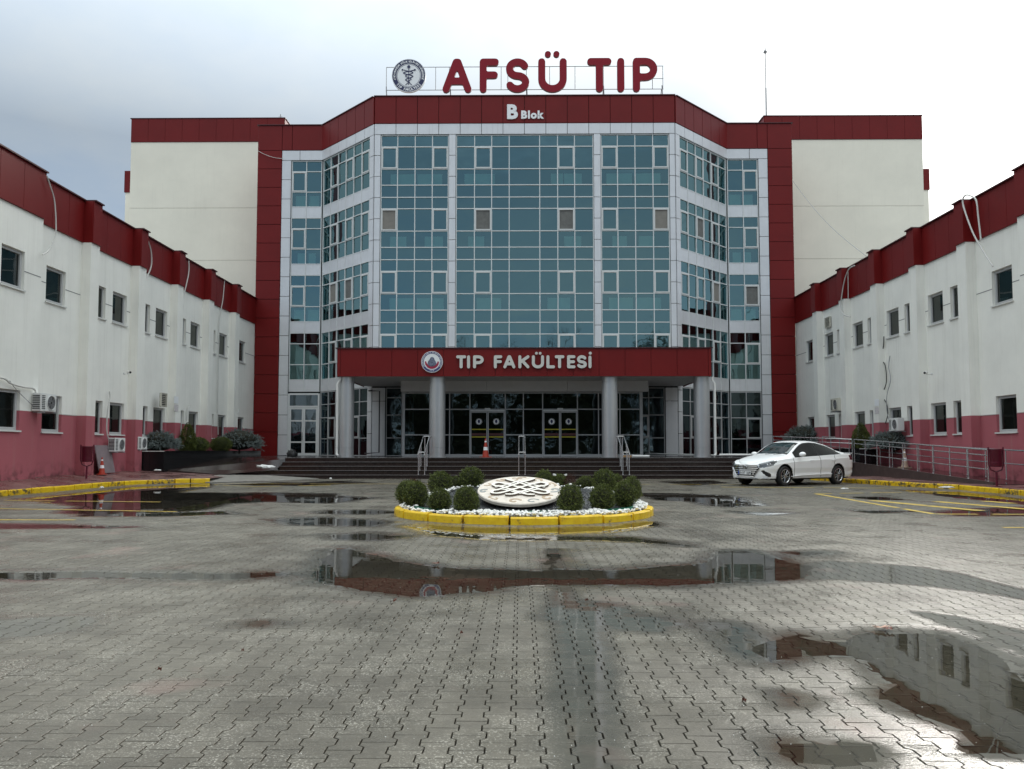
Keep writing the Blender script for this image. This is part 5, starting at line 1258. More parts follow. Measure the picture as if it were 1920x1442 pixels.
cable('thin grey cable sagging beside the left window', [(18, 714), (30, 730), (48, 748), (64, 763)], -14.64, 0.010, CABLE)
cable('short pipe above the fifth lower window of the left wing', [(356, 760), (353, 764), (351, 775), (350, 790)], -14.95, 0.02, HOSE, 'pipe')
cable('short pipe above the last lower window of the left wing', [(449, 768), (446, 774), (444, 786), (443, 800)], -14.95, 0.02, HOSE, 'pipe')
z7 = lambda L: [(1420 + x / 3.84, 300 + y / 3.84) for x, y in L]; z8 = lambda L: [(1340 + x / 3.31, 640 + y / 3.31) for x, y in L]
def lift(P): return P
cable('white hose looping over the roof edge above the large right wing window', z7([(1610, 575), (1590, 400), (1575, 290), (1535, 258), (1497, 255), (1478, 300), (1505, 400), (1560, 540), (1640, 680), (1695, 765)]), 15.1, 0.026, HOSE, 'hose')
cable('white hose hanging from the roof edge beside a pilaster of the right wing', z7([(700, 760), (660, 785), (632, 850), (612, 950), (600, 1060), (622, 1112), (672, 1130)]), 15.15, 0.028, HOSE, 'hose')
cable('thin white pipe down the red band behind the curved hose of the right wing', z7([(652, 800), (654, 900), (654, 1005)]), 15.2, 0.016, HOSE, 'pipe')
cable('dark wavy cable down the right wing wall above the small air conditioner', z8([(1050, -30), (1048, 30), (1032, 105), (1058, 150), (1066, 250), (1042, 335), (1066, 385), (1075, 450), (1060, 510)]), 15.48, 0.020, BLACKP)
cable('grey cable beside the dark wavy cable on the right wing wall', z8([(1088, 90), (1080, 160), (1092, 240), (1070, 330), (1068, 420), (1082, 490)]), 15.47, 0.016, CABLE)
w1 = at_y(1487, 340, 44.2); w2 = at_x(1624, 480, 15.3); P = []
for i in range(13):
    t = i / 12; P.append((w1[0] + (15.3 - w1[0]) * t, 44.2 + (w2[0] - 44.2) * t, w1[1] + (w2[1] - w1[1]) * t - 0.35 * math.sin(math.pi * t)))
tag(MB().tube(P, 0.012, 5).build('cable', CABLE), 'thin cable strung from the red pier down to the right wing roof', 'cable')
w1 = at_y(484, 283, 44.2); P = [(w1[0] + 1.45 * i / 8, 44.2, w1[1] - 0.45 * (1 - (1 - i / 8) ** 2)) for i in range(9)]
tag(MB().tube(P, 0.014, 5).build('cable', HOSE), 'thin pale cable sagging across the top of the left red pier', 'cable')

def ac_unit(label, px, py, X, rot, s=1.0, m=WHITEP):
    Yd, z = at_x(px, py, X)
    g = thing('air_conditioner', label, 'air conditioner', (X, Yd, z - 0.28 * s), rot, 'air conditioner units on the wings'); g.scale = (s, s, s)
    # local: front faces -Y, width along X
    b = MB().box((0, 0, 0.28), (0.80, 0.28, 0.55)); o = b.build('housing', m, g)
    bm = bmesh.new(); bm.from_mesh(o.data); bmesh.ops.bevel(bm, geom=bm.edges, offset=0.015, segments=2, affect='EDGES'); bm.to_mesh(o.data); bm.free()
    f = MB().lathe([(0.225, -0.145), (0.225, -0.160), (0.21, -0.160), (0.205, -0.146)], (0.12, 0, 0.28), 28, axis='y'); f.build('fan_ring', m, g)
    f = MB().lathe([(0.0, -0.143), (0.207, -0.143)], (0.12, 0, 0.28), 28, axis='y'); f.build('fan_opening', BLACKP, g)
    f = MB()
    for r in (0.05, 0.09, 0.13, 0.17): f.lathe([(r, -0.150), (r + 0.006, -0.155), (r + 0.012, -0.150)], (0.12, 0, 0.28), 24, axis='y')
    for a in range(0, 360, 45): f.tube([(0.12 + 0.04 * math.cos(R(a)), -0.153, 0.28 + 0.04 * math.sin(R(a))), (0.12 + 0.205 * math.cos(R(a)), -0.153, 0.28 + 0.205 * math.sin(R(a)))], 0.004, 4)
    f.build('fan_guard', CABLE, g)
    f = MB()
    for i in range(8):
        f.box((-0.404, 0, 0.09 + i * 0.055), (0.012, 0.22, 0.028)); f.box((-0.27, -0.143, 0.09 + i * 0.055), (0.16, 0.012, 0.022)); 
    f.build('louvres', BLACKP, g)
    f = MB(); f.box((-0.28, 0.02, -0.02), (0.04, 0.42, 0.035)); f.box((0.28, 0.02, -0.02), (0.04, 0.42, 0.035)); f.build('bracket', CABLE, g)
    return g
ac_unit('white air conditioner high beside the near left window', 83, 755, -14.55, R(90), 1.0)
ac_unit('white air conditioner low on the pink wall beside the traffic cone', 219, 834, -14.75, R(90), 0.92)
ac_unit('air conditioner half hidden behind the first blue spruce', 262, 831, -14.8, R(90), 0.9)
ac_unit('beige air conditioner high on the right wing pilaster', 1570, 759, 15.25, R(-90), 1.12, mat('beige plastic', (0.58, 0.56, 0.48), 0.5))
ac_unit('air conditioner standing behind the right blue spruce', 1681, 796, 15.25, R(-90), 0.95)

def cctv(label, px, py, X, s):
    Yd, z = at_x(px, py, X); g = thing('security_camera', label, 'camera', (X, Yd, z))
    MB().lathe([(0.0, 0.0), (0.05, 0.0), (0.05, 0.03), (0.0, 0.03)], (0, 0, 0), 12, axis='x').build('mount', WHITEP, g)
    MB().tube([(0, 0, 0), (s * 0.14, 0, -0.02), (s * 0.2, -0.02, 0.03)], 0.018, 6).build('arm', WHITEP, g)
    MB().tube([(s * 0.10, 0.12, 0.07), (s * 0.32, -0.16, 0.02)], 0.045, 12).build('housing', WHITEP, g, smooth=True)
    MB().tube([(s * 0.315, -0.153, 0.0215), (s * 0.335, -0.18, 0.017)], 0.04, 12).build('lens', BLACKP, g)
cctv('white security camera on the left wing pilaster', 232, 700, -14.70, 1)
cctv('white security camera on the right wing pilaster', 1746, 701, 15.22, -1)

def cone(label, x, y, z, s=1.0, m=ORANGE, body=None):
    g = thing('traffic_cone', label, 'traffic cone', (x, y, z), random.uniform(0, 1), 'orange traffic cones'); g.scale = (s, s, s)
    b = MB().box((0, 0, 0.015), (0.38, 0.38, 0.03)); b.build('base', m, g)
    def rr(h): return 0.135 - 0.110 * h / 0.75
    MB().lathe([(rr(0), 0.03), (rr(0.28), 0.28)], (0, 0, 0), 20).build('body', m, g, smooth=True)
    MB().lathe([(rr(0.28) + .002, 0.28), (rr(0.41) + .002, 0.41)], (0, 0, 0), 20).build('reflective_band', SIGNW, g, smooth=True)
    MB().lathe([(rr(0.41), 0.41), (rr(0.60), 0.60)], (0, 0, 0), 20).build('body', m, g, smooth=True)
    MB().lathe([(rr(0.60) + .001, 0.60), (rr(0.66) + .001, 0.66)], (0, 0, 0), 20).build('reflective_band', SIGNW if body is None else body, g, smooth=True)
    MB().lathe([(rr(0.66), 0.66), (rr(0.75), 0.75), (0.0, 0.755)], (0, 0, 0), 20).build('body', m, g, smooth=True)
xx, yy = at_z(178.5, 885, 0.35); cone('orange and white traffic cone in front of the grey board', max(xx, -14.6) + 0.05, 27.4, 0.33, 0.80)
cone('orange traffic cone on the landing in front of the left sliding door', at_y(910.5, 850, 35.6)[0], 35.6, PZ, 1.12)
cone('faded dirty traffic cone behind the ramp railing', 14.9, 30.8, rz_(30.8), 0.95, mat('faded plastic', (0.45, 0.33, 0.25), 0.6, noise=0.3, nscale=9))
b = MB().box((0, 0, 0), (1.05, 0.03, 1.0)); o = b.build('board', GREYPANEL); o.rotation_euler = (R(-12), 0, R(90)); o.location = (-14.80, 28.05, 0.86); tag(o, 'grey board leaning on the pink wall behind the traffic cone', 'board')

def bin_(label, x, y, z, rz):
    g = thing('litter_bin', label, 'litter bin', (x, y, z), rz)
    MB().tube([(0, 0, 0), (0, 0, 0.42)], 0.03, 10).build('post', BINRED, g, smooth=True)
    MB().tube([(-0.19, 0, 1.12), (-0.19, 0, 0.62), (-0.14, 0, 0.47), (0, 0, 0.41), (0.14, 0, 0.47), (0.19, 0, 0.62), (0.19, 0, 1.12)], 0.02, 8).build('yoke', BINRED, g, smooth=True)
    b = MB().lathe([(0.0, 0.55), (0.145, 0.56), (0.155, 0.58), (0.165, 1.05), (0.172, 1.06), (0.168, 1.07), (0.150, 1.06), (0.14, 0.62)], (0, 0, 0), 24); b.build('bucket', BINRED, g, smooth=True)
    MB().lathe([(0.155, 0.66), (0.1635, 0.66), (0.164, 0.70), (0.156, 0.70)], (0, 0, 0), 24).build('hoop', BINRED, g)
    MB().lathe([(0.12, 0.0), (0.12, 0.01), (0.03, 0.015)], (0, 0, 0), 16).build('foot', BINRED, g)
x, y = at_z(162, 898, 0.24); bin_('maroon steel litter bin on the left pavement', x, y, 0.24, R(20))
x, y = at_z(1869, 912, 0.15); bin_('maroon steel litter bin on the right pavement', x, y, 0.15, R(-15))

def sheet_on(label, px, py, X, w, h, name='notice', cat='notice', m=SIGNW):
    Yd, z = at_x(px, py, X); o = MB().box((0, 0, 0), (0.006, w, h)).build(name, m); o.location = (X, Yd, z); return tag(o, label, cat)
sheet_on('white paper notice on the left wing pilaster, upper one', 330.5, 750, -14.70, 0.42, 0.30); sheet_on('paper notice with faint print on the left wing pilaster, lower one', 330.5, 765, -14.70, 0.40, 0.28, m=mat('printed paper', (0.66, 0.62, 0.62), 0.6, noise=0.3, nscale=16))
sheet_on('white paper notice on the right wing pilaster, upper one', 1644, 755, 15.23, 0.42, 0.30); sheet_on('paper notice with faint print on the right wing pilaster, lower one', 1644, 770, 15.23, 0.40, 0.28, m=MATS['printed paper'])
def louvre(label, px, py, X, w, h):
    Yd, z = at_x(px, py, X); g = thing('vent_grille', label, 'vent', (X, Yd, z)); s = -1 if X < 0 else 1
    b = MB(); b.box((0, 0, h / 2), (0.08, w, 0.03)); b.box((0, 0, -h / 2), (0.08, w, 0.03)); b.box((0, -w / 2, 0), (0.08, 0.03, h - 0.031)); b.box((0, w / 2, 0), (0.08, 0.03, h - 0.031)); b.build('frame', MATS['beige plastic'], g)
    for i in range(7): MB().box((0, 0, -h / 2 + 0.05 + (h - 0.1) * i / 6), (0.06, w - 0.032, 0.02)).build('slat', MATS['beige plastic'], g)
    MB().box((s * 0.05, 0, 0), (0.01, w, h)).build('backing', BLACKP, g)
louvre('beige vent grille on the left wing beside a pilaster', 306.5, 750, -14.68, 0.5, 0.55)
louvre('small square vent with cross bars high on the right wing', 1552, 604.5, 15.5, 0.6, 0.5)

# ================================================================== PLANTS
def leafy(name, m, n, shape, leaf, seed, dirs=None, long_=1.6, jit=0.9, kind=None, parent=None):
    """n small leaf faces; shape(rng) -> (point, outward)"""
    rg = np.random.RandomState(seed); P, O = shape(rg, n); N = len(P)
    D = O + rg.randn(N, 3) * jit; D /= np.linalg.norm(D, axis=1)[:, None] + 1e-9
    T = np.cross(D, rg.randn(N, 3)); T /= np.linalg.norm(T, axis=1)[:, None] + 1e-9; s = leaf * (0.6 + 0.8 * rg.rand(N))[:, None]
    a = P - T * s * 0.5; b_ = P + T * s * 0.5; tip = P + D * s * long_; c = tip - T * s * 0.18 if long_ < 3 else tip; d_ = tip + T * s * 0.18
    if long_ < 3: V = np.stack([a, b_, d_, c], 1).reshape(-1, 3); k = 4
    else: V = np.stack([a, b_, tip], 1).reshape(-1, 3); k = 3
    me = bpy.data.meshes.new(name); nv = len(V); me.vertices.add(nv); me.vertices.foreach_set('co', V.ravel().astype(np.float32)); me.loops.add(nv); me.loops.foreach_set('vertex_index', np.arange(nv, dtype=np.int32))
    me.polygons.add(N); me.polygons.foreach_set('loop_start', (np.arange(N) * k).astype(np.int32)); me.polygons.foreach_set('use_smooth', np.zeros(N, bool)); me.update(calc_edges=True); me.materials.append(m); return me
def ball_shape(rx, rz, bump=0.10, shell=0.25):
    def f(rg, n):
        u = rg.randn(n, 3); u /= np.linalg.norm(u, axis=1)[:, None]
        k = 1 - shell * rg.rand(n) ** 1.6; out = rg.rand(n) < 0.10; k[out] = 1.0 + 0.11 * rg.rand(out.sum()); w = 1 + bump * (np.sin(u[:, 0] * 7 + u[:, 2] * 5) * np.sin(u[:, 1] * 8 + 1.3) + 0.6 * np.sin(u[:, 2] * 13 + u[:, 0] * 11))
        p = u * (k * w)[:, None] * np.array([rx, rx, rz]); p[:, 2] += rz * 0.96; p[:, 2] = np.maximum(p[:, 2], 0.01); return p, u + np.array([0, 0, 0.25])
    return f
def cone_shape(r, h):
    def f(rg, n):
        t = 1 - np.sqrt(rg.rand(n)); a = rg.rand(n) * 2 * math.pi; prof = np.sin(np.clip((1 - t), 0, 1) ** 0.8 * math.pi / 2) * (1 - 0.25 * (1 - t) ** 4)
        w = prof * (1 + 0.12 * np.sin(a * 5 + t * 20)) * (1 - 0.25 * rg.rand(n)); return np.stack([np.cos(a) * w * r, np.sin(a) * w * r, 0.05 + t * (h - 0.05)], 1), np.stack([np.cos(a), np.sin(a), np.full(n, 0.8)], 1)
    return f
def sprig_shape(rx, rz, ns, seed, z0=0.0):
    rg0 = np.random.RandomState(seed); u = rg0.randn(ns, 3); u /= np.linalg.norm(u, axis=1)[:, None]; u[:, 2] = np.abs(u[:, 2]) * 1.0 - 0.35
    base = u * (0.62 + 0.28 * rg0.rand(ns))[:, None] * np.array([rx, rx, rz]); ln = (0.15 + 0.14 * rg0.rand(ns)) * np.mean([rx, rz])
    dr = u + rg0.randn(ns, 3) * 0.35 + np.array([0, 0, 0.15]); dr /= np.linalg.norm(dr, axis=1)[:, None]; ln *= 1 + 0.5 * (1 - np.abs(dr[:, 2]))
    def f(rg, n):
        k = rg.randint(0, ns, n); t = rg.rand(n); p = base[k] + dr[k] * (ln[k] * t * 1.3)[:, None] + rg.randn(n, 3) * 0.012; p[:, 2] += rz * 0.55 + z0
        p[:, 2] = np.maximum(p[:, 2], 0.03); return p, dr[k] * 0.9
    return f
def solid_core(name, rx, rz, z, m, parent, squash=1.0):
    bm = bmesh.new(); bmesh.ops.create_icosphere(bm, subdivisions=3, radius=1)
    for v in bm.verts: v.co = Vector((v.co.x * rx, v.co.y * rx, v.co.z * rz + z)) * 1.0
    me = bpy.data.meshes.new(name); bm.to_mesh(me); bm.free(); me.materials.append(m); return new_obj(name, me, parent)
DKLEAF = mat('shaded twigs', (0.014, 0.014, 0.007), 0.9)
_bx = {}
def bush(label, x, y, z, rx, rz, kind='box', grp=None, rotz=None):
    name = {'box': 'boxwood_bush', 'bronze': 'bronze_shrub', 'dry': 'dry_grass_tuft'}[kind]
    g = thing(name, label, 'bush' if kind != 'dry' else 'grass tuft', (x, y, z), random.uniform(0, 6.28) if rotz is None else rotz, grp); g.scale = (rx / 0.25, rx / 0.25, rz / 0.25)
    v = random.randint(0, 2); key = (kind, v)
    if key not in _bx:
        if kind == 'box': _bx[key] = leafy('foliage', LEAF, 6500, ball_shape(0.25, 0.25, 0.075 + 0.02 * v, 0.22), 0.0125, 31 + v, long_=1.7)
        elif kind == 'bronze': _bx[key] = leafy('foliage', LEAFB, 2600, ball_shape(0.25, 0.25, 0.16, 0.6), 0.012, 41 + v, long_=3.5)
        else: _bx[key] = leafy('blades', DRYG, 500, ball_shape(0.2, 0.22, 0.1, 0.9), 0.010, 51 + v, long_=9, jit=0.4)
    new_obj('foliage', _bx[key], g)
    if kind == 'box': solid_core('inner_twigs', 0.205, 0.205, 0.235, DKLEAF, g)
    if kind != 'dry':
        MB().tube([(0, 0, -0.05), (0, 0, 0.15)], 0.02, 6).build('stem', BARK, g)
    return g

# ---- round flower bed
BX, BY, BR = RB
def bed_z(x, y):
    dx, dy = x - BX, y - BY; r = math.hypot(dx, dy); t = max(0, 1 - (r / 2.38) ** 4); back = (dy + 1.5) / 2.5
    return 0.12 + 0.36 * t * min(max(back, 0.05), 1.0)
def bed():
    b = MB(); nr, na = 14, 48; vs = [(BX, BY, bed_z(BX, BY) - 0.01)]; fs = []
    for i in range(1, nr + 1):
        r = 2.29 * i / nr
        for k in range(na): a = 2 * math.pi * k / na; x, y = BX + r * math.cos(a), BY + r * math.sin(a); vs.append((x, y, bed_z(x, y) - 0.01))
    for k in range(na): fs.append((0, 1 + k, 1 + (k + 1) % na))
    for i in range(nr - 1):
        for k in range(na): p = 1 + i * na + k; q = 1 + i * na + (k + 1) % na; fs.append((p, p + na, q + na, q))
    o = b.add(vs, fs).build('soil_mound', mat('dark gravel bed', (0.035, 0.038, 0.04), 0.5, noise=0.5, nscale=50, bump=0.8, bscale=60), smooth=60); o['kind'] = 'structure'; return o
bed()
def white_zone(x, y):
    dx, dy = x - BX, y - BY; r = math.hypot(dx, dy); a = math.degrees(math.atan2(dy, dx)) % 360
    lim = 1.96 - 0.32 * max(0, math.cos(R(3 * (a - 270)))) - 0.14 * math.sin(R(5 * a)); 
    if abs(a - 270) > 52 and abs(a - 270) < 62: lim = 1.55
    if 205 < a < 228: lim = 2.2
    if 312 < a < 334: lim = 2.2
    return r > lim
ico = bmesh.new(); bmesh.ops.create_icosphere(ico, subdivisions=1, radius=1); ICV = [v.co.copy() for v in ico.verts]; ICF = [tuple(v.index for v in f.verts) for f in ico.faces]; ico.free()
def stones(name, label, m, n, test, size, flat=0.6, sm=True, cat='pebbles', seed=3, lift_=0.0, smooth=50):
    rg = random.Random(seed); b = MB(); k = 0; tries = 0
    while k < n and tries < n * 30:
        tries += 1; a = rg.uniform(0, 2 * math.pi); r = 2.30 * math.sqrt(rg.random()); x, y = BX + r * math.cos(a), BY + r * math.sin(a)
        if not test(x, y): continue
        s = size * rg.uniform(0.6, 1.3); M = Euler((rg.uniform(-.5, .5), rg.uniform(-.5, .5), rg.uniform(0, 6.28))).to_matrix(); sx, sy, sz = s, s * rg.uniform(0.6, 0.9), s * flat * rg.uniform(0.7, 1.1); z = bed_z(x, y) + sz * 0.3 + lift_ * rg.random()
        b.add([M @ Vector((v.x * sx, v.y * sy, v.z * sz)) + Vector((x, y, z)) for v in ICV], ICF); k += 1
    o = b.build(name, m, kind='stuff', smooth=smooth); return tag(o, label, cat)
stones('white_pebbles', 'white rounded pebbles along the rim of the flower bed', PEB, 2900, lambda x, y: white_zone(x, y) or (y > BY + 0.9 and random.random() < 0.25), 0.034, lift_=0.055)
stones('dark_gravel', 'dark grey gravel filling the middle of the flower bed', GRAV, 6500, lambda x, y: not white_zone(x, y), 0.014, smooth=0)
def edging():
    for a0, a1, f in ((231, 309, 0), (190, 226, 1), (314, 350, 2)):
        b = MB(); P = []
        for i in range(40):
            a = a0 + (a1 - a0) * i / 39; r = (2.0 - 0.24 * math.cos(R((a - 270) * 3)) * (1 if f == 0 else 0)) if f == 0 else 1.95 + 0.2 * math.sin(math.pi * i / 39)
            if f == 0: r = 1.78 + 0.10 * math.cos(R((a - 270) * 6)) + (-0.28 * max(0, (abs(a - 270) - 30) / 9) ** 1.5)
            x, y = BX + r * math.cos(R(a)), BY + r * math.sin(R(a)); P.append((x, y))
        vs = []
        for x, y in P: z = bed_z(x, y); ux, uy = (x - BX), (y - BY); L = math.hypot(ux, uy); ux /= L; uy /= L; vs += [(x, y, z - 0.03), (x, y, z + 0.055), (x - ux * 0.012, y - uy * 0.012, z + 0.055), (x - ux * 0.012, y - uy * 0.012, z - 0.03)]
        fs = [(i * 4 + j, (i + 1) * 4 + j, (i + 1) * 4 + (j + 1) % 4, i * 4 + (j + 1) % 4) for i in range(39) for j in range(3)]
        o = b.add(vs, fs).build('garden_edging', GREENP, recalc=True); tag(o, ['wavy green plastic edging in front of the medallion', 'green plastic edging at the left of the flower bed', 'green plastic edging at the right of the flower bed'][f], 'edging')
edging()
# ---- tilted medallion
MZ = thing('stone_medallion', 'round pale stone medallion with raised knot, tilted in the flower bed', 'medallion', (0.0, 14.5, 0.43))
MZ.rotation_euler = (R(16.0), 0, 0)
b = MB().lathe([(0.0, 0.045), (0.76, 0.045), (0.775, 0.03), (0.775, -0.015), (0.0, -0.02)], (0, 0, 0), 64); b.build('disc', STONEP, MZ, smooth=30)
b = MB().lathe([(0.0, -0.02), (0.66, -0.02), (0.68, -0.35)], (0, 0, 0), 32); b.build('base', SOIL, MZ)
def smooth_line(P, n=8):
    Q = []
    for i in range(len(P) - 1):
        p0, p1, p2, p3 = [Vector((*P[max(0, min(len(P) - 1, j))], 0)) for j in (i - 1, i, i + 1, i + 2)]
        for k in range(n): t = k / n; v = 0.5 * ((2 * p1) + (p2 - p0) * t + (2 * p0 - 5 * p1 + 4 * p2 - p3) * t * t + (3 * p1 - p0 - 3 * p2 + p3) * t ** 3); Q.append((v.x, v.y))
    Q.append(P[-1]); return Q
kn = smooth_line([(-.26, .52), (-.16, .42), (-.02, .30), (.30, -.02), (.40, -.12), (.49, -.17), (.50, -.28), (.40, -.31), (.28, -.24), (-.10, .10), (-.28, .24), (-.40, .30), (-.50, .22), (-.46, .12), (-.34, .06), (-.20, -.06), (0.02, -.27), (.14, -.36), (.24, -.36)])
kn2 = [(-x, y) for x, y in kn]; kn3 = smooth_line([(-.44, .06), (-.28, .16), (-.12, .30), (0, .40), (.12, .30), (.28, .16), (.44, .06)]); kn4 = smooth_line([(-.46, -.16), (-.30, -.08), (-.10, -.22), (0, -.30), (.10, -.22), (.30, -.08), (.46, -.16)])
for L_, dz in ((kn, 0.0), (kn2, 0.004)):
    me = contour_mesh([L_], 0.028, 0.032, [STONEW, mat('shaded knot side', (0.13, 0.10, 0.08), 0.8)], 'knot_band', cell=0.007); o = new_obj('knot_band', me, MZ); o.location = (0, 0, 0.064 + dz)  # dark side faces: shading of the raised bands put into the colour
for L_ in (kn3, kn4):
    me = contour_mesh([L_], 0.026, 0.03, [STONEW, MATS['shaded knot side']], 'knot_band', cell=0.007); o = new_obj('knot_band', me, MZ); o.location = (0, 0, 0.060)
rg = random.Random(5)
for i, (ax, ay, sc, rt, m) in enumerate(((-.12, .62, .16, 200, STONET), (.30, .56, .15, 330, STONET), (.58, .30, .15, 300, STONET), (.62, -.02, .16, 250, STONEG), (-.60, .30, .17, 130, STONET), (-.66, -.10, .12, 60, STONEG), (-.45, -.48, .18, 100, STONET), (-.10, -.62, .15, 20, STONET), (.22, -.62, .15, 30, STONEG), (.50, -.45, .17, 60, STONET), (.02, .66, .12, 10, STONET), (-.35, .55, .12, 170, STONET))):
    P = [(ax + sc * (1 - t / 14) * math.cos(R(rt + t * 26)) * 0.8, ay + sc * (1 - t / 14) * math.sin(R(rt + t * 26)) * 0.8) for t in range(12)]
    P = [p for p in P if math.hypot(*p) < 0.72]
    if len(P) > 2: me = contour_mesh([P], 0.016 + 0.008 * (i % 2), 0.004, [m], 'scroll_inlay', cell=0.007); o = new_obj('scroll_inlay', me, MZ); o.location = (0, 0, 0.0475)
# ---- bushes of the bed: photo x, base depth, half width px, height px
BU = [(765, 15.0, 22, 44, 'box', 'boxwood ball at the far left of the flower bed, behind its neighbour'), (779, 14.3, 23, 49, 'box', 'large boxwood ball at the left rim of the flower bed'), (824, 13.75, 21, 43, 'box', 'boxwood ball among the white pebbles left of the dark gravel'),
 (874.5, 13.35, 23, 51, 'box', 'boxwood ball standing in dark gravel left of the medallion'), (825.5, 15.9, 21, 42, 'box', 'boxwood ball behind the pebbles at the left'), (852, 16.4, 15, 30, 'box', 'small low boxwood between two larger ones at the back left'),
 (883.5, 16.3, 22, 42, 'box', 'wide boxwood ball at the back left of the medallion'), (867, 16.7, 14, 28, 'box', 'small boxwood tucked behind the wide one at the back left'), (931, 17.0, 9, 17, 'box', 'tiny boxwood beside the dry grass behind the medallion'), (1020, 16.9, 17, 40, 'box', 'tall boxwood right behind the medallion'), (1048.5, 16.8, 15, 33, 'box', 'boxwood carrying two white blossoms behind the medallion'),
 (1098, 16.6, 18, 30, 'box', 'low boxwood at the back right beside the bronze shrub'), (1133, 16.3, 21, 44, 'box', 'boxwood ball at the back right of the flower bed'), (1156, 16.6, 13, 34, 'box', 'narrow boxwood behind the back right ball'), (1184, 15.1, 18, 46, 'box', 'boxwood ball at the far right rim, behind its neighbour'), (1171, 14.3, 22, 48, 'box', 'boxwood ball at the right rim of the flower bed'),
 (1128.7, 13.75, 22, 50, 'box', 'boxwood ball right of the dark gravel'), (1069.5, 13.3, 23, 55, 'box', 'tall boxwood ball standing in gravel right of the medallion'),
 (775, 16.5, 14, 26, 'bronze', 'bronze leaved shrub at the back left of the flower bed'), (981, 17.1, 14, 17, 'bronze', 'low bronze shrub right behind the top of the medallion'), (1070, 16.6, 11, 32, 'bronze', 'upright bronze shrub between two boxwoods'), (1174, 16.4, 17, 25, 'bronze', 'bronze shrub behind the right rim bushes'), (941, 16.9, 10, 20, 'dry', 'tuft of dry blond grass behind the medallion')]
for px, D, hw, hh, k, lab in BU:
    x = at_y(px, 925, D)[0]; rx = hw * D / F_PX; rz = hh * D / F_PX / 1.96; bush(lab, x, D, bed_z(x, D) - 0.02 if D < 15.5 else max(bed_z(x, D) - 0.02, 0.30), rx, rz, k, 'bushes in the round flower bed' if k == 'box' else None)
for q in (-0.10, 0.14):
    rg = np.random.RandomState(int(50 + q * 100)); b = MB()
    for i in range(14): a = rg.rand() * 6.28; c = rg.rand() * 0.03; b.box((c * math.cos(a), c * math.sin(a), rg.rand() * 0.03), (0.035, 0.03, 0.012), a)
    o = b.build('blossom', PEB); xx_ = at_y(1048.5, 925, 16.8)[0]; o.location = (xx_ + q, 16.68, bed_z(xx_, 16.8) + 0.34); tag(o, 'white blossom on the boxwood behind the medallion, ' + ('left one' if q < 0 else 'right one'), 'blossom')

# ---- planters
def planter(label, x0, x1, y0, y1, zt, zb0, side):
    g = thing('stone_planter', label, 'planter', ((x0 + x1) / 2, y0, 0)); cx = (x0 + x1) / 2; W = x1 - x0; L = y1 - y0
    b = MB().box((0, L / 2, (zt - 0.1) / 2 + 0.02), (W - 0.08, L - 0.08, zt - 0.14)); b.build('soil', SOIL, g)
    n = 9; xi = (W / 2 - 0.02) * side
    for i in range(n):
        for j in range(1): slab('granite_slab', GRANB, g, (xi, L * (i + 0.5) / n, (zt + 0.0) / 2), (0.035, L / n - 0.008, zt), 0, 0.003)
    for i in range(2): slab('granite_slab', GRANB, g, (-W / 4 + W / 2 * i, 0.0, zt / 2), (W / 2 - 0.008, 0.035, zt), 0, 0.003)
    for i in range(n): slab('coping', GRANB, g, (xi, L * (i + 0.5) / n, zt + 0.015), (0.12, L / n - 0.006, 0.03), 0, 0.003)
    slab('coping', SILL, g, (0, 0.0, zt + 0.015), (W, 0.12, 0.03))
    rg = random.Random(9); b = MB()
    for k in range(900):
        x, y = rg.uniform(-W / 2 + 0.1, W / 2 - 0.1), rg.uniform(0.1, L - 0.1); s = rg.uniform(0.02, 0.045); M = Euler((0, 0, rg.uniform(0, 6))).to_matrix()
        b.add([M @ Vector((v.x * s, v.y * s * 0.7, v.z * s * 0.6)) + Vector((x, y, zt - 0.02)) for v in ICV], ICF)
    b.build('white_pebbles', PEB, g, 'stuff', smooth=50); return g
planter('black granite planter along the left wing beside the brown ramp', -15.0, -13.87, 30.7, 42.2, 1.12, 0.4, 1)
planter('black granite planter behind the ramp railing at the right wing', 14.45, 15.53, 33.8, 42.6, 1.22, 0.4, -1)
def spruce(label, px, D, hw, hh, zb_, X=None, seed=1):
    x = X if X is not None else at_y(px, 820, D)[0]; rx = hw * D / F_PX; rz = hh * D / F_PX
    g = thing('blue_spruce_shrub', label, 'shrub', (x, D, zb_), 0, 'dwarf blue spruces in the planters')
    me = leafy('needles', SPRUCE, 42000, sprig_shape(rx * 0.98, rz * 0.62, 520, seed, 0.05), 0.013, seed, long_=3.6, jit=0.6); new_obj('needles', me, g)
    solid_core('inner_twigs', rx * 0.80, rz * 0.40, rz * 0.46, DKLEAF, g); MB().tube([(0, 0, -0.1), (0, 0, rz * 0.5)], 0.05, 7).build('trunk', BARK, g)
spruce('round blue grey spruce shrub at the near end of the left planter', 299, 31.9, 34, 44, 1.08, seed=61)
spruce('wide blue grey spruce shrub at the far end of the left planter', 472, 38.6, 40, 46, 1.10, X=-13.75, seed=62)
spruce('blue grey spruce shrub beside the right red pier', 1500, 41.5, 35, 46, 1.3, X=14.85, seed=63)
spruce('wide low blue grey spruce shrub in the right planter', 1675, 32.8, 43, 42, 1.12, seed=64)
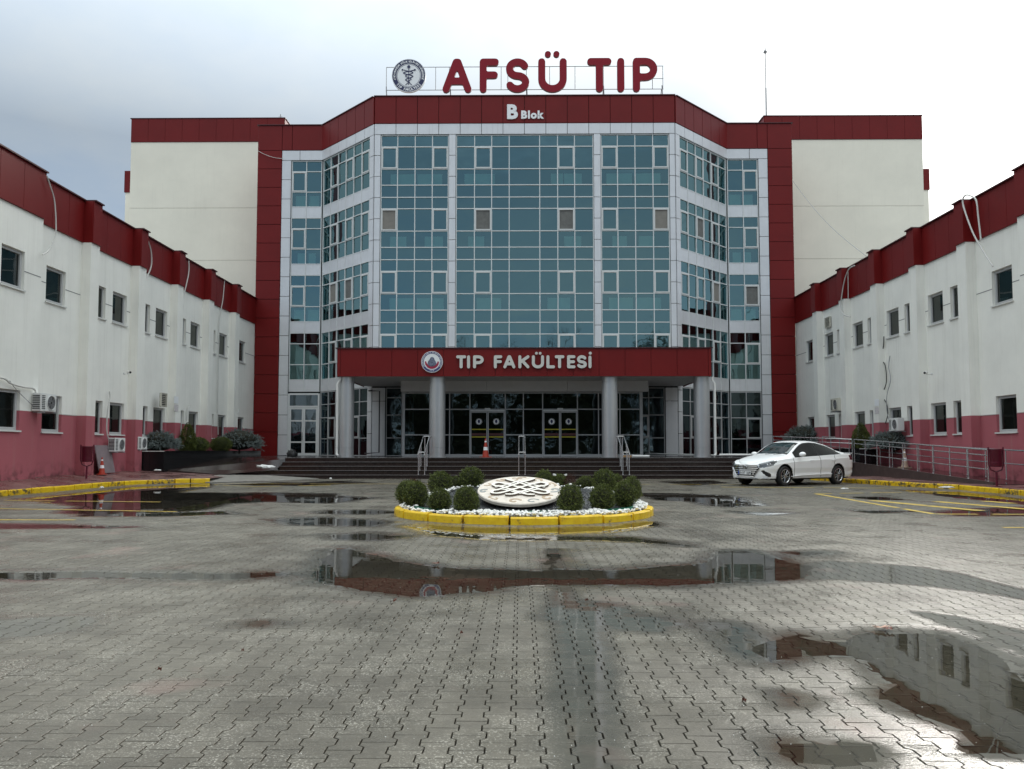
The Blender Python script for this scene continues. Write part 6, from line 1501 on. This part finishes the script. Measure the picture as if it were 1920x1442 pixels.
def conebush(label, px, D, hw, hh, zb_, ball=False):
    x = at_y(px, 820, D)[0]; rx = hw * D / F_PX; rz = hh * D / F_PX; g = thing('conical_bush' if not ball else 'round_bush', label, 'bush', (x, D, zb_))
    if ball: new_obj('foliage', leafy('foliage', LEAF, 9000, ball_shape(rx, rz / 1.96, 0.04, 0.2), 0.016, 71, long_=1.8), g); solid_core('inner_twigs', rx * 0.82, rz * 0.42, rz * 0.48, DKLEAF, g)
    else: new_obj('foliage', leafy('foliage', LEAF, 12000, cone_shape(rx, rz), 0.018, 72, long_=2.0), g)
    MB().tube([(0, 0, -0.1), (0, 0, rz * (0.9 if not ball else 0.3))], [rx * 0.25, rx * 0.06], 7).build('trunk', BARK, g)
conebush('dark green conical bush between the left spruce and the round bushes', 352, 34.0, 18, 57, 1.08)
conebush('first clipped round bush in the left planter', 369, 34.6, 22, 28, 1.08, True)
conebush('second clipped round bush in the left planter', 415, 37.2, 19, 28, 1.08, True)
conebush('dark green conical bush in the right planter', 1614, 34.4, 19, 52, 1.18)

# ================================================================== SMALL THINGS ON THE GROUND
def crumpled(name, label, cat, m, x, y, z, sx, sy, sz, seed):
    bm = bmesh.new(); bmesh.ops.create_icosphere(bm, subdivisions=3, radius=1); rg = np.random.RandomState(seed); ph = rg.rand(6) * 6
    for v in bm.verts:
        c = v.co; k = 1 + 0.16 * math.sin(c.x * 5 + ph[0]) * math.sin(c.y * 6 + ph[1]) + 0.12 * math.sin(c.z * 9 + ph[2] + c.x * 7); v.co = Vector((c.x * sx * k, c.y * sy * k, max(c.z, -0.3) * sz * k + sz * 0.3))
    me = bpy.data.meshes.new(name); bm.to_mesh(me); bm.free(); me.materials.append(m); smooth_mesh(me, 60); o = new_obj(name, me); o.location = (x, y, z); return tag(o, label, cat)
x, z = at_y(548, 853, 36.5); crumpled('rubbish_bag', 'black rubbish bag at the left end of the landing', 'bag', BLACKP, x, 36.5, PZ, 0.24, 0.2, 0.28, 1)
crumpled('sand_sack', 'white sack lying at the foot of the brown ramp', 'sack', WHITEP, -10.6, 33.0, 0.40, 0.42, 0.2, 0.12, 2).rotation_euler = (0, 0.12, 0.3)
x, y = at_z(1775, 914, 0.15); crumpled('rag', 'white rag on the right kerb', 'rag', WHITEP, x, y, 0.14, 0.2, 0.07, 0.035, 3)
x, y = at_z(191, 914, 0.02); crumpled('paper_scrap', 'pale paper scrap in the water at the left kerb', 'litter', WHITEP, x, y, 0.0, 0.06, 0.05, 0.04, 4)
x, y = at_z(1584, 917, 0.0); crumpled('paper_scrap', 'white paper scrap on the paving behind the white car', 'litter', WHITEP, x, y, 0.0, 0.12, 0.05, 0.03, 5)
x, y = at_z(655, 893, 0.0); crumpled('paper_scrap', 'small white crumpled paper at the foot of the steps', 'litter', WHITEP, x, 32.1, 0.0, 0.05, 0.05, 0.05, 6)
x, y = at_z(286, 882, 0.42); crumpled('paper_scrap', 'white paper scrap in front of the left planter', 'litter', WHITEP, x, 30.0, 0.40, 0.13, 0.06, 0.04, 7)
b = MB().tube([(5.0, 35.3, PZ + 0.05), (5.75, 35.2, PZ + 0.05)], 0.055, 10); tag(b.build('roll', WHITEP, smooth=True), 'white roll lying on the landing right of the third column', 'roll')
b = MB().tube([(4.6, 35.4, PZ + 0.04), (4.97, 35.33, PZ + 0.04)], 0.045, 10); tag(b.build('roll', mat('tan plastic', (0.45, 0.24, 0.08), 0.5), smooth=True), 'short orange roll beside the white one on the landing', 'roll')
def leaf_(label, px, py, size, m, seed):
    rg = np.random.RandomState(seed); x, y = at_z(px, py, 0.005); b = MB(); n = 14; vs = [(0, 0, 0.02)]
    for i in range(n): a = 2 * math.pi * i / n; r = size * (0.55 + 0.45 * (i % 2)) * (1.25 if math.cos(a) > 0 else 0.9); vs.append((r * math.cos(a), r * math.sin(a) * 0.7, 0.008 + 0.03 * rg.rand()))
    b.add(vs, [(0, 1 + i, 1 + (i + 1) % n) for i in range(n)]); b.tube([(0, 0, 0.02), (-size * 0.5, size * 0.8, 0.02)], 0.002, 4); o = b.build('fallen_leaf', m); o.location = (x, y, 0.004); o.rotation_euler = (0, 0, rg.rand() * 6); return tag(o, label, 'leaf')
PINKL = mat('pale pink leaf', (0.52, 0.30, 0.22), 0.5, noise=0.4, nscale=60); BRL = mat('brown leaf', (0.16, 0.05, 0.03), 0.5, noise=0.4, nscale=60)
leaf_('pale pinkish dead leaf on the paving at the edge of the right puddle', 1650, 1181, 0.055, PINKL, 1); leaf_('brown dead leaf beside the pale one at the right puddle', 1667, 1183, 0.045, BRL, 2)
leaf_('small brown leaf at the edge of the large middle puddle', 818, 1059, 0.05, BRL, 3)

# ================================================================== WHITE CAR
def car():
    CARW = mat('white car paint', (0.90, 0.90, 0.895), 0.3, coat=0.5); TRIM = mat('car black trim', (0.012, 0.012, 0.013), 0.35); CHR = mat('chrome', (0.65, 0.65, 0.66), 0.12, metal=1.0)
    S = 1.045; th = math.atan2(-0.525, -0.853); c, s = math.cos(th), math.sin(th); fx, fy = 1.42 * S, 0.80 * S
    g = thing('parked_car', 'white four door saloon parked beside the right kerb', 'car', (8.60 - (c * fx - s * fy), 26.05 - (s * fx + c * fy), 0.0), th); g.scale = (S * 0.955, S * 0.98, S)
    ip = lambda x, xs, ys: float(np.interp(x, xs, ys))
    def sm(x, xs, ys):   # smooth interpolation
        return sum(ip(x + d_, xs, ys) * w for d_, w in ((-0.12, .15), (-0.06, .2), (0, .3), (0.06, .2), (0.12, .15))) if -2.1 < x < 2.1 else ip(x, xs, ys)
    XS = lambda *a: a
    def hw(x): return ip(x, (-2.29, -2.27, -2.2, -2.05, -1.7, -1.28, 0, 1.1, 1.6, 1.9, 2.1, 2.2, 2.24, 2.27, 2.29), (0.60, 0.70, 0.78, 0.83, 0.875, 0.895, 0.90, 0.895, 0.88, 0.835, 0.745, 0.635, 0.54, 0.42, 0.22))
    def belt(x): return sm(x, (-2.29, -2.1, -1.6, -0.8, 0, 0.9, 1.4, 1.9, 2.1, 2.29), (0.98, 1.00, 1.00, 0.965, 0.93, 0.89, 0.85, 0.79, 0.74, 0.66))
    def roofz(x): return sm(x, (-2.29, -2.2, -2.05, -1.8, -1.5, -1.0, -0.5, -0.1, 0.25, 0.55, 0.85, 1.05, 1.5, 1.9, 2.15, 2.29), (0.99, 1.03, 1.06, 1.09, 1.18, 1.345, 1.43, 1.45, 1.425, 1.31, 1.13, 1.015, 0.95, 0.87, 0.79, 0.70))
    def redge(x): return sm(x, (-2.29, -1.9, -1.5, -1.0, -0.3, 0.3, 0.75, 1.05, 1.6, 2.0, 2.29), (0.42, 0.66, 0.60, 0.555, 0.575, 0.585, 0.68, 0.72, 0.66, 0.56, 0.16))
    xs = np.concatenate([np.linspace(-2.29, -2.0, 14), np.linspace(-1.97, 1.95, 160), np.linspace(1.97, 2.29, 22)])
    prof_n = 56; grid = []
    for x in xs:
        w, zb, zr, re = hw(x), belt(x), roofz(x), redge(x); cab = zr - zb; zlow = ip(x, (-2.29, -2.1, -1.9, 1.9, 2.1, 2.29), (0.34, 0.24, 0.20, 0.20, 0.20, 0.24))
        ze = zr - (0.05 if cab > 0.2 else 0.02 + 0.05 * min(max(cab, 0) / 0.2, 1))
        crease = zb - 0.13
        key = [(w - 0.12, zlow), (w - 0.045, zlow + 0.02), (w - 0.015, zlow + 0.12), (w - 0.022, zlow + 0.22), (w, 0.56 if zb > 0.75 else zb - 0.16), (w - 0.004, crease), (w - 0.022, crease + 0.035), (w - 0.05, zb - 0.01), (w - 0.065, zb), (re + 0.012, ze - 0.02), (re - 0.02, ze + 0.012), (re * 0.72, zr - 0.012), (re * 0.35, zr - 0.003), (0.0, zr)]
        if x > 0.98 or x < -1.78: key[8] = (w - 0.085, zb + 0.012)
        # resample keeping index ranges fixed between keys
        cnt = [1, 4, 4, 8, 15, 2, 3, 1, 16, 2, 5, 5, 4]; pts = []
        for (p, q), n in zip(zip(key[:-1], key[1:]), cnt):
            for k in range(n): t = k / n; pts.append((p[0] + (q[0] - p[0]) * t, p[1] + (q[1] - p[1]) * t))
        pts.append(key[-1]); grid.append([(x, y, z) for y, z in pts])
    NP = len(grid[0]); iR = sum([1, 4, 4, 8, 15, 2, 3, 1]); iE = iR + 16
    parts = {}
    def put(name, quad): parts.setdefault(name, []).append(quad)
    AX = (1.42, -1.28); RA = 0.355
    def dlo(x):  # side glass lower and upper fraction
        return (-1.52 < x < 0.86)
    for i in range(len(xs) - 1):
        for j in range(NP - 1):
            q = [grid[i][j], grid[i + 1][j], grid[i + 1][j + 1], grid[i][j + 1]]; cx = sum(p[0] for p in q) / 4; cy = sum(p[1] for p in q) / 4; cz = sum(p[2] for p in q) / 4
            name = 'body'
            if j < iR - 1 and any(math.hypot(cx - a, cz - 0.325) < RA for a in AX) and cz < 0.70: continue
            if any(RA <= math.hypot(cx - a, cz - 0.325) < RA + 0.022 for a in AX) and cz > 0.2 and j < iR - 1: name = 'arch_lip_front' if cx > 0 else 'arch_lip_rear'
            if iR <= j < iE:
                fr = (j - iR) / 16; cabh = roofz(cx) - belt(cx)
                if dlo(cx) and cabh > 0.10 and 0.03 < fr < 0.90: name = 'side_window'
                if abs(cx + 0.34) < 0.035 or abs(cx + 1.27) < 0.02: name = 'window_pillar' if name == 'side_window' else name
                if dlo(cx) and cabh > 0.07 and (fr <= 0.03 or 0.90 <= fr < 0.98): name = 'window_trim'
            if j >= iE + 2 and 0.34 < cx < 1.06: name = 'windscreen' if cy < redge(cx) * 0.93 else 'body'
            if j >= iE + 2 and -1.74 < cx < -0.86 and cy < redge(cx) * 0.9: name = 'rear_window'
            if name == 'body' and cz < 0.235 and abs(cx) < 2.0: name = 'lower_trim'
            if name == 'body' and cx > 1.70 and iR - 21 < j < iR + 2:  # headlight sweep
                zc = 0.675 + (2.16 - cx) * 0.24; hh = 0.085 * min(1, (cx - 1.70) / 0.25)
                if abs(cz - zc) < hh and cy > 0.5: name = 'headlight'
            if name == 'body' and cx > 1.98 and 0.30 < cz < 0.50 and 0.60 < cy < 0.80 and abs((cz - 0.40) - (cy - 0.70) * -0.9) < 0.065: name = 'fog_light'
            if name == 'body' and cx < -1.98 and 0.80 < cz < 0.97 and cy > 0.45: name = 'tail_light'
            if name == 'body' and 0.26 < cz and j < iR and (abs(cx - 0.98) < 0.010 or abs(cx + 0.36) < 0.010 or (abs(cx + 1.12 - (0.9 - cz) * 0.25) < 0.012 and cz > 0.62)): name = 'door_gap'
            put(name, q)
    mm = {'body': CARW, 'arch_lip_front': TRIM, 'arch_lip_rear': TRIM, 'side_window': mat('tinted car glass', (0.010, 0.011, 0.012), 0.06), 'window_pillar': TRIM, 'window_trim': TRIM, 'windscreen': CARGL, 'rear_window': MATS['tinted car glass'] if 'tinted car glass' in MATS else TRIM, 'lower_trim': TRIM,
          'headlight': mat('headlight lens', (0.16, 0.165, 0.17), 0.08, metal=0.5), 'fog_light': TRIM, 'tail_light': mat('tail light', (0.09, 0.006, 0.012), 0.12), 'door_gap': mat('door gap grey', (0.25, 0.25, 0.25), 0.6)}
    for name, qs in parts.items():
        for side in ((1, -1) if name not in ('body', 'windscreen', 'rear_window') else (0,)):
            b = MB(); vid = {}; vs = []; fs = []
            for sd in ((1, -1) if side == 0 else (side,)):
                for q in qs:
                    f = []
                    for p in q:
                        k = (round(p[0], 5), round(p[1] * sd, 5), round(p[2], 5))
                        if k not in vid: vid[k] = len(vs); vs.append(k)
                        f.append(vid[k])
                    fs.append(tuple(f) if sd < 0 else tuple(reversed(f)))
            fs = [tuple(dict.fromkeys(f)) for f in fs]; fs = [f for f in fs if len(f) > 2]
            o = b.add(vs, fs).build(name.replace('_front', '').replace('_rear', '') if 'arch' in name else name, mm[name], g, smooth=35)
    # nose and tail caps
    for k, x in ((-1, 2.29), (0, -2.29)):
        pr = grid[k]; vs = [(x, p[1], p[2]) for p in pr] + [(x, -p[1], p[2]) for p in reversed(pr)]
        MB().add(vs, [tuple(range(len(vs)))]).build('bumper_face', CARW, g)
    # hexagonal grille with bars, badge, plate
    gx = 2.30
    def bend(y): return float(np.interp(abs(y), (0, 0.22, 0.42, 0.54, 0.635), (2.292, 2.29, 2.27, 2.24, 2.2))) + 0.012
    vs = []; n = 12
    for r in range(7):
        z = 0.66 - (0.66 - 0.31) * r / 6; half = np.interp(z, (0.31, 0.57, 0.66), (0.34, 0.54, 0.48))
        for i in range(n + 1): y = -half + 2 * half * i / n; vs.append((bend(y), y, z))
    b = MB().add(vs, [(r * (n + 1) + i, (r + 1) * (n + 1) + i, (r + 1) * (n + 1) + i + 1, r * (n + 1) + i + 1) for r in range(6) for i in range(n)]); b.build('grille', TRIM, g)
    for k in range(5):
        z = 0.625 - k * 0.062; half = float(np.interp(z, (0.31, 0.57, 0.66), (0.34, 0.54, 0.48))) - 0.03
        MB().tube([(bend(y) + 0.012, y, z) for y in np.linspace(-half, half, 13)], 0.010, 5).build('grille_bar', CHR, g)
    ring = [(-0.48, 0.665), (0.48, 0.665), (0.55, 0.57), (0.345, 0.305), (-0.345, 0.305), (-0.55, 0.57), (-0.48, 0.665)]
    P = []
    for (a, z0), (c_, z1) in zip(ring[:-1], ring[1:]):
        for t in np.linspace(0, 1, 8)[:-1]: y = a + (c_ - a) * t; P.append((bend(y) + 0.01, y, z0 + (z1 - z0) * t))
    P.append(P[0]); MB().tube(P, 0.011, 5).build('grille_surround', CHR, g)
    bd = MB(); bd.lathe([(0.050, 0.0), (0.062, 0.006), (0.050, 0.012)], (bend(0) + 0.022, 0, 0), 24, axis='x'); bd.v = [(x, y * 1.35, z + 0.60) for x, y, z in bd.v]
    bd.tube([(bend(0) + 0.03, -0.03, 0.57), (bend(0) + 0.03, -0.02, 0.63)], 0.008, 5); bd.tube([(bend(0) + 0.03, 0.03, 0.63), (bend(0) + 0.03, 0.02, 0.57)], 0.008, 5); bd.tube([(bend(0) + 0.03, -0.024, 0.595), (bend(0) + 0.03, 0.024, 0.605)], 0.007, 5); bd.build('badge', CHR, g)
    slab('number_plate', SIGNW, g, (bend(0) + 0.035, 0, 0.42), (0.012, 0.52, 0.112)); slab('plate_band', mat('plate blue', (0.02, 0.06, 0.35), 0.4), g, (bend(0) + 0.0425, -0.24, 0.42), (0.004, 0.04, 0.108))
    o = text_obj('03 BT 329', 0.105, 0.0025, 0.001, BLACKP, 'plate_lettering', g, (bend(0) + 0.0445, 0.0, 0.385), center=True); o.rotation_euler = (R(90), 0, R(90)); o.location = (bend(0) + 0.0445, 0.02, 0.385)
    b = MB()
    for sd in (-1, 1): b.box((2.12, sd * 0.62, 0.235), (0.18, 0.35, 0.02), sd * -0.35)
    b.box((2.25, 0, 0.23), (0.08, 0.9, 0.03)); b.build('front_lip', TRIM, g)
    # headlight insides: bright projector
    for sd in (1, -1):
        MB().lathe([(0.0, 0.02), (0.035, 0.012), (0.045, 0.0)], (0, 0, 0), 14, axis='x').build('headlight_lens', CHR, g).location = (2.075, sd * 0.70, 0.668)
        MB().lathe([(0.0, 0.02), (0.025, 0.012), (0.032, 0.0)], (0, 0, 0), 14, axis='x').build('headlight_lens', CHR, g).location = (2.0, sd * 0.765, 0.685)
        # mirror
        bm = bmesh.new(); bmesh.ops.create_icosphere(bm, subdivisions=3, radius=1)
        for v in bm.verts: v.co = Vector((v.co.x * 0.09 * (1 if v.co.x > 0 else 0.45), v.co.y * 0.125, v.co.z * 0.075))
        me = bpy.data.meshes.new('mirror'); bm.to_mesh(me); bm.free(); me.materials.append(CARW); smooth_mesh(me, 60); o = new_obj('mirror', me, g); o.location = (0.70, sd * 1.0, 1.0)
        MB().tube([(0.70, sd * 0.82, 0.935), (0.70, sd * 0.93, 0.96)], 0.022, 6).build('mirror_arm', TRIM, g)
        for hxp in (0.10, -1.02): 
            MB().tube([(hxp - 0.09, sd * 0.905, 0.80), (hxp - 0.05, sd * 0.93, 0.805), (hxp + 0.05, sd * 0.93, 0.805), (hxp + 0.09, sd * 0.905, 0.80)], 0.014, 6).build('door_handle', CARW, g, smooth=True)
        MB().tube([(1.15, sd * 0.885, 0.30), (0.6, sd * 0.905, 0.335), (-0.9, sd * 0.905, 0.36)], 0.012, 6).build('sill_crease', CARW, g, smooth=True)
    # wheels
    def wheel(x, y, out):
        w = bpy.data.objects.new('wheel', None); COL.objects.link(w); w.parent = g; w.location = (x, y, 0.315)
        o_ = out
        MB().lathe([(0.215, -0.10), (0.29, -0.105), (0.315, -0.075), (0.32, 0), (0.315, 0.075), (0.29, 0.105), (0.215, 0.10)], (0, 0, 0), 40, axis='y').build('tyre', TRIM if False else mat('tyre rubber', (0.016, 0.016, 0.017), 0.6), w, smooth=50)
        b = MB().lathe([(0.217, 0.10 * o_), (0.212, 0.085 * o_), (0.200, 0.08 * o_), (0.195, -0.05 * o_), (0.0, -0.05 * o_)], (0, 0, 0), 40, axis='y'); b.build('rim_barrel', mat('dark rim', (0.06, 0.06, 0.065), 0.4, metal=0.6), w, smooth=30, recalc=False)
        b = MB().lathe([(0.222, 0.103 * o_), (0.205, 0.107 * o_), (0.192, 0.09 * o_)], (0, 0, 0), 40, axis='y')
        for k in range(10):
            a = 2 * math.pi * k / 10 + 0.1; da = 0.10 if k % 2 else -0.10
            b.tube([(0.04 * math.cos(a), 0.085 * o_, 0.04 * math.sin(a)), (0.12 * math.cos(a + da * 0.4), 0.092 * o_, 0.12 * math.sin(a + da * 0.4)), (0.203 * math.cos(a + da), 0.092 * o_, 0.203 * math.sin(a + da))], [0.016, 0.013, 0.016], 6)
        b.lathe([(0.0, 0.10 * o_), (0.045, 0.098 * o_), (0.05, 0.08 * o_)], (0, 0, 0), 16, axis='y'); b.build('rim', mat('alloy', (0.50, 0.50, 0.51), 0.25, metal=0.9), w, smooth=30)
        # dark wheel housing
        hb = MB(); 
        n = 20; vs = []
        for i in range(n + 1):
            a = math.pi * i / n - 0.15 * 0; vs.append((0.36 * math.cos(a), 0.09 * o_, 0.36 * math.sin(a))); vs.append((0.36 * math.cos(a), -0.28 * o_, 0.36 * math.sin(a)))
        hb.add(vs, [(2 * i, 2 * i + 1, 2 * i + 3, 2 * i + 2) for i in range(n)]); hb.build('wheel_housing', TRIM, w)
    for x in AX:
        for sd in (1, -1): wheel(x, sd * 0.785, sd)
    b = MB().box((0.07, 0, 0.42), (2.0, 1.5, 0.42)); b.box((-1.95, 0, 0.5), (0.5, 1.3, 0.4)); b.box((2.0, 0, 0.45), (0.35, 1.1, 0.3)); b.build('underbody_blocker', TRIM, g)  # plain dark boxes added inside the shell to block light
    b = MB().box((0.05, 0.36, 0.95), (0.14, 0.42, 0.5)); b.box((0.05, -0.36, 0.95), (0.14, 0.42, 0.5)); b.box((0.10, 0.36, 1.25), (0.09, 0.22, 0.16)); b.box((0.10, -0.36, 1.25), (0.09, 0.22, 0.16)); b.box((0.85, 0, 0.86), (0.5, 1.3, 0.12)); b.build('seat', mat('car interior', (0.035, 0.035, 0.035), 0.8), g)
    MB().tube([(1.22, -0.1, 1.0), (0.98, 0.35, 1.045)], 0.008, 5).build('wiper', TRIM, g); MB().tube([(1.22, 0.25, 1.0), (0.98, 0.62, 1.03)], 0.008, 5).build('wiper', TRIM, g)
car()

# ================================================================== TREES BEHIND THE CAMERA (they show in the entrance glass)
def tree(x, y, h, seed, label, bare):
    rg = np.random.RandomState(seed); g = thing('tree', label, 'tree', (x, y, 0), 0, 'trees behind the courtyard'); b = MB()
    b.tube([(0, 0, 0), (0.1, 0.05, h * 0.35), (0.05, 0, h * 0.7), (0, 0.05, h * 0.97)], [0.22, 0.16, 0.09, 0.02], 8); tips = []
    for i in range(46):
        z = h * (0.15 + 0.8 * rg.rand()); a = rg.rand() * 6.28; L = h * (0.20 if bare else 0.24) * (1.1 - 0.7 * z / h); e = np.array([math.cos(a) * L, math.sin(a) * L, z + L * (1.7 if bare else 0.5)]); m = np.array([math.cos(a) * L * 0.6, math.sin(a) * L * 0.6, z + L * 0.5])
        b.tube([(0, 0, z), tuple(m), tuple(e)], [0.045, 0.03, 0.008], 5); tips += [m, e, (m + e) / 2]
        for k in range(3): f = m + (e - m) * rg.rand(); d_ = rg.randn(3) * L * 0.35 + np.array([0, 0, L * 0.4]); b.tube([tuple(f), tuple(f + d_)], [0.018, 0.005], 4); tips.append(f + d_)
    b.build('trunk', BARK, g); T = np.array(tips)
    def sh(r, n): k = r.randint(0, len(T), n); return T[k] + r.randn(n, 3) * (0.28 if bare else 0.6), r.randn(n, 3)
    new_obj('crown', leafy('crown', TWIG, 2500 if bare else 15000, sh, 0.05 if bare else 0.13, seed + 5), g)
for i, (x, y, h, bare) in enumerate(((-19, -25, 13, 0), (-13, -22, 9.5, 0), (-8.5, -26, 15, 1), (-4.2, -21, 9, 0), (-1.5, -27, 14.5, 1), (2.6, -22, 10, 0), (5.2, -28, 16, 1), (8.6, -23, 9.5, 0), (12.5, -26, 12, 0), (18, -24, 14, 0), (-24, -20, 11, 0), (23, -22, 10, 0), (-6.6, -20, 6.5, 0), (-10.8, -19, 6, 0), (5.6, -19.5, 6.2, 0), (11, -20, 7, 0), (1.2, -24, 8, 0))):
    tree(x, y, h, 100 + i, 'bare poplar behind the courtyard, mirrored in the glass' if bare else 'evergreen tree behind the courtyard, mirrored in the glass', bare)

hd = thing('hedge', 'dark clipped hedge behind the courtyard, mirrored in the entrance glass', 'hedge', (0, -15, 0))
def hedge_shape(rg, n):
    p = np.stack([(rg.rand(n) - 0.5) * 44, (rg.rand(n) - 0.5) * 1.4, rg.rand(n) ** 0.7 * (1.9 + 0.0)], 1); p[:, 2] *= 1 + 0.25 * np.sin(p[:, 0] * 1.7) * np.sin(p[:, 0] * 0.6 + 1); return p, rg.randn(n, 3)
new_obj('foliage', leafy('foliage', TWIG, 16000, hedge_shape, 0.10, 900), hd); MB().box((0, 0, 0.75), (43.6, 0.8, 1.5)).build('inner_twigs', DKLEAF, hd)

rg = random.Random(21); b = MB()
for k in range(900):
    y = 2.6 + 9 * rg.random() ** 1.5; x = rg.uniform(-0.68, 0.68) * y; q = rg.uniform(0.0012, 0.0032); M = Euler((0, 0, rg.uniform(0, 6))).to_matrix(); hh = float(height(np.array([[x, y]]))[0][0])
    b.add([M @ Vector((v.x * q, v.y * q * 0.7, v.z * q * 0.6)) + Vector((x, y, max(hh, 0) + q * 0.4)) for v in ICV], ICF)
tag(b.build('pale_grit', PEB, kind='stuff'), 'fine pale grit scattered over the near paving', 'grit')
for i, (px, py, sz) in enumerate(((865, 1192, 0.012), (740, 1130, 0.015), (300, 1262, 0.012), (1100, 1129, 0.016), (1395, 1320, 0.014), (455, 1225, 0.010))):
    leaf_(['tiny dark leaf on the paving left of the drain line', 'tiny leaf scrap below the large middle puddle', 'tiny leaf on the paving at the far left front', 'small dark leaf on the paving right of the drain line', 'small leaf between the two right puddles', 'tiny leaf left of the small round puddle'][i], px, py, sz, BRL, 30 + i)
